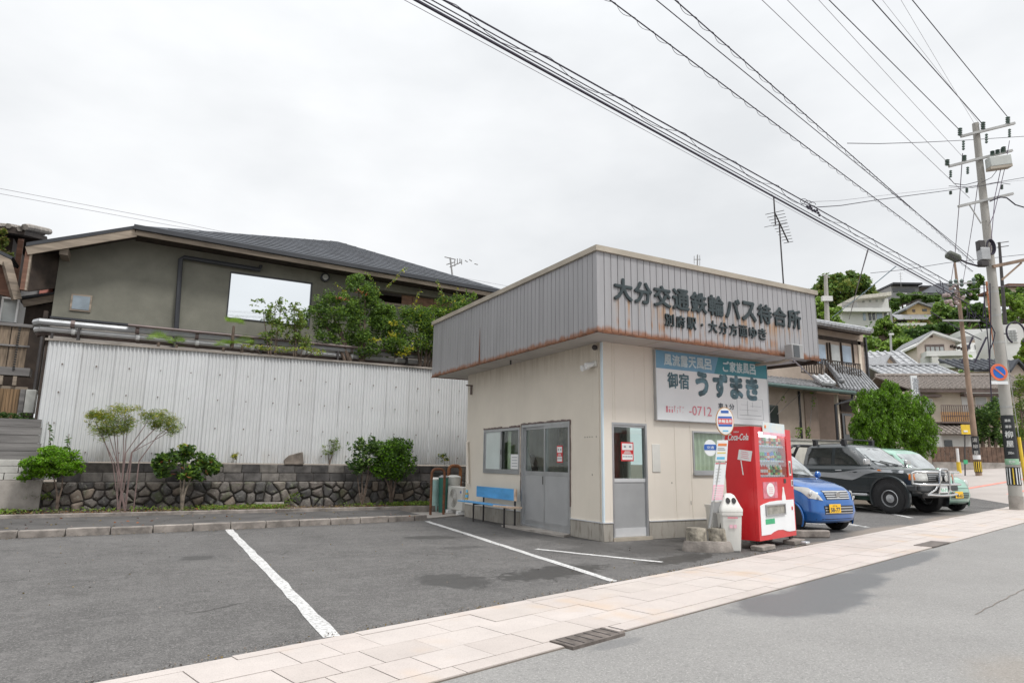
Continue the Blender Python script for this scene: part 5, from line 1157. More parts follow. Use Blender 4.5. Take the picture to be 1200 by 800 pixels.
# ------------------------------------------------------------------ planted bank and plants behind the fence
GZ = 3.0
bk = MB(); bk.box(-1.7, 12, 17.0, 18.8, 2.2, GZ); struct(bk.build('terrace', m_soil), 'raised earth terrace behind the corrugated fence')
def fan_palm(label, p, r, nf, trunk, m=L_palm):
    t = thing('fan_palm', label, 'palm', (p[0], p[1], p[2]-trunk)); P_ = []; v = []; f = []
    b = MB()
    for k in range(nf):
        a = k*math.tau/nf+random.uniform(-.2, .2); el = random.uniform(.1, 1.1); d = Vector((math.cos(a)*math.cos(el), math.sin(a)*math.cos(el), math.sin(el))); c = Vector(p)+d*r*.45; s_ = d.cross(Vector((0, 0, 1))).normalized(); u_ = s_.cross(d)
        for j in range(-6, 7):
            q = j*.22; e = (d*math.cos(q)+s_*math.sin(q)).normalized(); w_ = .018*r*2; n_ = u_
            tip = c+e*r*.62-Vector((0, 0, .08*r*abs(j)/5)); mid = c+e*r*.35; b.add([c, mid+e.cross(n_)*w_*.5, tip, mid-e.cross(n_)*w_*.5], [(0, 1, 2, 3)])
    me = bpy.data.meshes.new('frond'); me.from_pydata(b.v, [], b.f); me.materials.append(m); link_mesh('frond', me, t)
    b = MB()
    b.tube([(p[0], p[1], p[2]-trunk), p], [.045, .03], 6)
    for k in range(nf): pass
    b.build('trunk', m_bark, t, smooth=True)
YB = 17.35
p = onY(274, 382, YB); fan_palm('little fan palm with a visible trunk rising above the fence', tuple(p), .34, 9, .55)
for px, py, r_, lab in ((186, 401, .34, 'leftmost fan palm tuft peeping over the fence beside the dark downpipe'), (207, 404, .26, 'small fan palm tuft just right of the dark downpipe'), (262, 407, .28, 'fan palm tuft at the foot of the taller fan palm on its left'), (284, 405, .36, 'wide fan palm tuft right of the taller fan palm')):
    p = onY(px, py, YB); fan_palm(lab, tuple(p), r_, 9, .3)
def airy(label, name, px, base_y, cl, n, size, mats, weights, Yq, r0=.025, asp=.4, spread=.35, sub=12, cat='shrub', bark=m_bark):
    b0_ = onY(px, base_y, Yq); base = (b0_.x, Yq, GZ)
    return shrub(label, name, base, [C_(a, b_, Yq, c, d) for a, b_, c, d in cl], n, size, mats, weights, r0=r0, aspect=asp, spread=spread, sub=sub, cat=cat, bark=bark)
airy('slender airy shrub in front of the big window, left of its twin', 'shrub', 322, 410, [(320, 368, 12, 16), (326, 385, 14, 14), (314, 392, 10, 12), (308, 362, 16, 5), (330, 358, 7, 10), (338, 372, 8, 12), (303, 352, 10, 3)], 1300, .085, [L_mid, L_hill2, L_olive], [.35, .35, .3], 17.5)
airy('slender airy shrub before the right edge of the big window', 'shrub', 350, 412, [(349, 372, 10, 14), (352, 388, 12, 14), (345, 360, 8, 8), (356, 400, 14, 8), (343, 395, 9, 10)], 1200, .08, [L_olive, L_mid, L_hill2], [.4, .3, .3], 17.6)
airy('weedy low growth along the fence top under the big window', 'undergrowth', 330, 412, [(300, 408, 20, 4), (330, 409, 20, 4), (368, 411, 18, 4)], 420, .07, [L_olive, L_light, L_yel], [.5, .3, .2], 17.2)
BT = airy('large dark green tree with reddish new leaves before the grey house', 'garden_tree', 425, 420, [(383, 350, 18, 12), (372, 365, 14, 10), (420, 335, 18, 14), (428, 345, 22, 14), (395, 372, 24, 18), (430, 375, 28, 24), (450, 366, 16, 12), (415, 395, 22, 16), (445, 400, 26, 18), (380, 385, 18, 14), (465, 385, 20, 18), (408, 360, 18, 16), (434, 413, 22, 10), (388, 398, 12, 8), (448, 372, 18, 14)], 19000, .08, [L_mid, L_hill, L_light, L_dark], [.34, .30, .2, .16], 17.9, r0=.07, spread=.36, cat='tree', sub=18)
BT2 = airy('leafy vine covered tree with yellow shoots beside the parapet', 'garden_tree', 495, 425, [(508, 368, 24, 12), (528, 356, 18, 10), (485, 375, 22, 18), (510, 385, 28, 22), (495, 405, 28, 16), (470, 405, 20, 14), (530, 365, 20, 14), (545, 350, 12, 10), (480, 372, 14, 9), (516, 410, 20, 12), (500, 378, 20, 12)], 13000, .075, [L_mid, L_dark, L_light, L_yel], [.44, .2, .33, .03], 17.6, r0=.06, spread=.36, cat='tree', sub=18)
def shoots(par, L_, m, wt, Yq, size=.075):
    P_ = []; D = []; b = MB()
    for (x0, y0, x1, y1) in L_:
        a = onY(x0, y0, Yq); e = onY(x1, y1, Yq); b.tube([a, a.lerp(e, .5)+Vector((0, 0, .03)), e], [.009, .006, .003], 5)
        for k in range(int((e-a).length/.016)): q = a.lerp(e, random.random()); P_.append((q.x+random.gauss(0, .03), q.y+random.gauss(0, .03), q.z+random.gauss(0, .03)))
    b.build('shoot', m_bark, par); leaves('shoot_leaf', P_, size, m, par, .45, weights=wt, kind='stuff')
shoots(BT, [(446, 345, 429, 319), (452, 338, 476, 314), (412, 350, 392, 332)], [L_yel, L_light, L_mid], [.35, .35, .3], 17.8)
shoots(BT2, [(483, 362, 493, 339), (521, 350, 512, 328), (535, 348, 536, 338), (520, 352, 514, 340)], [L_yel, L_light, L_mid], [.35, .35, .3], 17.4)
def spots(par, L_, Yq, m, n=26):
    P_ = []
    for px, py in L_:
        p = onY(px, py, Yq)
        for _ in range(n): P_.append((p.x+random.gauss(0, .085), p.y+random.gauss(0, .06), p.z+random.gauss(0, .04)))
    leaves('coloured_leaf', P_, .08, m, par, .5, kind='stuff')
spots(BT2, [(462, 379), (460, 392), (441, 398), (480, 408), (472, 415)], 17.25, [L_yel]); spots(BT, [(400, 350), (425, 343)], 17.45, [L_red], 16)

# ------------------------------------------------------------------ grey house behind
HY = 19.0
gh = thing('grey_house', 'dark grey-green rendered house with slate roof and mirror-like window', 'house', (3, HY, 3))
zb = 4.60; XL = onY(60, 370, HY).x
ridge = onY(160, 264, HY-.7); el = onY(31, 284, HY-.7); er = onY(592, 341, HY-.7)
b = MB(); zr = lambda x: (el.z+(ridge.z-el.z)*(x-el.x)/(ridge.x-el.x)) if x < ridge.x else ridge.z+(er.z-ridge.z)*(x-ridge.x)/(er.x-ridge.x)
# front wall with a recessed loggia opening and the window opening
w0 = onY(270, 318, HY); w1 = onY(366, 332, HY); wb = onY(268, 373, HY); WXa, WXb, WZa, WZb = w0.x, w1.x, wb.z, w0.z
l0 = onY(432, 330, HY); l1 = onY(530, 345, HY); LXa, LXb = l0.x, l1.x; LZa = onY(440, 355, HY).z; LZb = zr(LXa)-.45
def wallp(x0, x1, z0, z1):   # z1 None: up to the roof
    n_ = max(1, int((x1-x0)/1.0)); 
    for k in range(n_):
        a = x0+(x1-x0)*k/n_; c = x0+(x1-x0)*(k+1)/n_; za = z1 if z1 else zr(a)-.12; zc = z1 if z1 else zr(c)-.12
        b.prism([(a, HY, z0), (c, HY, z0), (c, HY, zc), (a, HY, za)], (0, .2, 0))
wallp(XL, ridge.x, zb, None); wallp(ridge.x, WXa, zb, None); wallp(WXa, WXb, zb, WZa); wallp(WXa, WXb, WZb, None); wallp(WXb, LXa, zb, None); wallp(LXa, LXb, zb, LZa); wallp(LXa, LXb, LZb, None); wallp(LXb, er.x-.3, zb, None)
b.box(XL, XL+.2, HY+.2, 27, zb, 6.0); b.box(er.x-.5, er.x-.3, HY+.2, 27, zb, 6.6); b.build('wall', m_greyhouse, gh)
b = MB(); b.box(LXa-.1, LXb+.1, HY+1.3, HY+1.4, LZa-.2, LZb+.2); b.build('loggia_back', m_wooddark, gh)
b = MB(); xm = LXa+(LXb-LXa)*.42
for k in range(5): b.box(xm+k*.36, xm+k*.36+.35, HY+.25, HY+.29, LZa+.02, LZb); 
b.build('timber_shutter', mat('brown_shutter', (.30, .17, .11), .7, var=.2, scale=3, stretch=(1, 1, 3)), gh)
bxo('loggia_rail', LXa, LXb, HY-.03, HY+.05, LZa-.0, LZa+.07, m_wood, gh)
bxo('window_pane', WXa+.03, WXb-.03, HY+.03, HY+.05, WZa+.03, WZb-.03, m_mirrorg, gh)
b = MB()
for x0, x1, z0, z1 in ((WXa, WXa+.03, WZa, WZb), (WXb-.03, WXb, WZa, WZb), (WXa+.03, WXb-.03, WZb-.03, WZb), (WXa+.03, WXb-.03, WZa, WZa+.03)): b.box(x0, x1, HY-.02, HY+.06, z0, z1)
b.build('window_frame', m_gutter, gh)
q0 = onY(84, 344, HY); q1 = onY(106, 366, HY); sw_ = bxo('small_window', q0.x, q1.x, HY-.03, HY-.004, q1.z, q0.z, m_wood, gh); bxo('pane', q0.x+.04, q1.x-.04, HY-.036, HY-.031, q1.z+.04, q0.z-.04, mat('blue_grey_pane', (.25, .3, .34), .2), sw_)
# roof: left slope over the gable, main slope and hip
peak = onY(396, 283, 23.8); 
b = MB()
def slab(p, th=.16):
    b.prism([Vector(q) for q in p], (0, 0, -th))
slab([(el.x, HY-.7, el.z), (ridge.x, HY-.7, ridge.z), (ridge.x, 27, ridge.z+.02), (el.x, 27, el.z)], .09)
b.build('left_roof_slope', m_gutter, gh)
b = MB(); A_, B__, K = Vector((ridge.x, HY-.7, ridge.z)), Vector((er.x+.3, HY-.7, er.z-.01)), peak
K2 = Vector((peak.x+.6, 23.9, peak.z-.02)); top_r = onY(590, 337, 21.0)
b.prism([A_, B__, K], (0, 0, -.13)); b.prism([A_+Vector((0, .01, 0)), K, Vector((ridge.x, 27, ridge.z))], (0, 0, -.13)); b.prism([B__, Vector((er.x+.3, 28, er.z)), K], (0, 0, -.13)); b.prism([K, Vector((er.x+.3, 28, er.z)), Vector((ridge.x, 27, ridge.z))], (0, 0, -.13))
b.build('slate_roof', m_roofslate, gh)
b = MB(); nrow = 16                                         # courses of slates on the slope that faces us
for k in range(1, nrow):
    t_ = k/nrow; a = A_.lerp(K, t_); c = B__.lerp(K, t_); a, c = a.lerp(c, .03)+Vector((0, -.01, .006)), c.lerp(a, .03)+Vector((0, -.01, .006)); b.bar(a, c, .03, .004)
b.build('slate_course', m_roofslate, gh)
b = MB(); b.bar(A_+Vector((-.05, -.03, -.06)), B__+Vector((0, -.03, -.06)), .10, .12); b.build('gutter', m_gutter, gh)
b = MB(); b.bar(A_+Vector((0, .03, -.19)), B__+Vector((0, .03, -.19)), .05, .12); b.bar((el.x+.02, HY-.66, el.z-.19), (ridge.x, HY-.66, ridge.z-.19), .05, .2); b.build('fascia_board', m_wood, gh)
b = MB(); b.prism([(el.x+.1, HY-.62, el.z-.14), (ridge.x, HY-.62, ridge.z-.14), (ridge.x, HY, ridge.z-.14), (el.x+.1, HY, el.z-.14)], (0, 0, .02)); b.prism([A_+Vector((0, .08, -.2)), B__+Vector((0, .08, -.2)), B__+Vector((0, .7, -.2)), A_+Vector((0, .7, -.2))], (0, 0, .02)); b.build('soffit', m_wooddark, gh)
e2 = onY(36, 342, HY-.5); b = MB(); b.box(el.x+.0, el.x+.09, HY-.66, HY-.5, e2.z-.0, el.z-.12); b.build('barge_board', m_woodred, gh)
b = MB(); b.box(el.x+.09, el.x+.13, HY-.66, HY-.5, e2.z, el.z-.12); b.build('barge_trim', m_wood, gh)
q = onY(60, 340, HY); b = MB(); b.prism([(el.x+.13, HY-.52, e2.z+.0), (XL-.01, HY+.0, onY(60, 337, HY).z), (XL-.01, HY, zr(XL)-.2), (el.x+.13, HY-.52, el.z-.2)], (0, .06, 0)); b.build('dark_side_panel', m_wooddark, gh)
q = onY(76, 296, HY-.35); b = MB(); b.box(q.x-.08, q.x+.09, HY-.6, HY+.1, q.z-.12, q.z+.06); b.build('beam_end', m_wood, gh)
# downpipe
d0 = onY(212, 301, HY-.12); d1 = onY(305, 316, HY-.12); d2 = onY(205, 400, HY-.12)
MB().tube([d1+Vector((0, 0, .12)), d1, (d0.x+.08, HY-.12, d0.z-.0), d0+Vector((0, 0, -.06)), (d2.x, HY-.12, zb-.02), (d2.x, HY-.12, 3.6)], .06, 8).build('downpipe', m_gutter, gh, smooth=True)
q = onY(381, 325, HY-.05); b = MB(); b.cyl((q.x, HY-.08, q.z), (q.x, HY, q.z), .13, n=18); vt = b.build('vent_hood', m_gutter, gh, smooth=True); MB().cyl((q.x, HY-.1, q.z), (q.x, HY-.08, q.z), .085, n=16).build('vent_lamp', m_lamp, vt)
b = MB(); bb0 = onY(168, 277, HY-.3); bb1 = onY(262, 293, HY-.3); b.prism([(bb0.x, HY-.5, bb0.z-.02), (bb1.x, HY-.5, bb1.z-.02), (bb1.x, HY-.02, bb1.z-.0), (bb0.x, HY-.02, bb0.z-.0)], (0, 0, .05)); b.build('eave_lining', m_greyhouse, gh)
b = MB(); b.box(XL-.02, er.x, HY-.03, HY, zb-.05, zb); b.build('wall_flashing', m_gutter, gh)
rw = thing('retaining_wall', 'pale concrete base wall under the grey-green rendered house', 'wall', (3, HY, 3)); bxo('wall_face', XL+.0, er.x-.3, HY+.03, HY+.2, 2.9, zb-.06, m_conc, rw)
pr = thing('pipe_run', 'bundle of long horizontal grey and silver pipes above the fence top', 'pipes', (3, 18.2, 4))
for i, (ya, m_, r_) in enumerate(((376.5, m_pipe, .075), (384, m_pipew, .07), (389.5, m_pipeb, .035))):
    a = onY(46+i, ya+ (1 if i else 0), 17.9+.08*i); z = a.z; 
    MB().tube([(a.x, a.y, z), (er.x-1, a.y, z)], r_, 8).build('pipe', m_, pr, smooth=True)
    b = MB(); b.tube([(a.x+.02, a.y, z), (a.x-.06, a.y+.03, z-.02), (a.x-.07, a.y+.3, z-.03)], r_*1.05, 8); b.build('elbow', m_, pr, smooth=True)
    b = MB()
    for k in range(9): b.cyl((a.x+.6+k*1.3, a.y, z), (a.x+.68+k*1.3, a.y, z), r_*1.25, n=8)
    b.build('pipe_collar', m_pipeb if i != 1 else m_white, pr, smooth=True)['kind'] = 'stuff'
b = MB(); 
for k in range(6): b.box(-1.6+k*2, -1.55+k*2, 17.85, 18.15, GZ, onY(46, 376, 17.9).z)
b.build('pipe_stand', m_darkst, pr)
MB().tube([(onY(150, 381, 17.8).x, 17.8, onY(150, 381, 17.8).z), (er.x-2, 17.8, onY(150, 381, 17.8).z-.02)], .04, 6).build('pipe', m_pipeb, pr, smooth=True)

# ------------------------------------------------------------------ old timber house at the far left
oh = thing('timber_house', 'old dark timber house with a mossy tile roof at the far left edge', 'house', (-5, 20, 3))
YO = 20.5
c1 = onY(30, 268, YO); 
bxo('wall', -12, onY(8, 330, YO+.4).x, YO+.4, 26, 2.5, onY(20, 275, YO).z, m_wooddark, oh)
b = MB(); z1 = onY(28, 271, YO-.4).z; x1_ = onY(30, 271, YO-.4).x
b.prism([(-12, YO-.5, z1), (x1_, YO-.5, z1), (x1_, 23.5, z1+.9), (-12, 23.5, z1+.9)], (0, 0, -.12)); b.prism([(-12, 26.5, z1), (x1_, 26.5, z1), (x1_, 23.5, z1+.9), (-12, 23.5, z1+.9)], (0, 0, -.12)); b.build('roof', m_wooddark, oh)
b = MB()
for k in range(24):
    x = x1_-.1-k*.24
    if x < -9: break
    b.tube([(x, YO-.55, z1+.02+random.uniform(-.02, .02)), (x+.0, YO+.6, z1+.36), (x, 23.5, z1+.98)], [.07, .075, .07], 6)
b.tube([(x1_, YO-.6, z1+.06), (x1_, YO, z1+.24), (x1_+.02, 23.5, z1+1.06)], [.08, .09, .10], 8); b.build('roof_tile', m_tileold, oh, smooth=True)
b = MB(); b.bar((x1_-.08, YO-.3, z1-.2), (x1_-.15, YO+.2, onY(20, 330, YO).z), .12, .3); b.build('side_board', m_woodred, oh)
fr = [C_(3, 285, YO-.9, 8, 12), C_(10, 300, YO-.9, 6, 6), C_(0, 272, YO-.9, 8, 6)]
shrub('dry climbing plant hanging under the mossy tile roof', 'climber', (onY(-4, 330, YO-.9).x, YO-.9, 3.), fr, 700, .10, [L_olive, L_dry, L_mid], [.4, .3, .3], r0=.01, cat='plant')
po = thing('timber_porch', 'small reddish timber porch roof below the mossy tile roof', 'porch', (-4.5, 19, 3))
YP = 18.9
a = onY(-20, 290, YP); c = onY(18, 308, YP)
b = MB(); b.bar((a.x, YP, a.z), (c.x, YP, c.z), .9, .07); b.build('porch_roof', m_gutter, po)
b = MB(); b.bar((a.x, YP-.42, a.z-.16), (c.x-.05, YP-.42, c.z-.14), .06, .2); e = onY(22, 354, YP); b.bar((c.x-.1, YP-.42, c.z-.1), (e.x, YP-.3, e.z), .18, .16); b.build('barge_board', m_wood, po)
b = MB()
for k in range(7): b.bar((a.x+.1, YP-.3+k*.1, a.z-.6-k*.02), (c.x-.2, YP-.3+k*.1, c.z-1.-k*.02), .08, .03)
b.prism([(a.x, YP-.2, a.z-.2), (c.x-.12, YP-.2, c.z-.2), (onY(18, 352, YP).x, YP-.2, onY(18, 352, YP).z), (a.x, YP-.2, onY(0, 340, YP).z)], (0, .05, 0)); b.build('soffit_board', m_woodred, po)
pw_ = thing('latticed_window', 'white framed latticed window under the small reddish porch roof', 'window', (-4, 19, 3)); q0 = onY(5, 350, 19.1); q1 = onY(17, 378, 19.1)
bxo('pane', q0.x, q1.x, 19.1, 19.12, q1.z, q0.z, m_greywin, pw_); b = MB(); b.box(q0.x-.04, q0.x, 19.05, 19.13, q1.z, q0.z); b.box(q1.x, q1.x+.04, 19.05, 19.13, q1.z, q0.z); b.box(q0.x-.04, q1.x+.04, 19.05, 19.13, q0.z, q0.z+.04); b.build('frame', m_white, pw_)
b = MB()
for k in range(12): b.box(q0.x-.9+k*.075, q0.x-.87+k*.075, 19.04, 19.07, q1.z-.1, q0.z+.05)
b.build('lattice', m_woodgrey, pw_)
# low annexe between the houses with its small roof
an = thing('annexe', 'little dark annexe with grey metal roof between the two houses at left', 'building', (-3, 20, 3)); YA = 19.8
r0_ = onY(25, 354, YA); r1_ = onY(61, 346, YA)
b = MB(); b.bar((r0_.x, YA, r0_.z), (r1_.x+.2, YA, r1_.z), 1., .06); b.build('metal_roof', m_gutter, an)
b = MB(); b.bar((r0_.x+.1, YA-.45, r0_.z-.12), (r1_.x+.2, YA-.45, r1_.z-.12), .05, .17); b.build('fascia_board', m_wood, an)
b = MB(); b.box(r0_.x+.15, r1_.x+.3, YA-.3, YA+1.5, 3., r0_.z-.05); b.build('wall', m_wooddark, an)
b = MB(); q = onY(33, 340, 23); b.box(q.x-.5, q.x+2.6, 23, 23.1, 3, q.z+.5); b.build('far_wall', m_fgrey, an); 
b = MB(); q = onY(52, 342, 22.8); b.box(q.x-.12, q.x+.2, 22.8, 22.9, q.z-.3, q.z+.4); b.build('red_panel', m_redpaint, an)
# veranda railing, bamboo screen, posts
ve = thing('veranda', 'weathered timber veranda with pale screen panels and a chain at the far left', 'veranda', (-4, 18.3, 2)); YV = 18.3
v0 = onY(0, 380, YV); v1 = onY(37, 383, YV); v2 = onY(36, 432, YV); vb_ = onY(0, 450, YV)
for k in range(5):
    xa = v1.x-.02-(k+1)*.34; bxo('screen_panel', xa+.01, xa+.33, YV, YV+.03, v2.z, v0.z, mat('woven_screen', (.23, .175, .125), .9, var=.3, scale=6, stretch=(4, 1, .4)) if 'woven_screen' not in MATS else MATS['woven_screen'], ve)
b = MB(); b.box(-7, v1.x+.05, YV-.05, YV-.003, v0.z-.02, v0.z+.05); b.box(-7, v1.x+.02, YV-.04, YV-.003, (v0.z+v2.z)/2, (v0.z+v2.z)/2+.04); b.box(-7, v1.x+.1, YV-.1, YV+.3, v2.z-.18, v2.z-.0); b.build('rail', m_woodgrey, ve)
b = MB(); pz = onY(0, 456, YV)
for k in range(8): b.bar((v1.x-.15-k*.25, YV-.05, v2.z-.2), (v1.x-.15-k*.25, YV-.05, pz.z+.1), .07, .1)
b.box(-7, v1.x+.1, YV-.02, YV+.1, pz.z-.02, pz.z+.08); b.build('joist', m_wood, ve)
b = MB()
cx = onY(21, 400, YV-.1)
for k in range(18): z = v0.z-.05-k*.055; b.box(cx.x-.02, cx.x+.02, YV-.12, YV-.09, z-.035, z)
b.build('chain', m_black, ve)
bxo('corner_post', v1.x+.2, v1.x+.28, YV-.1, YV+.0, 2., v0.z+.4, m_wooddark, ve)
bs2 = thing('bamboo_screen', 'brown bamboo screen hanging below the veranda', 'screen', (-5, 18.2, 1.5)); s0_ = onY(24, 456, 18.15); s1_ = onY(22, 484, 18.15)
k = 0; x = s0_.x
while x > -6: bxo('bamboo_cane', x-.055, x, 18.15, 18.18, s1_.z-.3, s0_.z, m_bamboo, bs2); x -= .06
bxo('screen_post', s0_.x+.01, s0_.x+.10, 18.1, 18.2, 1., s0_.z, m_woodgrey, bs2)
mt = thing('meter_box', 'grey-white upright cabinet between the fence and the bamboo screen', 'cabinet', (-3, 17.6, 1.5)); m0 = onY(31, 456, 17.5); m1 = onY(42, 484, 17.5)
MB().box(m0.x, m1.x-.05, 17.5, 17.8, m1.z, m0.z).build('cabinet', mat('pale_box', (.5, .5, .47), .7, var=.15, scale=4), mt, bevel=.01)
for x, z0, z1, m_ in ((m0.x+.12, m0.z, m0.z+1.2, m_darkst), (m0.x+.22, m0.z, m0.z+1.0, m_woodgrey), (m0.x+.3, m0.z, m0.z+1.3, m_darkst)): MB().tube([(x, 17.65, z0), (x, 17.65, z1)], .03, 6).build('riser_pipe', m_, mt, smooth=True)
P_ = cloud(tuple(onY(18, 488, 17.3)), (.7, .2, .08), 350, 8, .3); lo_ = thing('low_plants', 'low green plants along the top of the plank fence', 'plants', tuple(onY(18, 492, 17.3))); leaves('foliage', P_, .08, [L_mid, L_dark], lo_, .4)
bkw = thing('dark_outbuilding', 'dark timber wall closing the gap behind the veranda', 'building', (-6, 19.5, 1)); bxo('wall', -12, onY(38, 430, 19.3).x+.1, 19.3, 19.5, .5, onY(20, 385, 19.3).z, m_wooddark, bkw)
# ------------------------------------------------------------------ cars
m_wind = mat('windscreen', (.48, .51, .51), .05, metal=.7, var=.25, scale=2.2, sp=1., coat=1.)  # pale metallic base colour carries the sky's reflection on the glass
m_sidew = mat('side_window', (.045, .05, .05), .05, metal=.1, var=.3, scale=2, sp=.9, coat=1.)
class Shape:
    def __init__(s, keys): s.k = np.array(keys, float)
    def at(s, z): return [float(np.interp(z, s.k[:, 0], s.k[:, i])) for i in range(1, 5)]
    def ring(s, z, M_=56):
        xr, xf, w_, n_ = s.at(z); cx, a = (xr+xf)/2, (xf-xr)/2; o = []
        for k in range(M_):
            t = (k+.5)*math.tau/M_; c, q = math.cos(t), math.sin(t); o.append((cx+a*math.copysign(abs(c)**(2/n_), c), w_*math.copysign(abs(q)**(2/n_), q), z))
        return o
    def body(s, name, m, par, levels=None):
        zs = sorted(set(list(s.k[:, 0])+[float(v) for v in np.linspace(s.k[0, 0], s.k[-1, 0], 26)])); b = MB(); b.rings([s.ring(z) for z in zs]); return b.build(name, m, par, False, smooth=True, ang=45)
    def fx(s, y, z, off=.0):
        xr, xf, w_, n_ = s.at(z); cx, a = (xr+xf)/2, (xf-xr)/2; return cx+a*max(0, 1-min(1, abs(y)/w_)**n_)**(1/n_)+off
    def sy(s, x, z, sg=-1, off=.0):
        xr, xf, w_, n_ = s.at(z); cx, a = (xr+xf)/2, (xf-xr)/2; return sg*(w_*max(0, 1-min(1, abs(x-cx)/a)**n_)**(1/n_)+off)
    def front(s, poly, name, m, par, off=.008, nu=8, nv=6, back=.05):
        """patch lying on the nose: poly = four corners (y,z): lower left, lower right, upper right, upper left"""
        return s._p(poly, name, m, par, lambda a, z: (s.fx(a, z, off), a, z), nu, nv)
    def side(s, poly, name, m, par, off=.008, sg=-1, nu=8, nv=6):
        return s._p(poly, name, m, par, lambda a, z: (a, s.sy(a, z, sg, off), z), nu, nv)
    def _p(s, q, name, m, par, f, nu, nv):
        rs_ = []
        for j in range(nv+1):
            v = j/nv; row = []
            for i in range(nu+1):
                u_ = i/nu; a = (q[0][0]*(1-u_)+q[1][0]*u_)*(1-v)+(q[3][0]*(1-u_)+q[2][0]*u_)*v; z = (q[0][1]*(1-u_)+q[1][1]*u_)*(1-v)+(q[3][1]*(1-u_)+q[2][1]*u_)*v; row.append(f(a, z))
            rs_.append(row)
        b = MB(); b.rings(rs_, caps=False, closed=False); return b.build(name, m, par, False, smooth=True, ang=0)
def lathe_y(prof, x, y, z, sg, name, m, par, n=32):
    b = MB(); b.rings([[(x+r_*math.cos(t), y+sg*w_, z+r_*math.sin(t)) for t in [k*math.tau/n for k in range(n)]] for r_, w_ in prof], caps=False); return b.build(name, m, par, False, smooth=True, ang=40)
def wheel(par, x, y, r_, wd, sg, rim_r, rim_m, spokes=7, tread=False):
    w_ = lathe_y([(rim_r*.98, -wd), (r_*.93, -wd), (r_, -wd*.85), (r_, -wd*.12), (r_*.985, -.012), (r_*.9, .004), (rim_r*1.15, .006), (rim_r, -.004), (rim_r*.96, -.03)], x, y, r_, sg, 'wheel', m_black, par)
    rm = lathe_y([(rim_r*1.0, -.008), (rim_r*.93, .002), (rim_r*.84, -.06), (rim_r*.6, -.075), (rim_r*.46, -.02), (rim_r*.22, -.008), (.01, .0)], x, y, r_, sg, 'rim', rim_m, w_)
    b = MB()
    for k in range(spokes):
        a = k*math.tau/spokes; c = Vector((x+math.cos(a)*rim_r*.68, y-sg*.066, r_+math.sin(a)*rim_r*.68)); b.tube([c, c+Vector((0, sg*.006, 0))], rim_r*.12, 8)
    b.build('rim_hole', m_black, w_, False); lathe_y([(rim_r*.2, -.01), (rim_r*.18, .02), (.01, .024)], x, y, r_, sg, 'hub_cap', m_satin, w_, 12); return w_
def arch(par, x, sg, y, r_, zc, m, lip=.05, dark=m_blackp, fl=.03):
    b = MB(); pts = [(x+r_*math.cos(t), y+sg*.004, zc+r_*math.sin(t)) for t in [math.pi*k/20-.0 for k in range(21)]]; low = max(.16, zc-r_*.75)
    pts = [(x+r_, y+sg*.004, low)]+pts+[(x-r_, y+sg*.004, low)]; b.prism(pts, (0, sg*.006, 0)); b.build('wheel_well', dark, par, False)
    b = MB(); A = []
    for k in range(-3, 24):
        t = math.pi*k/20; A.append([(x+rr*math.cos(t), y+sg*d_, zc+rr*math.sin(t)) for rr, d_ in ((r_+lip, .0), (r_+lip*.7, fl), (r_, fl), (r_-.005, .0))])
    b.rings(A); b.build('wheel_arch', m, par, False, smooth=True)
def plate(S, par, z0, txt, m, y0=-.165, y1=.165, h=.165, top='', off=.03, ink=m_ink):
    x = S.fx(0, z0+h/2)+off; b = MB(); b.box(x, x+.008, y0, y1, z0, z0+h); p = b.build('number_plate', m, par, False, bevel=.004, seg=1)
    text(txt, 'plate_number', (x+.009, y0+.03, z0+.02), (0, 1, 0), (0, 0, 1), (y1-y0)-.06, h*.5, ink, p, depth=.001, bold=.03, wrld=False)
    if top: text(top, 'plate_text', (x+.009, y0+.09, z0+h*.72), (0, 1, 0), (0, 0, 1), .13, h*.17, ink, p, depth=.001, wrld=False)
def place(corner_px, zc, local, head, s=1.):
    P_ = onZ(corner_px[0], corner_px[1], zc); M_ = Matrix.Rotation(head, 4, 'Z'); q = M_ @ Vector(local)*s; return (P_.x-q.x, P_.y-q.y, 0.)
def shutline(S, x, z0, z1, par, sg=-1, name='shut_line'):
    b = MB(); b.rings([[(x-.004, S.sy(x-.004, z, sg, .0015), z), (x+.004, S.sy(x+.004, z, sg, .0015), z)] for z in np.linspace(z0, z1, 10)], caps=False, closed=False); b.build(name, m_black, par, False)

m_carblue = mat('blue_car_paint', (.015, .13, .43), .3, metal=.25, var=.05, scale=1, coat=1.)
HB = R(-91)
kb = Shape([(.19, -1.60, 1.56, .64, 6), (.24, -1.66, 1.64, .70, 6), (.40, -1.69, 1.685, .737, 6), (.62, -1.69, 1.675, .737, 5.5), (.76, -1.69, 1.63, .735, 5), (.85, -1.69, 1.52, .728, 4.6), (.92, -1.68, 1.34, .715, 4.4), (.98, -1.67, 1.08, .70, 4.5), (1.03, -1.66, .88, .69, 5), (1.20, -1.64, .68, .675, 6), (1.44, -1.60, .38, .63, 6), (1.56, -1.55, .18, .59, 5.5), (1.62, -1.44, -.02, .52, 5), (1.65, -1.2, -.3, .40, 4)])
lb = place((943.5, 611), .22, (1.45, -.70, 0), HB)
bc_ = thing('blue_car', 'bright blue small hatchback with yellow number plate just right of the vending machine', 'car', lb, HB)
kb.body('body', m_carblue, bc_)
kb.front([(-.60, 1.06), (.60, 1.06), (.52, 1.50), (-.52, 1.50)], 'windscreen', m_wind, bc_, .006, 12, 8)
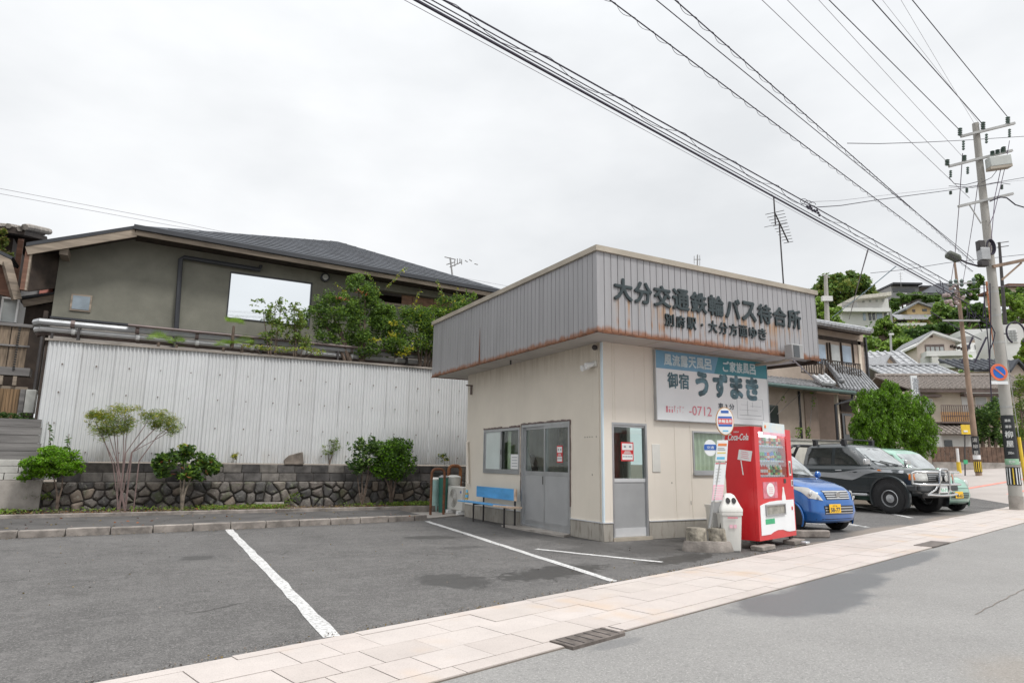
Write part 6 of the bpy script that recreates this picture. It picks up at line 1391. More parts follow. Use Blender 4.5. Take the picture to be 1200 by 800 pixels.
for sg in (-1, 1):
    kb.side([(-.45, 1.06), (.66, 1.06), (.28, 1.46), (-.42, 1.46)], 'front_side_window', m_sidew, bc_, .006, sg); kb.side([(-1.35, 1.06), (-.52, 1.06), (-.5, 1.46), (-1.3, 1.46)], 'rear_side_window', m_sidew, bc_, .006, sg)
    kb.front([(sg*.44, .74), (sg*.66, .76), (sg*.70, .90), (sg*.60, .91)], 'headlight_upper', m_lamp, bc_, .008) if False else None
    b = kb.front([(-.63, .655), (-.43, .615), (-.545, .85), (-.69, .875)] if sg < 0 else [(.43, .615), (.63, .655), (.69, .875), (.545, .85)], 'headlight', m_lamp, bc_, .012, 8, 8)
    c = Vector((kb.fx(sg*.58, .74)+.004, sg*.575, .74)); lm = MB(); lm.ball(c, .055, 6, sc_=(.4, 1, 1)); lm.build('lamp_reflector', m_chrome, b, False, smooth=True)
    c = Vector((kb.fx(sg*.48, .67)+.012, sg*.52, .67)); lm = MB(); lm.ball(c, .03, 5, sc_=(.4, 1, 1)); lm.build('indicator', m_amber if False else m_satin, b, False, smooth=True)
    arch(bc_, 1.12, sg, sg*.735, .31, .28, m_carblue, .03, fl=.012); arch(bc_, -1.2, sg, sg*.735, .31, .28, m_carblue, .03, fl=.012)
    wheel(bc_, 1.12, sg*.728, .275, .16, sg, .17, m_satin); wheel(bc_, -1.2, sg*.728, .275, .16, sg, .17, m_satin)
    shutline(kb, .72, .35, 1.0, bc_, sg); shutline(kb, -.46, .3, 1.0, bc_, sg)
    mr_ = MB(); mr_.ball((.66, sg*.79, 1.08), .085, 6, sc_=(.7, 1, .9)); mr_.build('mirror', m_carblue, bc_, False, smooth=True)
gr = kb.front([(-.33, .63), (.33, .63), (.37, .80), (-.37, .80)], 'grille', m_blackp, bc_, .006)
for k in range(4):
    z = .645+k*.042; kb.front([(-.33-.01*k, z), (.33+.01*k, z), (.33+.01*k, z+.022), (-.33-.01*k, z+.022)], 'grille_bar', m_satin, gr, .016, 10, 1)
b = MB(); x = kb.fx(0, .71)+.022; b.prism([(x, .075*math.cos(t)*.9, .715+.06*math.sin(t)) for t in [k*math.tau/6+.5 for k in range(6)]], (.008, 0, 0)); b.build('emblem', m_chrome, gr, False)
lg = kb.front([(-.40, .36), (.40, .36), (.42, .52), (-.42, .52)], 'lower_intake', m_blackp, bc_, .006)
for k in range(3): kb.front([(-.4, .375+k*.05), (.4, .375+k*.05), (.4, .392+k*.05), (-.4, .392+k*.05)], 'intake_bar', m_satin, lg, .010, 8, 1)
plate(kb, bc_, .385, '58-77', m_yel, y0=-.33, y1=0., top='大分 58')
kb.front([(-.66, .262), (.66, .262), (.66, .275), (-.66, .275)], 'bumper_crease', m_black, bc_, .002, 12, 1)
kb.front([(-.62, 1.02), (.62, 1.02), (.6, 1.055), (-.6, 1.055)], 'wiper_cowl', m_blackp, bc_, .008, 10, 2)
b = MB(); b.tube([(kb.fx(.2, 1.05)+.03, .25, 1.06), (kb.fx(-.3, 1.12)+.03, -.32, 1.11)], .010, 5); b.tube([(kb.fx(-.1, 1.05)+.03, -.12, 1.06), (kb.fx(-.55, 1.09)+.03, -.58, 1.10)], .010, 5); b.build('wiper', m_black, bc_, False)
b = MB(); b.tube([(kb.fx(y, .995)+.004, y, .995) for y in np.linspace(-.6, .6, 9)], .005, 4); b.build('bonnet_line', m_black, bc_, False)

# dark double cab pickup
m_pick = mat('dark_green_grey_paint', (.028, .036, .040), .3, metal=.2, var=.06, coat=1.)
m_psilver = mat('silver_paint_stripe', (.36, .37, .385), .32, metal=.4, var=.05, coat=1.)
HP = R(-89)
pk_ = Shape([(.44, -2.25, 1.98, .74, 8), (.50, -2.3, 2.04, .81, 8), (.62, -2.32, 2.06, .84, 8), (.86, -2.32, 2.06, .845, 8), (.98, -2.32, 2.04, .84, 7), (1.05, -2.31, 1.97, .82, 6.5), (1.09, -2.3, 1.7, .80, 6), (1.13, -2.3, 1.15, .785, 6)])
cabS = Shape([(1.10, -1.15, 1.12, .785, 7), (1.16, -1.14, 1.02, .775, 7), (1.40, -1.08, .72, .74, 7), (1.62, -1.0, .42, .69, 7), (1.68, -.92, .28, .64, 6), (1.72, -.7, .05, .52, 4)])
lp_ = place((1046, 602), 0., (1.38, -.80, 0), HP, 1.13)
pu = thing('pickup_truck', 'dark double cab pickup with silver side stripe, bull bar and roll bars', 'pickup truck', lp_, HP); pu.scale = (1.13,)*3
pk_.body('body', m_pick, pu); cabS.body('cab', m_pick, pu)
cabS.front([(-.70, 1.17), (.70, 1.17), (.58, 1.60), (-.58, 1.60)], 'windscreen', m_wind, pu, .006, 12, 8)
b = pk_.front([(-.74, 1.06), (.74, 1.06), (.70, 1.125), (-.70, 1.125)], 'bonnet', m_psilver, pu, .006, 12, 10)
b = MB(); b.rings([[(x, y, pk_z) for y, pk_z in ((-.62, 1.134), (-.2, 1.142), (.2, 1.142), (.62, 1.134))] for x in (.95, 1.15)], caps=False, closed=False); b.build('wiper_panel', m_blackp, pu, False)
for sg in (-1, 1):
    cabS.side([(-.06, 1.17), (.86, 1.17), (.50, 1.58), (-.04, 1.60)], 'front_side_window', m_sidew, pu, .006, sg); cabS.side([(-.98, 1.17), (-.16, 1.17), (-.14, 1.60), (-.92, 1.60)], 'rear_side_window', m_sidew, pu, .006, sg)
    for k in range(7):                                    # silver stripe swooping over the doors
        pass
    xs_ = [-2.2, -1.2, -.6, -.1, .25, .45, .62, .8, 1.05, 1.35, 1.7, 1.95]; zt_ = [.99, .985, .965, .95, .985, 1.02, 1.045, 1.055, 1.055, 1.05, 1.04, 1.02]; zb_ = [.90, .885, .86, .82, .79, .78, .84, .93, .985, .985, .97, .955]
    b = MB(); b.rings([[(x, pk_.sy(x, z, sg, .006), z) for z in (zb0, (zb0+zt0)/2, zt0)] for x, zb0, zt0 in zip(xs_, zb_, zt_)], caps=False, closed=False); b.build('silver_stripe', m_psilver, pu, False, smooth=True, ang=0)
    arch(pu, 1.38, sg, sg*.835, .45, .41, m_pick, .06, fl=.05); arch(pu, -1.42, sg, sg*.835, .45, .41, m_pick, .06, fl=.05)
    wheel(pu, 1.38, sg*.875, .365, .23, sg, .205, m_satin, 8); wheel(pu, -1.42, sg*.875, .365, .23, sg, .205, m_satin, 8)
    b = MB(); b.box(-.85, .85, sg*.80, sg*.93, .40, .46); b.build('side_step', m_satin, pu, False, bevel=.015)
    shutline(pk_, .88, .5, 1.1, pu, sg); shutline(pk_, -.12, .5, 1.1, pu, sg); shutline(pk_, -1.08, .5, 1.1, pu, sg)
    for x in (-.0, -.98): b = MB(); b.box(x, x+.17, sg*.84, sg*.868, 1.005, 1.03); b.build('door_handle', m_satin, pu, False, bevel=.006)
    b = MB(); b.box(.86, .94, sg*.79, sg*1.0, 1.16, 1.31); b.build('mirror', m_chrome, pu, False, bevel=.025)
    b = MB(); b.tube([(.9, sg*.79, 1.15), (.9, sg*.86, 1.18)], .02, 6); b.build('mirror_arm', m_blackp, pu, False)
    b = MB(); b.box(1.86, 1.93, sg*.845, sg*.858, .98, 1.01) if False else b.box(1.12, 1.2, sg*.836, sg*.852, 1.02, 1.05); b.build('side_indicator', m_amber, pu, False, bevel=.004)
    hl = pk_.front([(sg*.78 if sg < 0 else .40, .80), (-.40 if sg < 0 else sg*.78, .80), (-.40 if sg < 0 else .78, .98), (-.78 if sg < 0 else .40, .98)], 'headlight', m_lamp, pu, .015)
    
    q = pk_.side([(1.84, .82), (1.98, .82), (1.98, .96), (1.84, .96)], 'side_lamp', m_amber, hl, .010, sg)
    q = pk_.front([(-.76, .62), (-.60, .62), (-.60, .68), (-.76, .68)] if sg < 0 else [(.60, .62), (.76, .62), (.76, .68), (.60, .68)], 'bumper_lamp', m_amber, pu, .035)
    c = Vector((2.21, sg*.13, .86)); lm = MB(); lm.cyl(c-Vector((.07, 0, 0)), c, .06, .082, 18); sp_ = lm.build('spotlight', m_blackp, pu, False, smooth=True); lm = MB(); lm.cyl(c+Vector((.001, 0, 0)), c+Vector((.012, 0, 0)), .074, .06, 18); lm.build('lens', m_lamp, sp_, False, smooth=True)
gr = pk_.front([(-.40, .78), (.40, .78), (.40, .99), (-.40, .99)], 'grille', m_blackp, pu, .012)
for k in range(4): pk_.front([(-.38, .81+k*.045), (.38, .81+k*.045), (.38, .826+k*.045), (-.38, .826+k*.045)], 'grille_bar', m_satin, gr, .02, 6, 1)
b = MB(); b.box(2.02, 2.12, -.83, .83, .56, .70); b.box(1.75, 2.03, -.86, -.80, .56, .70); b.box(1.75, 2.03, .80, .86, .56, .70); b.build('bumper', mat('dark_bumper', (.09, .095, .10), .4, metal=.4), pu, False, bevel=.03)
b = MB(); b.box(1.9, 2.03, -.6, .6, .40, .56); b.build('front_apron', m_blackp, pu, False, bevel=.02)
tb = [[(2.16, -.20, .46), (2.22, -.21, .62), (2.24, -.21, .9), (2.24, -.19, 1.04), (2.24, -.13, 1.08), (2.24, .13, 1.08), (2.24, .19, 1.04), (2.24, .21, .9), (2.22, .21, .62), (2.16, .20, .46)],
      [(1.98, -.90, .73), (2.12, -.87, .72), (2.2, -.78, .72), (2.22, 0, .72), (2.2, .78, .72), (2.12, .87, .72), (1.98, .90, .73)],
      [(1.98, -.90, .73), (1.98, -.90, .98), (2.06, -.87, 1.01), (2.18, -.78, 1.01), (2.22, -.2, 1.01)], [(1.98, .90, .73), (1.98, .90, .98), (2.06, .87, 1.01), (2.18, .78, 1.01), (2.22, .2, 1.01)], [(2.17, -.62, .49), (2.22, -.2, .47), (2.22, .2, .47), (2.17, .62, .49)],
      [(2.14, -.62, .49), (2.17, -.3, .60), (2.2, -.21, .72)], [(2.14, .62, .49), (2.17, .3, .60), (2.2, .21, .72)]]
for k, t_ in enumerate(tb): MB().tube(t_, .027 if k < 5 else .02, 10).build('bull_bar', m_chrome, pu, False, smooth=True)
plate(pk_, pu, .53, '51-71', m_signw, y0=-.165, y1=.165, off=.14, ink=m_green)
for x, dx in ((-1.20, .12), (-1.42, .30)):
    b = MB(); b.tube([(x-dx*1.8, -.74, 1.12), (x-dx*.7, -.74, 1.44), (x, -.70, 1.63), (x, -.6, 1.68), (x, .6, 1.68), (x, .70, 1.63), (x-dx*.7, .74, 1.44), (x-dx*1.8, .74, 1.12)], .04, 10); b.build('roll_bar', m_blackp, pu, False, smooth=True)
b = MB(); b.tube([(-1.45, -.73, 1.30), (-2.0, -.74, 1.18)], .03, 8); b.tube([(-1.35, -.73, 1.42), (-1.75, -.735, 1.3)], .05, 8); b.build('roll_bar_brace', m_blackp, pu, False)
for x in (.12, -.72):
    b = MB(); b.box(x, x+.05, -.72, .72, 1.80, 1.83); b.box(x-.03, x+.08, -.66, -.56, 1.66, 1.80); b.box(x-.03, x+.08, .56, .66, 1.66, 1.80); b.build('roof_bar', m_blackp, pu, False, bevel=.006)
b = MB(); 
for (ya, yb_) in ((.25, -.35), (-.15, -.62)): b.tube([(cabS.fx(ya, 1.17)+.02, ya, 1.175), (cabS.fx(yb_, 1.26)+.02, yb_, 1.27)], .010, 5)
b.build('wiper', m_black, pu, False)

# pale green small car
m_cargreen = mat('pale_green_car_paint', (.26, .45, .36), .35, metal=.1, var=.05, coat=1.)
HG = R(-93)
kg = Shape([(.19, -1.6, 1.5, .64, 6), (.25, -1.66, 1.62, .70, 6), (.42, -1.69, 1.68, .737, 5.5), (.62, -1.69, 1.66, .737, 5), (.80, -1.69, 1.58, .735, 4.6), (.88, -1.69, 1.45, .725, 4.4), (.93, -1.68, 1.22, .71, 4.5), (.97, -1.67, .95, .70, 5), (1.2, -1.64, .76, .68, 6.5), (1.50, -1.60, .42, .645, 6.5), (1.58, -1.55, .25, .60, 6), (1.63, -1.42, .05, .52, 5), (1.65, -1.2, -.2, .4, 4)])
lg_ = place((1134, 589), .24, (1.44, .69, 0), HG, 1.12)
cg = thing('green_car', 'pale mint green boxy small car half hidden behind the dark pickup', 'car', lg_, HG); cg.scale = (1.12,)*3
kg.body('body', m_cargreen, cg)
kg.front([(-.61, 1.0), (.61, 1.0), (.53, 1.49), (-.53, 1.49)], 'windscreen', m_wind, cg, .006, 12, 8)
for sg in (-1, 1):
    kg.side([(-.45, 1.0), (.72, 1.0), (.34, 1.46), (-.42, 1.48)], 'front_side_window', m_sidew, cg, .006, sg); kg.side([(-1.4, 1.0), (-.52, 1.0), (-.5, 1.48), (-1.35, 1.48)], 'rear_side_window', m_sidew, cg, .006, sg)
    hl = MB(); c = Vector((kg.fx(sg*.55, .72)+.0, sg*.55, .72)); hl.ball(c, .115, 8, sc_=(.35, 1, .9)); hl.build('headlight', m_lamp, cg, False, smooth=True)
    arch(cg, 1.15, sg, sg*.735, .30, .27, m_cargreen, .03, fl=.012); arch(cg, -1.2, sg, sg*.735, .30, .27, m_cargreen, .03, fl=.012)
    wheel(cg, 1.15, sg*.728, .265, .16, sg, .165, m_satin); wheel(cg, -1.2, sg*.728, .265, .16, sg, .165, m_satin)
    mr_ = MB(); mr_.ball((.70, sg*.78, 1.05), .085, 6, sc_=(.7, 1, .9)); mr_.build('mirror', m_cargreen, cg, False, smooth=True)
lg = kg.front([(-.36, .34), (.36, .34), (.40, .50), (-.40, .50)], 'grille', m_blackp, cg, .006)
for k in range(3): kg.front([(-.38, .36+k*.05), (.38, .36+k*.05), (.38, .373+k*.05), (-.38, .373+k*.05)], 'grille_bar', m_cargreen, lg, .012, 8, 1)
kg.front([(-.5, .60), (.5, .60), (.5, .61), (-.5, .61)], 'bonnet_line', m_black, cg, .003, 8, 1)
plate(kg, cg, .36, '48-65', m_yel, y0=-.27, y1=.06)
b = MB(); b.tube([(kg.fx(.2, 1.0)+.03, .25, 1.0), (kg.fx(-.3, 1.1)+.03, -.32, 1.1)], .012, 5); b.build('wiper', m_black, cg, False)
# ------------------------------------------------------------------ neighbour house on the right
FH_ = Vector((math.cos(AZ), math.sin(AZ), 0)); RT_ = Vector((math.sin(AZ), -math.cos(AZ), 0))
def onV(px, py, dep): d = ray(px, py); return CAMP + d*(dep/Vector((d.x, d.y, 0)).dot(FH_))
NY = 18.0
nh = thing('beige_house', 'two storey beige house with grey tiled roofs behind the parked cars', 'house', (25, NY, 1))
x0 = onY(893, 451, NY).x; xg = onY(1000, 461, NY).x; zg = onY(940, 454.5, NY).z
LWY = NY+.7                                            # lower wall plane
def wr_(name, pa, pb, Yq, d0, d1, m, par, bevel=0):    # box from surveyed corners pa (upper left) and pb (lower right) on plane Yq
    a = onY(*pa, Yq); b_ = onY(*pb, Yq); return bxo(name, a.x, b_.x, Yq+d0, Yq+d1, b_.z, a.z, m, par, bevel=bevel)
zt2 = onY(955, 379, NY+1.6).z; x2 = onY(1012, 400, NY+1.6).x
bxo('ground_floor_wall', x0-2, onY(960, 500, LWY).x, LWY, LWY+.2, .3, zg+.1, m_beige, nh)
bxo('entrance_wall', onY(960, 500, LWY).x, onY(1003, 500, LWY+.8).x, LWY+.8, LWY+1., .3, zg+.1, m_beiged, nh)
bxo('first_floor_wall', x0+1, x2, NY+1.6, 27, zg+.3, zt2, m_beige, nh)
wr_('window_pane', (898, 474), (913, 502), LWY, -.02, -.005, m_darkwin, nh); wr_('storm_shutter', (941, 459), (960, 519), LWY, -.05, -.005, m_beiged, nh); wr_('shadow_gap', (934.5, 458), (941, 519), LWY, -.02, -.005, m_black, nh)
wr_('door', (986, 484), (1000, 519), LWY+.75, -.03, -.005, m_darkwin, nh); wr_('door_frame', (984, 468), (1002, 483), LWY+.75, -.04, -.005, m_wooddark, nh); wr_('door_panel', (989, 487), (998, 509), LWY+.75, -.05, -.032, m_beige, nh)
wr_('post', (978, 462), (984, 520), LWY-.3, -.1, .05, m_fcream, nh)
b = MB(); b.tube([(x0-.5, NY-.08, zg), (xg, NY-.08, zg)], .085, 8); b.build('gutter', mat('green_gutter', (.07, .12, .11), .5), nh, smooth=True)
q1 = onY(979, 474, NY+.1); b = MB(); b.tube([(xg-.1, NY-.05, zg), (xg-.15, NY, zg-.3), (q1.x, NY+.1, q1.z), (q1.x-.02, NY+.12, 1.)], .06, 8); b.build('downpipe', m_gutter, nh, smooth=True)
def tiled_slope(par, A, B_, A2, B2, m, pitch=.27, r_=.075, name='roof_tile', course=.25, kind='stuff'):
    """pantile slope between eave A-B and top edge A2-B2"""
    A, B_, A2, B2 = (Vector(q) for q in (A, B_, A2, B2)); b = MB(); n_ = max(2, int((B_-A).length/pitch)); up_ = (A2-A).cross(B_-A).normalized(); up_ = -up_ if up_.z < 0 else up_
    b.prism([A, B_, B2, A2], -up_*.09)
    for k in range(n_+1):
        p = A.lerp(B_, k/n_); q = A2.lerp(B2, k/n_); nc = max(2, int((q-p).length/.35)); rr_ = []; pts = []
        for j in range(nc+1): pts += [p.lerp(q, j/nc)+up_*.012]; rr_ += [r_]
        b.tube(pts, [r_*(1.0 if j % 2 == 0 else .86) for j in range(len(pts))], 6)
    ln = (A2-A).length; nr = max(2, int(ln/course))
    for j in range(nr): p = A.lerp(A2, j/nr)+up_*.02; q = B_.lerp(B2, j/nr)+up_*.02; b.bar(p, q, .05, .03)
    return b.build(name, m, par)
E1 = (x0-1, NY, zg+.07); E2 = (onY(985, 455, NY).x, NY, zg+.07); T1 = (x0-1, NY+1.6, zg+.62); T2 = (onY(962, 428, NY+1.6).x, NY+1.6, zg+.66)
tiled_slope(nh, E1, E2, T1, T2, m_tile)
rr0 = onY(966, 423, NY+1.5); rr1 = onY(985, 446, NY-.1)
b = MB(); b.tube([rr0, rr1], .10, 8); b.tube([rr0+Vector((0, 0, .08)), rr1+Vector((0, 0, .09))], .07, 8); b.ball(rr1+Vector((0, -.05, -.02)), .13, 6); b.build('hip_ridge', m_tile, nh, smooth=True)
f0 = onY(986, 456, NY); f1 = onY(1032, 460, NY+.1)
tiled_slope(nh, f0, f1, rr0+Vector((.3, 0, -.1)), onY(1008, 434, NY+1.5), m_tile)
b = MB(); b.bar(f0+Vector((0, .1, -.12)), f1+Vector((0, .1, -.12)), .06, .16); b.build('eave_board', m_wooddark, nh)
tiled_slope(nh, onY(964, 451.5, NY+.0)+Vector((0, -.02, .10)), onY(978, 452.5, NY)+Vector((0, -.02, .10)), onY(953, 443, NY+.8)+Vector((0, -.02, .10)), onY(966, 441.5, NY+.8)+Vector((0, -.02, .10)), mat('new_pale_tile', (.5, .51, .52), .5, var=.1), name='new_tile_patch')
# upper storey windows, railing, bands
U = NY+1.6
wr_('brown_band', (953, 396), (1012, 401), U, -.05, -.003, m_wooddark, nh)
for i, (a, c_, m_) in enumerate(((954.5, 968, m_bluewin), (973, 984.5, m_greywin), (986, 998, m_bluewin))): wr_('window_pane', (a, 402.5+i), (c_, 427), U, -.03, -.003, m_, nh)
for a in (953, 968.5, 971.5, 984.6, 998.3): wr_('window_mullion', (a, 401.5), (a+1.4, 428), U, -.07, -.003, m_wooddark, nh)
ra = onY(938, 417, U-.7); rb_ = onY(1008, 425, U-.7); b = MB(); b.box(ra.x, rb_.x, U-.72, U-.68, ra.z-.05, ra.z); b.box(ra.x, rb_.x, U-.72, U-.68, ra.z-.75, ra.z-.7); b.build('railing', m_wooddark, nh)
x = ra.x; k = 0
while x < rb_.x: bxo('baluster', x, x+.05, U-.71, U-.69, ra.z-.7, ra.z-.05, m_wooddark if k % 9 else m_woodgrey, nh); x += .17; k += 1
bxo('corner_strip', x2-.55, x2-.35, U-.05, U-.003, zg+.6, onY(1005, 398, U).z, m_fcream, nh); bxo('drain', x2-.02, x2+.08, U-.12, U-.02, zg+.5, zt2-.3, m_gutter, nh)
ea = onY(925, 370.5, U-.6); eb = onY(1020, 389, U-.6); zea = eb.z
tiled_slope(nh, (x0, U-.65, zea), (eb.x, U-.65, zea), (x0, U+3.4, zea+1.35), (eb.x, U+3.4, zea+1.35), m_tile2)
b = MB(); b.tube([(eb.x, U-.7, zea+.05), (eb.x, U+3.4, zea+1.45)], .13, 8); b.tube([(x0, U+3.4, zea+1.45), (eb.x+.1, U+3.4, zea+1.45)], .16, 8); b.build('ridge_tile', m_tile2, nh, smooth=True)
b = MB(); b.bar((x0, U-.58, zea-.1), (eb.x, U-.58, zea-.1), .06, .16); b.box(x0, eb.x-.05, U-.55, U, zea-.08, zea-.04); b.build('eave_board', m_wooddark, nh)
b = MB(); b.prism([(x0, U+.2, zea-.1), (x2, U+.2, zea-.1), (x2, U+3.4, zea+1.2), (x0, U+3.4, zea+1.2)], (0, 3, 0)) if False else None
vn = thing('vine', 'thin climbing vines on strings against the beige house wall', 'climber', (onY(935, 515, LWY-.3).x, LWY-.3, 1.2)); P_ = []
for px, y0, y1, n_ in ((936, 500, 520, 60), (947, 500, 520, 80), (953, 460, 480, 16), (917, 465, 472, 8)):
    for _ in range(n_): p = onY(px+random.gauss(0, 1.6), random.uniform(y0, y1), LWY-.3); P_.append(tuple(p))
leaves('foliage', P_, .12, [L_light, L_mid], vn, .6); b = MB()
for pa, pb in (((911, 485), (950, 450)), ((936, 520), (938, 460)), ((947, 520), (953, 460)), ((899, 488), (925, 455))): b.tube([onY(*pa, LWY-.32), onY(*pb, LWY-.32)], .012, 4)
b.build('string', m_woodgrey, vn)
bw = thing('boundary_wall', 'low white rendered wall behind the parked cars', 'wall', (20, 15.6, 0)); zw = onY(930, 514, 15.6).z
bxo('wall_face', onY(905, 520, 15.6).x, 25.8, 15.6, 15.75, 0, zw-.05, mat('cream_low_wall', (.60, .57, .51), .8, var=.08), bw); bxo('coping', onY(904, 520, 15.6).x, 25.8, 15.56, 15.79, zw-.05, zw+.02, m_conc, bw)

# ------------------------------------------------------------------ conifer hedge
HYq = 15.3
def conifer(label, cl, n):
    p = onY(cl[0][0], 540, HYq); t = thing('conifer', label, 'conifer', (p.x, HYq, .0), 0, 'clipped conifers behind the pickup'); P_ = []; D = []
    for a, b_, c, d in cl:
        cc, r = C_(a, b_, HYq, c, d, c*.9); q = cloud(cc, r, int(n*c*d/400), 90, .17, .88); P_.append(q)
    P_ = np.concatenate(P_); dirs = rng.normal(size=P_.shape)*.6; dirs[:, 2] = np.abs(dirs[:, 2])+.5
    leaves('foliage', P_, .12, [L_conif, L_bright, L_mid], t, .4, dirs=dirs, weights=[.6, .12, .28]); MB().cyl((p.x, HYq, 0), (p.x, HYq, 1.6), .09, .05, 8).build('trunk', m_bark, t, smooth=True)
conifer('round clipped conifer, leftmost behind the pickup roof', [(1017, 496, 14, 23), (1010, 504, 8, 16), (1024, 484, 11, 13)], 5200)
conifer('tallest clipped conifer in the middle of the green clump', [(1044, 492, 20, 24), (1034, 494, 15, 24), (1050, 485, 15, 15)], 5600)
conifer('clipped conifer at the right end of the green clump', [(1073, 499, 17, 21), (1064, 492, 14, 20), (1083, 507, 9, 15)], 5200)

# ------------------------------------------------------------------ the streets and houses beyond
class FH:
    def __init__(s, px, dep, turn=0.):
        s.P = onV(px, 548, dep); s.n = -FH_.copy(); s.n.rotate(Matrix.Rotation(R(turn), 3, 'Z')); s.e = Vector((-s.n.y, s.n.x, 0)); s.P.z = 0
    def uz(s, px, py, off=0.):
        d = ray(px, py); P0 = s.P+s.n*off; k = (P0-CAMP).dot(s.n)/d.dot(s.n); q = CAMP+d*k; return (q-s.P).dot(s.e), q.z
    def w(s, u_, z, f=0.): return s.P+s.e*u_+s.n*f+Vector((0, 0, z))
    def lbox(s, b, u0, u1, z0, z1, f0, f1):
        c = s.w((u0+u1)/2, (z0+z1)/2, (f0+f1)/2); b.obox(c, s.e*abs(u1-u0)/2, s.n*abs(f1-f0)/2, (0, 0, abs(z1-z0)/2)); return b
    def box(s, name, m, par, pa, pb, f0, f1, off=0.):
        a = s.uz(*pa, off); c = s.uz(*pb, off); return s.lbox(MB(), a[0], c[0], c[1], a[1], f0, f1).build(name, m, par)
    def ubox(s, name, m, par, u0, u1, z0, z1, f0, f1): return s.lbox(MB(), u0, u1, z0, z1, f0, f1).build(name, m, par)
    def slope(s, par, m, u0, u1, f0, z0, f1, z1, tiles=None, th=.12):
        A, B_, A2, B2 = s.w(u0, z0, f0), s.w(u1, z0, f0), s.w(u0, z1, f1), s.w(u1, z1, f1)
        if tiles: return tiled_slope(par, A, B_, A2, B2, m, tiles, tiles*.24, course=tiles*1.2)
        b = MB(); b.prism([A, B_, B2, A2], (0, 0, -th)); return b.build('roof', m, par)
    def thing(s, name, label, cat, u_=0, z=0): return thing(name, label, cat, tuple(s.w(u_, z)))

# cream house with the orange balcony
f = FH(1130, 46, -6); ch_ = f.thing('cream_house', 'long cream house with brown tiled roof and orange balcony behind the poles', 'house')
a, zt = f.uz(1066, 457); c, _ = f.uz(1230, 457); _, zb_ = f.uz(1130, 530); _, zr_ = f.uz(1130, 441, -4.5)
f.ubox('wall', m_fcream, ch_, a, c, 0, zt, -9, 0); f.slope(ch_, m_tilebr, a-.3, c+.3, .7, zt+.02, -4.5, zr_, tiles=.32); f.slope(ch_, m_tilebr, a-.3, c+.3, -9.5, zt+.02, -4.5, zr_)
b = MB(); b.tube([f.w(a-.3, zr_+.08, -4.5), f.w(c+.3, zr_+.08, -4.5)], .16, 8); b.build('ridge_tile', m_tilebr, ch_, smooth=True)
f.lbox(MB(), a-.3, c+.3, zt-.2, zt-.02, .55, .68).build('gutter', m_pipeb, ch_)
f.box('window_hood', m_pipeb, ch_, (1069, 463), (1099, 465.5), 0.01, .5); f.box('window_hood', m_pipeb, ch_, (1125, 462), (1173, 464.5), .01, .5); f.box('hood_slab', m_fwhite, ch_, (1126, 460.5), (1172, 462), .01, .6)
for pa, pb, m_ in (((1081, 468), (1093, 482.5), m_greywin), ((1143, 466), (1156.5, 481), m_greywin), ((1160, 466), (1166, 478), m_darkwin), ((1167.5, 466), (1174, 478), m_bluewin), ((1127, 465), (1136, 482), m_fwhite)):
    wn = f.box('window', m_white, ch_, (pa[0]-1, pa[1]-1), (pb[0]+1, pb[1]+1), .01, .05); f.box('pane', m_, wn, pa, pb, .051, .07)
f.box('balcony_wall', m_orange, ch_, (1095, 483.5), (1168, 495), .8, .9); f.box('balcony_floor', m_pipeb, ch_, (1095, 495), (1168, 497), 0.01, .95)
b = MB(); u0, z0 = f.uz(1095, 482); u1, z1 = f.uz(1168, 495)
for k in range(30): uu = u0+(u1-u0)*k/29; f.lbox(b, uu-.02, uu+.02, z1, z0+.35, .905, .94)
f.lbox(b, u0, u1, z0+.33, z0+.38, .905, .95); f.lbox(b, u0, u1, (z0+z1)/2, (z0+z1)/2+.04, .905, .95); b.build('balcony_railing', m_pipeb, ch_)
u0, z0 = f.uz(1098, 499, 2); u1, z1 = f.uz(1142, 507, 2); f.slope(ch_, m_tilebr, u0, u1, 2.3, z1-.1, .1, z0+.35, tiles=.3)
f.lbox(MB(), u0+.3, u1, 0, z1-.1, .1, 1.8).build('lean_to_wall', m_fwhite, ch_); f.box('lean_to_window', m_darkwin, ch_, (1106, 515.5), (1116, 523.5), 1.81, 1.86, 1.8); f.box('shed_door', mat('shed_cream', (.62, .58, .5), .8), ch_, (1146, 500), (1152, 523), 1.81, 1.86, 1.8)
# brown board fence on a concrete base
f = FH(1130, 38, -6); bf = f.thing('board_fence', 'brown board fence on a concrete base beside the old brown pole', 'fence')
u0, zt = f.uz(1090, 523); u1, zm = f.uz(1182, 542); _, zb_ = f.uz(1130, 558); uu = u0
while uu < u1: f.ubox('fence_board', m_brownf, bf, uu+.012, uu+.235, zm-.02, zt+random.uniform(-.02, .02), .02, .06+random.uniform(0, .01)); uu += .25
f.ubox('concrete_base', m_conc, bf, u0, u1+4, zb_-1, zm, 0, .18); f.ubox('rail', m_wooddark, bf, u0, u1, zt-.3, zt-.2, -.06, .0)
f.ubox('footing_block', mat('red_brown_block', (.25, .17, .13), .9, var=.2), bf, f.uz(1131, 552)[0], f.uz(1150, 552)[0], zb_-.6, f.uz(1131, 552)[1], .6, 1.)
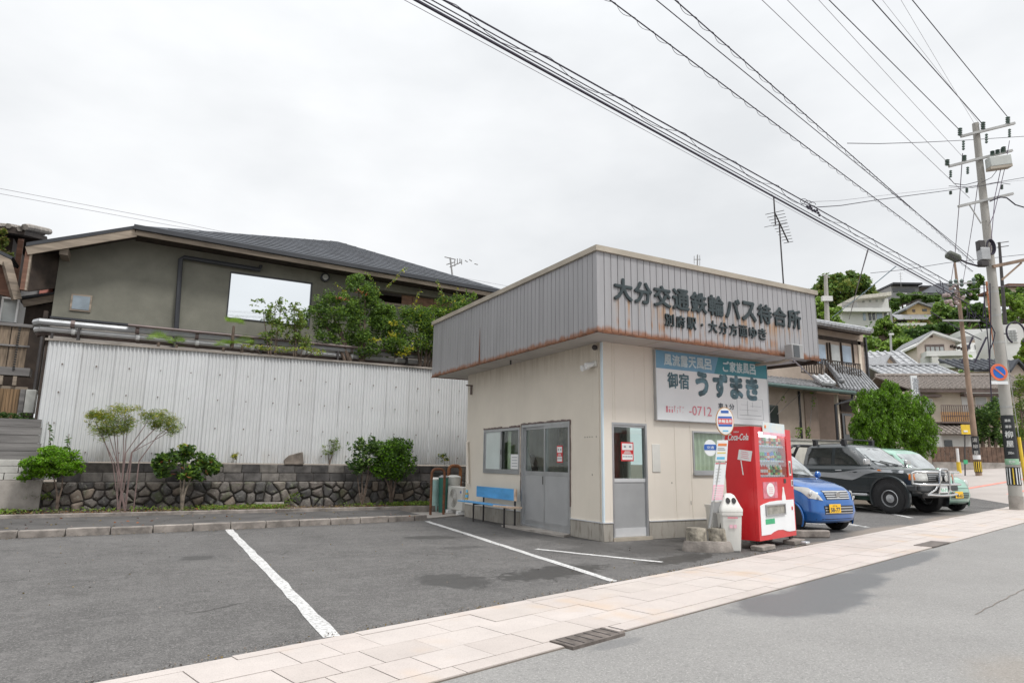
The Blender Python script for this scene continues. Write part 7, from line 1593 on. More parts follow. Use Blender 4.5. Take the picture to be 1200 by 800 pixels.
# dark garden trees by the fence
def vtree(name, label, px, py0, cl, dep, n, size, mats, wt, r0=.15, cat='tree', sub=18, spread=.36, asp=.55, group=None):
    s_ = dep/F_PX; b0_ = onV(px, py0, dep); t = thing(name, label, cat, tuple(b0_), 0, group); P_ = []; tot = sum(c*d for _, _, c, d in cl)
    tips = []
    for i, (a, b_, c, d) in enumerate(cl):
        q = onV(a, b_, dep+random.uniform(-.25, .4)*c*s_); r = (c*s_, c*s_*.85, d*s_); P_.append(cloud(tuple(q), r, max(20, int(n*c*d/tot)), sub, spread)); tips.append(q)
    leaves('crown', np.concatenate(P_), size, mats, t, asp, weights=wt); branches('trunk', b0_-Vector((0, 0, .4)), tips, r0, m_bark, t, 5, .3); return t
vtree('garden_tree', 'dark rounded garden tree between the two utility poles', 1158, 556, [(1158, 497, 17, 24), (1168, 485, 14, 18), (1150, 508, 10, 14), (1172, 508, 12, 16), (1146, 488, 8, 10)], 40, 6500, .16, [L_dark, L_mid, L_hill], [.6, .3, .1])
vtree('garden_tree', 'feathery light green tree at the right edge behind the concrete pole', 1196, 556, [(1194, 455, 12, 12), (1200, 480, 14, 22), (1192, 500, 12, 20), (1204, 445, 12, 10)], 42, 4200, .16, [L_olive, L_mid, L_light], [.4, .4, .2], asp=.3)
# blue-grey tiled roof house, peach gable house
f = FH(1090, 58, -8); t = f.thing('tiled_roof_house', 'house with long blue-grey ribbed tile roof above the cream house', 'house')
u0, z0 = f.uz(1040, 441); u1, _ = f.uz(1126, 440); _, z1 = f.uz(1080, 429, -4)
f.ubox('wall', m_fcream, t, u0, u1-.6, 0, z0-.1, -8, -.1); f.slope(t, m_tile2, u0, u1, .5, z0-.15, -4, z1, tiles=.62); f.slope(t, m_tile2, u0, u1, -8.5, z0-.15, -4, z1)
b = MB(); b.tube([f.w(u0, z1+.1, -4), f.w(u1+.1, z1+.1, -4)], .2, 8); b.build('ridge_tile', m_tile, t, smooth=True); b = MB(); b.prism([f.w(u1-.6, z0-.2, -.1), f.w(u1-.6, z1-.2, -4), f.w(u1-.6, z0-.2, -8)], f.e*.1); b.build('gable_end', mat('faded_rose_gable', (.42, .26, .22), .8), t)
f = FH(1043, 64, 14); t = f.thing('peach_gable_house', 'small peach gable house with grey roof left of the pink house', 'house')
ap = f.uz(1040, 417); l_ = f.uz(1029, 436); r_ = f.uz(1056, 436); zb_ = 3.
b = MB(); b.prism([f.w(l_[0], zb_), f.w(r_[0], zb_), f.w(r_[0], r_[1]), f.w(ap[0], ap[1]), f.w(l_[0], l_[1])], -f.n*8); b.build('wall', mat('peach_wall', (.60, .45, .32), .8, var=.06), t)
def gable(f, t, l_, ap, r_, m, back, over=.4, th=.14, ext=.5):
    for s0, s1 in ((l_, ap), (ap, r_)):
        dv = Vector((s1[0]-s0[0], s1[1]-s0[1])); dv.normalize(); a0 = (s0[0]-dv.x*(ext if s0 is l_ else 0), s0[1]-dv.y*(ext if s0 is l_ else 0)); a1 = (s1[0]+dv.x*(ext if s1 is r_ else 0), s1[1]+dv.y*(ext if s1 is r_ else 0))
        b = MB(); b.prism([f.w(a0[0], a0[1], over), f.w(a1[0], a1[1], over), f.w(a1[0], a1[1]+th, over), f.w(a0[0], a0[1]+th, over)], -f.n*(back+over)); b.build('roof', m, t)
gable(f, t, l_, ap, r_, m_tile2, 8); f.box('vent', m_fgrey, t, (1037, 424), (1041, 429), .01, .05)
f = FH(1068, 66, -6); t = f.thing('grey_roofed_shed', 'low grey roofed building between the peach and the pink house', 'building')
u0, z0 = f.uz(1028, 424); u1, z2 = f.uz(1078, 420); f.ubox('wall', m_fgrey, t, u0, u1, 3, z0-.9, -6, -.2); f.slope(t, m_tile2, u0-.5, u1, .3, z0-.7, -4, f.uz(1060, 412, -4)[1], tiles=.7)
# pink house
f = FH(1096, 74, -12); t = f.thing('pink_house', 'pale pink gabled house with a row of windows on the slope', 'house')
ap = f.uz(1091, 391.5); l_ = f.uz(1074, 404.5); r_ = f.uz(1119, 400.5); zb_ = f.uz(1090, 440)[1]
b = MB(); b.prism([f.w(l_[0], zb_), f.w(r_[0], zb_), f.w(r_[0], r_[1]), f.w(ap[0], ap[1]), f.w(l_[0], l_[1])], -f.n*9); b.build('wall', m_fpink, t); gable(f, t, l_, ap, r_, m_fwhite, 9, .7, .25, .6)
b = MB(); 
for s0, s1 in ((l_, ap), (ap, r_)): b.prism([f.w(s0[0], s0[1]+.26, .6), f.w(s1[0], s1[1]+.26, .6), f.w(s1[0], s1[1]+.34, .6), f.w(s0[0], s0[1]+.34, .6)], -f.n*9.5)
b.build('roof_tile', m_tile, t)
wn = f.box('window', m_pipeb, t, (1083.5, 404), (1107, 414), .01, .08)
for k in range(4): f.box('pane', m_greywin, wn, (1085+k*5.4, 406.5), (1089.6+k*5.4, 413), .081, .1)
f.box('vent', m_pipeb, t, (1089, 393), (1093, 395.5), .01, .1); f.box('awning', m_fwhite, t, (1079, 414), (1124, 419), .01, 1.6); f.box('lower_wall', m_fwhite, t, (1078, 420), (1126, 432), -.5, 1.0); f.box('lower_window', m_darkwin, t, (1095, 424.5), (1109, 427), 1.01, 1.05); f.box('air_unit', m_offwhite, t, (1084.5, 421), (1093, 429), 1.3, 1.8)
b = MB(); 
for k in range(5): f.lbox(b, *sorted((f.uz(1112, 405)[0]+k*.35, f.uz(1112, 405)[0]+k*.35+.2)), f.uz(1112, 408+k)[1], f.uz(1112, 405+k)[1], .2, .6)
b.build('balcony_clutter', m_wooddark, t)
# white stepped buildings between the poles
f = FH(1158, 80, -12); t = f.thing('white_terrace_house', 'stepped white buildings on the slope behind the concrete pole', 'house')
for pa, pb, d0, m_ in (((1128, 386), (1205, 394), -9, m_fwhite), ((1126, 394), (1205, 402), -6, m_fgrey), ((1122, 402), (1205, 411), -4, m_fwhite), ((1120, 413), (1205, 420), -2, m_fwhite), ((1118, 422), (1205, 447), 0, m_fwhite)):
    o = f.box('wall_band', m_, t, pa, pb, d0-4, d0, d0); 
for px in (1132, 1142, 1152): wn = f.box('window', m_darkwin, t, (px, 404), (px+5, 409), -3.99, -3.9, -4)
f.box('brown_bay', m_wood, t, (1136, 399), (1160, 404), -5.9, -5.4, -6)
f = FH(1185, 70, -12); t = f.thing('white_window_house', 'white house with a large grid window at the right edge', 'house')
f.box('wall', m_fwhite, t, (1172, 380), (1214, 440), -6, 0); wn = f.box('window', m_white, t, (1179.5, 386), (1193, 401), .01, .08); f.box('pane', m_greywin, wn, (1181, 387), (1191.5, 400), .081, .1)
b = MB()
for k in range(1, 4): f.lbox(b, f.uz(1181, 390)[0], f.uz(1191.5, 390)[0], f.uz(1181, 387+k*3.3)[1]-.03, f.uz(1181, 387+k*3.3)[1]+.03, .101, .13)
for k in range(1, 3): f.lbox(b, f.uz(1181+k*3.5, 390)[0]-.03, f.uz(1181+k*3.5, 390)[0]+.03, f.uz(1181, 400)[1], f.uz(1181, 387)[1], .101, .131)
b.build('glazing_bar', m_fgrey, wn)
f = FH(1150, 60, -8); t = f.thing('dark_tile_roof_house', 'house with dark grey tile roof and white gable behind the concrete pole', 'house')
u0, z0 = f.uz(1128, 434); u1, z1 = f.uz(1175, 421, -4); f.slope(t, m_roofslate, u0, u1, .5, z0, -4, z1, tiles=.6); f.ubox('wall', m_fcream, t, u0+.3, u1, 2, z0-.1, -6, 0)
ap = f.uz(1190, 424, 1.5); l_ = f.uz(1181, 437, 1.5); r_ = f.uz(1202, 437, 1.5)
b = MB(); b.prism([f.w(l_[0], 2, 1.5), f.w(r_[0], 2, 1.5), f.w(r_[0], r_[1], 1.5), f.w(ap[0], ap[1], 1.5), f.w(l_[0], l_[1], 1.5)], -f.n*6); b.build('gable_wall', m_fpink, t)
for s0, s1 in ((l_, ap), (ap, r_)):
    b = MB(); b.prism([f.w(s0[0], s0[1], 2), f.w(s1[0], s1[1], 2), f.w(s1[0], s1[1]+.25, 2), f.w(s0[0], s0[1]+.25, 2)], -f.n*7); b.build('roof', m_roofslate, t)
# white modern house up the hill
f = FH(1018, 118, -2); t = f.thing('white_modern_house', 'white flat roofed two storey house on the hill above the beige house', 'house')
f.box('lower_wall', m_fwhite, t, (986, 364), (1044, 396), -12, 0); f.box('upper_wall', m_fwhite, t, (1004, 350), (1042, 362), -11, -1, -1); f.box('balcony', m_fwhite, t, (986, 360.5), (1044, 365), -12, 1.2, 1.2)
b = MB(); u0, z0 = f.uz(1001, 349, 1); u1, z1 = f.uz(1044, 344.5, 1); b.prism([f.w(u0, z0-.3, 1.2), f.w(u1, z1-.3, 1.2), f.w(u1, z1+.4, 1.2), f.w(u0, z0+.3, 1.2)], -f.n*7); b.build('flat_roof', mat('cream_roof_edge', (.6, .57, .5), .8), t)
for k, (a, c_) in enumerate(((1011, 369), (1017.5, 369), (1022, 369), (1027, 369), (1036, 369))): f.box('window', m_darkwin if k in (1, 2, 4) else m_bluewin, t, (a, 366.5-k*.3), (a+(3.6 if k != 3 else 7), 375.5-k*.3), .01, .1)
for k in range(4): f.box('small_window', m_greywin, t, (1010.5+k*7.7, 352.2-k*.5), (1013+k*7.7, 354.6-k*.5), -.99, -.9, -1)
b = MB(); u0, z0 = f.uz(987, 354, 1.2); u1, z1 = f.uz(1004, 360.5, 1.2); f.lbox(b, u0, u1, z0-.1, z0, 1.1, 1.2)
for k in range(14): uu = u0+(u1-u0)*k/13; f.lbox(b, uu-.04, uu+.04, z1, z0-.1, 1.12, 1.18)
b.build('railing', m_fgrey, t); f.box('side_wall', m_fgrey, t, (1044.2, 362), (1050, 392), -11, -.6)
# yellow house
f = FH(1077, 128, -6); t = f.thing('yellow_house', 'small yellow gabled house with a grey lower roof on the hill', 'house')
ap = f.uz(1074, 355.5); l_ = f.uz(1062.5, 362.5); r_ = f.uz(1091, 361.5); zb_ = f.uz(1075, 386)[1]
b = MB(); b.prism([f.w(l_[0], zb_), f.w(r_[0], zb_), f.w(r_[0], r_[1]), f.w(ap[0], ap[1]), f.w(l_[0], l_[1])], -f.n*9); b.build('wall', m_fyellow, t); gable(f, t, l_, ap, r_, m_tile, 9, .8, .35, .6)
f.box('window', m_pipeb, t, (1069, 362.5), (1072.5, 365.5), .01, .1); f.box('window', m_darkwin, t, (1080.5, 362), (1086, 364.8), .01, .1)
u0, z0 = f.uz(1052, 374, 2.5); u1, z1 = f.uz(1095, 368, 0); f.slope(t, m_tile, u0, u1, 2.6, z0, .05, z1); f.box('lower_wall', m_wooddark, t, (1054, 374), (1063, 382), -1, 2, 2); f.box('lower_wall', m_fyellow, t, (1063.2, 374.5), (1079, 384), -1, 2., 2)
f = FH(1070, 122, -6); t = f.thing('white_retaining_wall', 'white retaining wall below the yellow house', 'wall'); f.box('wall_face', m_fwhite, t, (1052, 378.5), (1086, 381.5), -.5, 0)
# dark roofed houses on the skyline
f = FH(1060, 165, 0); t = f.thing('flat_roofed_house', 'dark grey flat roofed house on the skyline', 'house')
f.box('wall', m_fgrey, t, (1044, 335), (1078, 350), -10, 0); f.box('roof', m_gutter, t, (1043, 332.5), (1077, 335), -11, 1.5); f.box('roof_wing', m_gutter, t, (1077, 335.5), (1089, 337.5), -9, 1.); f.box('window_band', m_darkwin, t, (1046, 338), (1072, 342.5), .01, .1); f.box('window', m_fwhite, t, (1058, 343), (1063, 346.5), .01, .12)
f = FH(1102, 160, 0); t = f.thing('dark_hip_roof_house', 'house with a broad dark hipped roof on the skyline', 'house')
a = f.uz(1083, 343, 3); c_ = f.uz(1125, 343, 3); p1 = f.uz(1099, 331.5, -3); p2 = f.uz(1112, 332.5, -3)
b = MB(); A_ = f.w(a[0], a[1], 3); Bq = f.w(c_[0], a[1], 3); C1 = f.w(a[0], a[1], -9); D1 = f.w(c_[0], a[1], -9); P1 = f.w(p1[0], p1[1], -3); P2 = f.w(p2[0], p1[1], -3)
b.add([A_, Bq, C1, D1, P1, P2], [(0, 1, 5, 4), (2, 3, 5, 4), (0, 2, 4), (1, 3, 5), (0, 1, 3, 2)]); b.build('roof', m_roofslate, t); f.ubox('wall', m_fgrey, t, a[0]+2, c_[0]-2, 30, a[1]-.1, -8, 1.5)
f = FH(1195, 150, 0); t = f.thing('brown_roofed_house', 'brown roofed house on the skyline at the right edge', 'house'); f.box('wall', m_fcream, t, (1182, 337), (1225, 350), -8, 0); f.box('roof', m_woodred, t, (1176, 334), (1230, 337.5), -9, 1.5)
f = FH(1194, 105, 0); t = f.thing('hill_banner', 'small white and blue sign boards among the hillside trees', 'sign'); f.box('white_board', m_signw, t, (1190.5, 357), (1194.5, 367), 0, .1); f.box('blue_board', m_blueprint, t, (1197.5, 353), (1203, 360), 0, .1); f.lbox(MB(), *[f.uz(1192, 360)[0]+q for q in (-.05, .05)], f.uz(1192, 385)[1], f.uz(1192, 367)[1], 0, .05).build('post', m_steel, t)
# white upright banner sign behind the conifers
f = FH(1074, 30, -4); t = f.thing('upright_sign', 'tall white upright signboard with grey letters behind the conifers', 'sign')
f.box('board', m_signw, t, (1067, 440), (1080.5, 500), -.08, .0); a = f.uz(1071.5, 473); c_ = f.uz(1076.5, 444)
cc = '源泉の宿'
for k, ch in enumerate(cc): z0 = f.uz(1071, 450.5+k*7.4)[1]; text(ch, 'sign_letter', f.w(a[0], z0, .003), f.e, (0, 0, 1), c_[0]-a[0], (c_[0]-a[0])*1.05, m_inkgrey, t, depth=.01, bold=.0)
f.lbox(MB(), f.uz(1074, 500)[0]-.04, f.uz(1074, 500)[0]+.04, 0, f.uz(1074, 500)[1], -.08, -.0).build('post', m_steel, t)

# ------------------------------------------------------------------ hillside greenery
def hill_pts(n, x0, x1, d0, d1):
    px = rng.uniform(x0, x1, n); dp = rng.uniform(d0, d1, n); out = []
    for a, d in zip(px, dp): q = onV(a, 548, d); out.append((q.x, q.y, hill_z(q.x, q.y)*.9))
    return out
HM = [('hillside_shrubs', [L_hill, L_hill2, L_mid], [.45, .35, .2], 430, 'light green shrubs covering the hillside'), ('hillside_bushes', [L_hilld, L_hill, L_dark], [.4, .4, .2], 330, 'dark green bushes covering the hillside')]
for nm, ms, wt, nc, lab in HM:
    P_ = []
    for (x, y, z) in hill_pts(nc, 925, 1225, 60, 150)+hill_pts(nc//3, 1000, 1225, 56, 90)+hill_pts(nc//3, 1030, 1225, 130, 160):
        d = math.hypot(x, y); r_ = random.uniform(1.2, 3.0)*(.6+d/160); P_.append(cloud((x, y, z+r_*.25), (r_, r_, r_*.75), int(46*(.7+random.random()*.6)), 7, .45))
    tag(leaves(nm, np.concatenate(P_), .62, ms, None, .7, weights=wt, kind='stuff'), lab)
TG = 'trees on the hillside'
def ht(label, px, py, cl, dep, n, size=.75, mats=(L_hilld, L_hill, L_mid), wt=(.45, .35, .2), r0=.35): vtree('hill_tree', label, px, py, cl, dep, n, size, list(mats), list(wt), r0=r0, sub=16, spread=.34, group=TG, asp=.65)
ht('huge dome shaped dark tree on the hilltop left of the white house', 988, 385, [(988, 342, 30, 22), (968, 345, 22, 20), (1010, 340, 20, 18), (1000, 330, 20, 12), (958, 352, 16, 16), (1020, 352, 12, 14), (985, 360, 30, 14), (975, 328, 18, 10), (1012, 360, 14, 10)], 135, 9500, .8, (L_olive, L_hilld, L_hill), (.35, .35, .3), .6)
ht('light green tree right behind the parapet end below the dome tree', 962, 385, [(960, 360, 14, 12), (974, 366, 12, 10), (952, 368, 12, 12), (966, 376, 14, 10), (980, 378, 12, 8)], 110, 3000, .6, (L_hill2, L_light, L_hill))
ht('round bright bush just right of the white flat roofed house', 1034, 396, [(1036, 380, 10, 8), (1028, 386, 10, 8), (1044, 388, 10, 8), (1038, 374, 6, 5)], 104, 2200, .5, (L_mid, L_hill2, L_light))
ht('tree between the yellow house and the skyline houses', 1060, 372, [(1056, 350, 12, 6), (1072, 348, 14, 5), (1090, 350, 14, 6), (1048, 358, 8, 8)], 140, 2400, .7)
ht('leafy tree right of the yellow house', 1105, 390, [(1102, 362, 12, 10), (1114, 366, 14, 12), (1098, 372, 10, 8), (1124, 358, 12, 10)], 115, 3600, .65, (L_hill2, L_hill, L_mid))
ht('tree on the skyline right of the dark hipped roof', 1128, 372, [(1130, 345, 12, 8), (1142, 340, 10, 12), (1148, 328, 6, 9), (1120, 350, 12, 6)], 135, 2600, .7)
ht('dark tree mass behind the head of the old brown pole', 1130, 392, [(1132, 372, 16, 12), (1148, 366, 14, 12), (1120, 382, 12, 8), (1152, 378, 10, 10)], 110, 3800, .6, (L_hilld, L_dark, L_hill))
ht('dark green thicket left of the pink house roof', 1090, 400, [(1085, 388, 20, 6), (1105, 385, 18, 8), (1070, 392, 14, 6), (1125, 388, 14, 5)], 98, 3400, .55, (L_dark, L_hilld, L_hill))
ht('bright tree at the right edge above the white window house', 1192, 390, [(1188, 365, 14, 12), (1202, 358, 14, 14), (1180, 350, 10, 8), (1210, 372, 14, 12)], 100, 3800, .6, (L_hill2, L_light, L_hill))
ht('skyline trees at the right edge below the brown roof', 1195, 372, [(1190, 345, 14, 6), (1208, 345, 14, 7), (1176, 343, 8, 5)], 130, 2200, .7)
ht('light green slope bush above the grey roofed shed', 1045, 420, [(1040, 405, 16, 7), (1060, 402, 14, 7), (1020, 402, 12, 7), (1030, 412, 14, 6)], 88, 3600, .5, (L_hill2, L_light, L_hill))
ht('yellow green bush beside the white window house', 1198, 440, [(1200, 412, 12, 12), (1196, 425, 12, 10), (1206, 400, 8, 8)], 64, 2200, .35, (L_olive, L_light, L_mid))
# ------------------------------------------------------------------ utility poles
pb0 = onZ(1192, 597, -.0); PD = Vector((pb0.x, pb0.y, 0)).dot(FH_)
def pv(px, py, dep=None): return onV(px, py, dep or PD)
pt = pv(1143, 145)
up1 = thing('utility_pole', 'tall grey concrete utility pole with crossarms and transformer at the right', 'utility pole', (pb0.x, pb0.y, 0))
pl = lambda z: Vector((pb0.x+(pt.x-pb0.x)*z/pt.z, pb0.y+(pt.y-pb0.y)*z/pt.z, z))
MB().tube([pl(-.1), pl(pt.z*.5), pl(pt.z)], [.185, .14, .10], 20).build('pole_shaft', m_poleC, up1, smooth=True)
MB().tube([pl(-.1), pl(.42)], [.202, .195], 20).build('pole_collar', m_conc, up1, smooth=True)
b = MB()
for k in range(26): z = 2.6+k*.38; s_ = 1 if k % 2 else -1; b.tube([pl(z), pl(z)+Vector((.19*s_, .1*s_, 0))], .011, 5)
b.build('step_bolt', m_steel, up1)
b = MB()
for z in (3.2, 4.4, 5.3, 6.2, 7.0, 7.9, 8.8, 10.): b.tube([pl(z-.03), pl(z+.03)], [.195-.0078*z]*2, 16)
b.build('band', m_steel, up1)
def rod(par, name, a, c_, r_, m, n=8): return MB().tube([a, c_], r_, n).build(name, m, par, smooth=True)
def arm(par, pa, pb, m=m_steel, w_=.08, off=0.): return MB().bar(pv(*pa, PD-off), pv(*pb, PD-off), w_, w_).build('crossarm', m, par)
arm(up1, (1126, 160), (1189, 144.5), off=.14); arm(up1, (1112, 195), (1186, 176.5), off=.14); arm(up1, (1123, 242), (1187, 227), off=.14); arm(up1, (1163, 312.5), (1206, 303.5), m_poleO, .1, off=.14)
MB().bar(pv(1174, 328, PD-.14), pv(1197, 308, PD-.14), .05, .05).build('arm_brace', m_poleO, up1); MB().bar(pv(1136, 240, PD-.14), pv(1150, 262, PD-.14), .03, .03).build('arm_brace', m_steel, up1)
def insul(par, px, py, h=9, r_=.075, dep=None, down=False):
    a = pv(px, py, (dep or PD)-.14); c_ = pv(px, py-h, (dep or PD)-.14); b = MB(); n_ = 4; P_ = []; r2 = []
    for k in range(n_*2+1): P_.append(a.lerp(c_, k/(n_*2))); r2.append(r_ if k % 2 else r_*.45)
    b.tube(P_, r2, 10); return b.build('insulator', m_insul, par, smooth=True)
for px, py in ((1125, 159), (1152, 152), (1181, 146)): insul(up1, px, py)
for px, py in ((1110, 194), (1130, 189), (1176, 179)): insul(up1, px, py, 7)
for px, py, q in ((1129, 176, 16), (1156, 168, 16), (1183, 161, 14), (1134, 204, 12), (1114, 208, 12), (1174, 222, 8), (1114, 228, 6), (1133, 226, 8)): insul(up1, px, py, q*.7, .05)
tr_ = MB(); a = pv(1158, 196.5, PD-.3); c_ = pv(1182, 183, PD-.3); cc = (a+c_)/2; tb_ = (Vector((c_.x, c_.y, 0))-Vector((a.x, a.y, 0))); wd_ = tb_.length; tb_.normalize(); tn = Vector((tb_.y, -tb_.x, 0))
tr_.obox(cc, tb_*wd_/2+Vector((0, 0, .06)), tn*.13, (0, 0, abs(c_.z-a.z)/2-.03)); TR = tr_.build('transformer', mat('pale_transformer', (.48, .5, .48), .5, var=.06), up1, bevel=.03)
b = MB(); b.obox(cc-Vector((0, 0, abs(c_.z-a.z)/2)), tb_*wd_/2+Vector((0, 0, .06)), tn*.12, (0, 0, .05)); b.build('transformer_base', m_coping, TR)
for k in range(3): insul(up1, 1163+k*6, 182-k*1.5, 5, .07, PD-.2)
a = pv(1148, 305, PD-.2); c_ = pv(1157, 291, PD-.2); MB().obox((a+c_)/2, RT_*abs((c_-a).dot(RT_))/2, FH_*.12, (0, 0, abs(c_.z-a.z)/2)).build('equipment_box', m_pipe, up1, bevel=.015)
a = pv(1149, 288, PD-.2); MB().obox(a, RT_*.1, FH_*.1, (0, 0, .17)).build('dark_box', m_darkst, up1, bevel=.02); a = pv(1152, 309, PD-.2); MB().obox(a, RT_*.13, FH_*.1, (0, 0, .1)).build('dark_box', m_darkst, up1, bevel=.02)
b = MB(); c_ = pv(1160, 290, PD-.2)
for k in range(3): b.tube([c_+RT_*(.10+.02*k)*math.cos(t)+Vector((0, 0, (.22+.02*k)*math.sin(t)))-FH_*.03*k for t in [j*math.tau/20 for j in range(21)]], .022, 6)
b.build('cable_coil', m_wire, up1, smooth=True)
b = MB()
for (x0, y0, x1, y1) in ((1153, 345, 1162, 470), (1155, 372, 1166, 390), (1166, 390, 1160, 410), (1153, 330, 1152, 372), (1160, 332, 1160, 420)): b.tube([pv(x0, y0, PD-.2), pv((x0+x1)/2+1, (y0+y1)/2, PD-.2), pv(x1, y1, PD-.2)], .018, 5)
b.build('down_cable', m_wire, up1, smooth=True)
# adverts and warning sleeve wrapped round the pole: flat bands standing 1 cm off the shaft
def sleeve(par, z0, z1, name, m, t0=0, t1=360, extra=.012, n=24, base=pl, rf=lambda z: .185-.0078*z):
    b = MB(); rs_ = []
    for z in (z0, z1): c = base(z); rs_.append([c+Vector((math.cos(R(t)), math.sin(R(t)), 0))*(rf(z)+extra) for t in np.linspace(t0, t1, n)])
    b.rings(rs_, caps=False, closed=False); return b.build(name, m, par, smooth=True, ang=0)
CD_ = Vector((-pb0.x, -pb0.y, 0)).normalized(); CR_ = Vector((-CD_.y, CD_.x, 0)); vd_ = math.degrees(math.atan2(CD_.y, CD_.x))       # direction from the pole towards the camera side
zA, zB = pv(1180, 537).z, pv(1174, 486.5).z
adp = sleeve(up1, zA, zB, 'black_advert', mat('black_enamel', (.02, .022, .025), .4), vd_-75, vd_+75)
fr_ = CD_
def ptx(s_, z, hw, hh, zoff=0): 
    c = pl(z)+fr_*(.185-.0078*z+.022)-CR_*hw/2; text(s_, 'advert_letter', c, CR_, (0, 0, 1), hw, hh, m_fwhite, adp, depth=.004, bold=.02)
zz = zB-zA; ptx('源泉', zB-zz*.16, .16, .09); ptx('湯宿', zB-zz*.30, .16, .09); ptx('柳', zB-zz*.53, .21, .22); ptx('屋', zB-zz*.74, .19, .20); ptx('200m', zB-zz*.90, .15, .08)
sleeve(up1, zA-.19, zA-.01, 'green_plate', mat('pale_green_plate', (.3, .5, .34), .5), vd_-80, vd_+80); z = zA-.15; c = pl(z)+fr_*.20-CR_*.08; text('北中', 'plate_letter', c, CR_, (0, 0, 1), .16, .10, m_white, up1, depth=.004, bold=.02)
zC = pv(1188, 568).z; zD = pv(1186, 547).z; sleeve(up1, zC, zD, 'warning_sleeve', m_black, 0, 360)
for k in range(9): t = vd_-100+k*25; sleeve(up1, zC+.02, zD-.03, 'warning_stripe', m_yelpaint if k % 4 == 0 else m_signw, t-4.5, t+4.5, .017, 4)
# no parking sign
ns = thing('no_parking_sign', 'round blue and red no parking sign with a white plate on the concrete pole', 'sign', tuple(pv(1170.5, 437, PD-.3)))
c = pv(1170.5, 436, PD-.3); rr_ = 9.9*PD/F_PX
def rdisc(par, c, r_, th, m, name, n=36): b = MB(); b.prism([c+RT_*r_*math.cos(t)+Vector((0, 0, r_*math.sin(t))) for t in [k*math.tau/n for k in range(n)]], -FH_*th); return b.build(name, m, par)
m_signred = mat('sign_orange_red', (.72, .16, .07), .5); m_signblue = mat('sign_strong_blue', (.01, .13, .50), .5)
rdisc(ns, c, rr_, .02, m_signred, 'red_ring'); rdisc(ns, c-FH_*.02, rr_*.72, .006, m_signblue, 'blue_field'); d_ = (RT_*1-Vector((0, 0, .85))).normalized(); s_ = Vector((0, 0, 1)).cross(d_); 
b = MB(); e2_ = d_.cross(FH_).normalized(); b.obox(c-FH_*.029, d_*rr_*.75, e2_*rr_*.085, FH_*.003); b.build('red_bar', m_signred, ns)
a = pv(1162, 450, PD-.3); c2_ = pv(1181, 446.3, PD-.3); MB().obox((a+c2_)/2, RT_*abs((c2_-a).dot(RT_))/2, FH_*.008, (0, 0, .05)).build('plate', m_signw, ns)
MB().bar(c+Vector((0, 0, 0)), c+FH_*.3, .04, .04).build('bracket', m_steel, ns)
# yellow stay guard
sg_ = thing('stay_guard', 'yellow stay wire guard leaning beside the concrete pole', 'guard', tuple(pv(1202, 575))); MB().tube([pv(1203, 575), pv(1194, 512)], .05, 8).build('guard_tube', m_yelpaint, sg_, smooth=True); MB().tube([pv(1194, 512), pv(1150, 215)], .012, 5).build('stay_wire', m_steel, sg_)
cl_ = thing('cable_loop', 'black cable hoop hanging right of the concrete pole', 'cable', tuple(pv(1190, 390))); c = pv(1190.5, 391, PD); b = MB(); b.tube([c+RT_*.30*math.cos(t)+Vector((0, 0, .34*math.sin(t)+(.05 if math.sin(t) > 0 else 0))) for t in [R(-50)+j*R(290)/24 for j in range(25)]], .028, 8); b.build('loop', m_wire, cl_, smooth=True); MB().tube([c-RT_*.3, pl(c.z)], .02, 6).build('loop_bracket', m_wire, cl_)

# old brown pole
D2 = 34.; p2b = onV(1147, 556, D2); p2t = onV(1118.5, 305, D2)
up2 = thing('utility_pole', 'old brown utility pole with insulators beyond the green car', 'utility pole', tuple(p2b)); q2 = lambda k: p2b.lerp(p2t, k)
MB().tube([q2(-.01), q2(.5), q2(.8), q2(1)], [.15, .12, .09, .05], 14).build('pole_shaft', m_poleO, up2, smooth=True)
MB().bar(onV(1109, 334, D2-.2), onV(1144, 330.5, D2-.2), .08, .08).build('crossarm', m_steel, up2)
for px, py in ((1114, 334), (1120, 333), (1127, 333), (1141, 331)): 
    a = onV(px, py+3, D2-.2); c_ = onV(px, py-6, D2-.2); MB().tube([a, a.lerp(c_, .25), a.lerp(c_, .5), a.lerp(c_, .75), c_], [.05, .11, .06, .11, .04], 8).build('insulator', m_insul, up2, smooth=True)
MB().bar(onV(1105, 375.5, D2-.2), onV(1148, 375.5, D2-.2), .09, .09).build('crossarm', m_steel, up2)
b = MB()
for k in range(26): a = onV(1118+random.gauss(0, 9), 344+random.gauss(0, 4) if k % 2 else 352+random.gauss(0, 5), D2-.3); b.ball(a, random.uniform(.06, .13), 4)
b.build('junction_closure', mat('pinkish_closure', (.42, .34, .32), .7, var=.3), up2)['kind'] = 'stuff'
bb = lambda z: p2b+(p2t-p2b)*((z-p2b.z)/(p2t.z-p2b.z)); zz0, zz1 = onV(1144, 532, D2).z, onV(1143, 511, D2).z
sleeve(up2, zz0, zz1, 'black_advert', MATS['black_enamel'], vd_-80, vd_+80, .02, base=bb, rf=lambda z: .15)
for k, s_ in enumerate(('湯', '柳', '屋')): z = zz1-.3-k*.32; text(s_, 'advert_letter', bb(z)+CD_*.18-CR_*.10, CR_, (0, 0, 1), .20, .20, m_fwhite, up2, depth=.004)
sleeve(up2, onV(1144, 538, D2).z, onV(1144, 533, D2).z, 'white_plate', m_signw, vd_-80, vd_+80, .02, base=bb, rf=lambda z: .15)
z0, z1 = onV(1145, 553, D2).z, onV(1145, 540, D2).z; sleeve(up2, z0, z1, 'warning_sleeve', m_black, 0, 360, .02, base=bb, rf=lambda z: .15)
for k in range(6): t = vd_-75+k*30; sleeve(up2, z0+.02, z1-.02, 'warning_stripe', m_yelpaint, t-7, t+7, .026, 4, base=bb, rf=lambda z: .15)
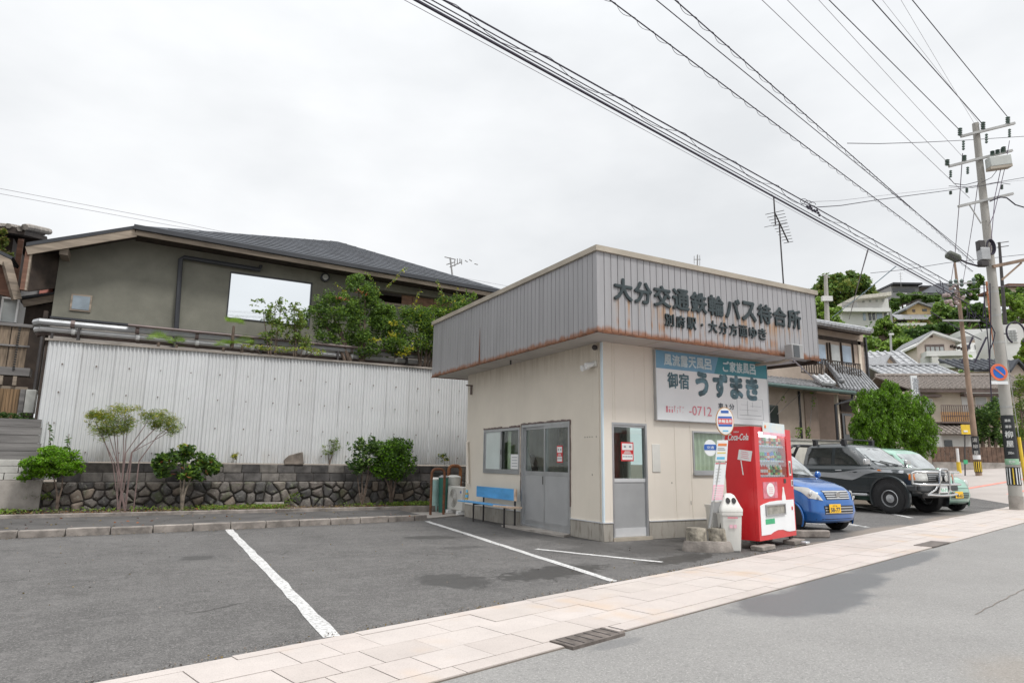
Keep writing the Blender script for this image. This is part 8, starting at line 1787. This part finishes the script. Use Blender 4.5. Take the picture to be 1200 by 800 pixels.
# guard pipe and small posts
t = thing('cable_guard_pole', 'orange brown cable riser standing behind the concrete pole', 'pole', tuple(onV(1170, 440, 40))); MB().tube([onV(1173, 440, 40), onV(1163, 378, 40), onV(1156, 330, 40)], [.17, .14, .06], 10).build('riser', mat('orange_riser', (.50, .2, .1), .7, var=.35, scale=6), t, smooth=True)
t = thing('thin_mast', 'thin dark mast with small aerials behind the concrete pole', 'mast', tuple(onV(1176, 370, 46))); MB().tube([onV(1178, 380, 46), onV(1171, 284, 46)], [.14, .09], 8).build('mast', m_darkst, t, smooth=True); b = MB()
for py in (285, 290): b.tube([onV(1168, py, 46), onV(1182, py-2, 46)], .03, 4)
b.build('aerial', m_darkst, t)
t = thing('lamp_post', 'thin grey post with a tiny lamp on the slope above the grey roofs', 'post', tuple(onV(1044, 422, 70))); MB().tube([onV(1044.5, 415, 70), onV(1043.5, 391, 70)], .11, 6).build('post', m_steel, t); MB().bar(onV(1042, 391.5, 70), onV(1047, 391.5, 70), .2, .2).build('lamp', m_fwhite, t)
t = thing('far_utility_pole', 'weathered pole in front of the dome tree behind the parapet', 'utility pole', tuple(onV(968, 372, 75))); MB().tube([onV(969.5, 380, 75), onV(967.5, 322, 75)], [.3, .2], 8).build('pole_shaft', m_poleC, t, smooth=True); MB().bar(onV(964, 322, 75), onV(972, 325, 75), .15, .15).build('crossarm', m_steel, t); MB().obox(onV(969, 350, 74.8), RT_*.6, FH_*.2, (0, 0, .3)).build('box', m_fwhite, t)
t = thing('yellow_notice', 'small yellow notice board on a thin post before the brown fence', 'sign', tuple(onV(1131, 556, 33))); a = onV(1127, 508.5, 33); c_ = onV(1136, 497.5, 33); MB().obox((a+c_)/2, RT_*abs((c_-a).dot(RT_))/2, FH_*.02, (0, 0, abs(c_.z-a.z)/2)).build('board', m_yelpaint, t); MB().obox(onV(1131.6, 505, 32.97), RT_*.1, FH_*.01, (0, 0, .04)).build('print_mark', m_signw, t); MB().tube([onV(1131, 557, 33.05), onV(1130.5, 500, 33.05)], .03, 6).build('post', m_darkst, t); MB().obox(onV(1131.5, 541, 33), RT_*.09, FH_*.03, (0, 0, .1)).build('green_tag', m_green, t)
t = thing('bollard', 'white and yellow bollard before the brown fence', 'bollard', tuple(onV(1124, 554, 31))); MB().tube([onV(1124.5, 554, 31), onV(1123, 541, 31)], .09, 10).build('yellow_base', m_yelpaint, t, smooth=True); MB().tube([onV(1123, 541, 31), onV(1121.5, 525, 31)], .06, 10).build('white_post', m_white, t, smooth=True)
# ------------------------------------------------------------------ aerials on roofs
def far_aerial(label, px0, py0, px1, py1, dep, els):
    t = thing('television_antenna', label, 'antenna', tuple(onV(px0, py0, dep))); g_ = onV(px0, py0, dep); MB().tube(([Vector((g_.x, g_.y, 0))] if dep < 100 else [])+[g_, onV(px1, py1, dep)], .05, 5).build('mast', m_fgrey, t); b = MB()
    for (a, b_, c, d) in els: b.tube([onV(a, b_, dep), onV(c, d, dep)], .028, 4)
    b.build('element', m_fgrey, t)
far_aerial('small television antenna above the hip of the slate roof', 530, 322, 527.5, 302, 34, [(521, 301, 534, 304), (523, 310, 533, 307), (533, 304, 533, 312), (536, 303, 536, 309), (539, 303, 539, 308), (545, 305, 548, 307), (550, 304, 553, 306), (556, 309, 560, 310), (527, 313, 541, 307), (541, 304, 541, 310)])
far_aerial('tiny grey antenna peeping above the ribbed parapet', 817, 330, 817.3, 299, 45, [(813.5, 300, 813.5, 309), (817.5, 298, 817.5, 310), (820, 299, 820, 311), (813, 304, 821, 304)])
far_aerial('antenna mast on the flat roofed skyline house', 1056, 336, 1055, 319, 160, [(1053, 321, 1058, 320), (1053.5, 324, 1057, 324), (1054, 327, 1058, 327)])

# ------------------------------------------------------------------ overhead cables
def cable(name, label, pts, r_, m=m_wire, wob=0., group='overhead cables', n=5, helix=None):
    t = tag(MB().tube(pts, r_, n).build(name, m), label, 'cable', group); return t
def run(label, near, far, zn=None, dep=PD, r_=.012, m=m_wire, sag=.25, seg=26, over=.8, lash=None, via=None, group='overhead cables'):
    r_ *= .72; A = onV(*far, dep); zq = A.z-.15 if zn is None else zn; B_ = onZ(near[0], near[1], zq); E_ = B_+(B_-A)*over; E_.z = zq+(zq-A.z)*over*.5; P_ = []
    tot = 1+over
    for k in range(seg+1): t_ = k/seg; p = A.lerp(E_, t_); s_ = sag*((2*t_-1)**2-1) if False else 0; P_.append(p)
    # keep the chord through the surveyed border point and let the rest sag beyond it
    o = cable('cable', label, P_, r_, m, group=group)
    if lash:
        Q = []; L = (E_-A).length; N_ = int(L/lash[0]*8); side = Vector((-(E_-A).y, (E_-A).x, 0)).normalized()
        for k in range(N_+1):
            t_ = k/N_; ph = k/8*math.tau; p = A.lerp(E_, t_); Q.append(p+Vector((0, 0, -lash[1]*(.5-.5*math.cos(ph))))+side*lash[1]*.6*math.sin(ph))
        MB().tube(Q, r_*.4, 4).build('lashing', m, o)
    return o
run('high voltage line ending at the left insulator of the top crossarm', (970, 0), (1124, 152), r_=.017)
run('high voltage line ending at the middle insulator beside the pole head', (1021, 0), (1151, 145), r_=.019)
run('high voltage line ending at the right insulator of the top crossarm', (1068, 0), (1181, 137.5), r_=.017)
run('thin grey line meeting the left end of the second crossarm', (921, 0), (1109, 189), r_=.010, m=m_wirel)
run('very thin line meeting the insulator above the second crossarm', (958, 0), (1130, 186), r_=.008, m=m_wirel)
run('thin line to the third crossarm', (891, 0), (1136, 232), r_=.010, m=m_wirel)
run('faint thin line converging on the middle insulator', (1033, 0), (1150, 148), r_=.006, m=m_wirel); run('faintest line crossing toward the pole head', (1055, 0), (1143, 147), r_=.006, m=m_wirel)
run('lashed double cable from the top centre to the pole, upper strand', (788, 0), (1141, 308), r_=.014, lash=(.5, .05)); run('slack cable twisting round the lashed double cable', (766, 0), (1141, 304), r_=.012)
run('lashed cable left of the double cable', (711, 0), (1140, 318), r_=.014, lash=(.45, .05))
run('thick black telephone cable, lowest of the long bundle', (481, 0), (1137, 357), r_=.026); run('second strand of the long bundle', (490, 0), (1137, 354), r_=.012, m=m_wire); run('third strand of the long bundle', (500, 0), (1138, 350), r_=.011)
run('uppermost strand of the long bundle with a loose spiral lashing', (514, 0), (1138, 345), r_=.017, lash=(1.6, .12)); run('fine pale wire under the long bundle', (468, 0), (1120, 350), r_=.006, m=m_wirel)
def span(label, pts, deps, r_=.01, m=m_wire): cable('cable', label, [onV(x, y, d) for (x, y), d in zip(pts, deps)], r_, m)
span('level wire crossing to the right edge below the pole head', [(993, 168), (1030, 168.5), (1080, 167), (1130, 164.5), (1230, 158)], [16, 18, 20, 22, 25], .011)
span('service wire rising from the cable joint to the right', [(955, 243), (985, 241), (1030, 234), (1120, 222), (1230, 203)], [17, 18, 20, 24, 28], .012); span('second service wire just above it', [(940, 237), (985, 235), (1060, 226), (1230, 208)], [17, 18, 22, 28], .006, m_wirel)
span('slack wire from the junction box to the old brown pole', [(1020, 320), (1060, 316), (1110, 308), (1230, 295)], [34, 33, 32, 32], .014); span('lower wire between the poles', [(1060, 345), (1100, 345), (1160, 336), (1240, 334)], [34, 33, 32, 31], .012, m_wirel)
span('left drooping jumper cable at the pole', [(1112, 208), (1118, 215), (1130, 217), (1146, 213)], [PD-.2]*4, .012); span('right drooping jumper cable at the pole', [(1150, 214), (1162, 208), (1168, 200)], [PD-.2]*3, .010); span('jumper cable crossing below the transformer', [(1112, 218), (1140, 220), (1170, 214), (1184, 216)], [PD-.2]*4, .010)
span('long drop wire left of the pole', [(1128, 180), (1124, 240), (1119, 300), (1114, 333)], [PD, PD+3, PD+8, 34], .014, mat('violet_grey_cable', (.16, .12, .18), .7)); span('second drop wire closer to the pole', [(1146, 215), (1140, 260), (1132, 310), (1128, 333)], [PD, PD+3, PD+8, 34], .012, MATS['violet_grey_cable'])
span('drop wire right of the pole head', [(1183, 165), (1178, 195), (1165, 250), (1160, 262)], [PD-.2]*4, .011, MATS['violet_grey_cable']); span('drop wire below the transformer', [(1173, 197), (1166, 230), (1160, 300)], [PD-.2]*3, .012, MATS['violet_grey_cable'])
span('looping cable at the end of the third crossarm', [(1160, 236), (1172, 231), (1180, 232), (1190, 240), (1200, 243), (1215, 238)], [PD-.2]*6, .022); b = MB()
jb = thing('cable_junction', 'dark oval junction closure hanging on the cables left of the concrete pole', 'junction box', tuple(onV(1117, 300, 20))); MB().tube([onV(1109.5, 297, 20), onV(1111, 298, 20), onV(1122, 303, 20), onV(1125, 304, 20)], [.08, .14, .14, .08], 10).build('closure', mat('olive_black', (.10, .11, .09), .6), jb, smooth=True)
MB().tube([onV(1125, 304, 20), onV(1133, 308, 20.5), onV(1147, 312, PD)], .03, 6).build('tail_cable', m_wire, jb, smooth=True)
for k, (pa, pb) in enumerate((((1090, 365), (1150, 398)), ((1140, 395), (1127, 425)), ((1156, 395), (1142, 425)))):
    cable('cable', ['sagging cable among the hillside trees', 'left slanting stay near the old brown pole', 'right slanting stay near the old brown pole'][k], [onV(*pa, 36), onV((pa[0]+pb[0])/2, (pa[1]+pb[1])/2+(2 if k == 0 else 0), 36), onV(*pb, 36)], .05 if k else .03)
b = MB(); 
for k in range(24): t_ = k/23; a = onV(1098+52*t_+random.gauss(0, 2), 330+46*t_+random.gauss(0, 5), 35); c_ = onV(1098+52*t_+random.gauss(4, 5), 338+46*t_+random.gauss(0, 6), 35); b.tube([a, a.lerp(c_, .5)-Vector((0, 0, .15)), c_], .022, 4)
tag(b.build('cable_tangle', m_wire), 'tangle of looped cables between the two utility poles', 'cable', None, 'stuff')
for k, (pa, pb) in enumerate((((0, 221), (200, 259)), ((0, 227), (200, 264)))): cable('cable', ['upper faint wire in the sky at the far left', 'lower faint wire in the sky at the far left'][k], [onV(pa[0]-150, pa[1]-28, 30), onV(*pa, 32), onV(*pb, 36), onV(330, 286, 40), onV(620, 340, 55)], .012, m_wirel)
span('fine stay wire slanting up from the white modern house', [(995, 374), (1006, 332), (1017, 293)], [60, 40, 26], .03, m_wirel); span('pale blue wire slanting from the tiled roof to the bundle', [(975, 372), (1010, 345), (1050, 312)], [40, 34, 28], .022, mat('pale_blue_wire', (.25, .35, .42), .7))
span('service wire from the parapet floodlight to the beige house', [(930, 422), (950, 440), (962, 452)], [9.6, 14, 19], .012, m_wirel)
jt = thing('cable_joint', 'knot of joints and small loops on the long bundle above the antenna', 'junction box', tuple(onV(950, 244, 16))); b = MB()
for k in range(10): a = onV(946+k*1.6, 242+k*.9+random.gauss(0, 1.2), 15.6+k*.08); b.ball(a, .035, 4)
for k in range(3): c = onV(942+k*5, 236+k*2, 15.7); b.tube([c+RT_*.09*math.cos(t)+Vector((0, 0, .07*math.sin(t))) for t in [j*math.tau/12 for j in range(10)]], .008, 4)
b.build('joint', m_wire, jt)['kind'] = 'stuff'
# dots where clamps hold the bundle
b = MB()
for k in range(9): p = onV(498+k*62+random.uniform(-6, 6), 0, 12)
# remove helper font data
for me in list(bpy.data.meshes):
    if me.users == 0: bpy.data.meshes.remove(me)
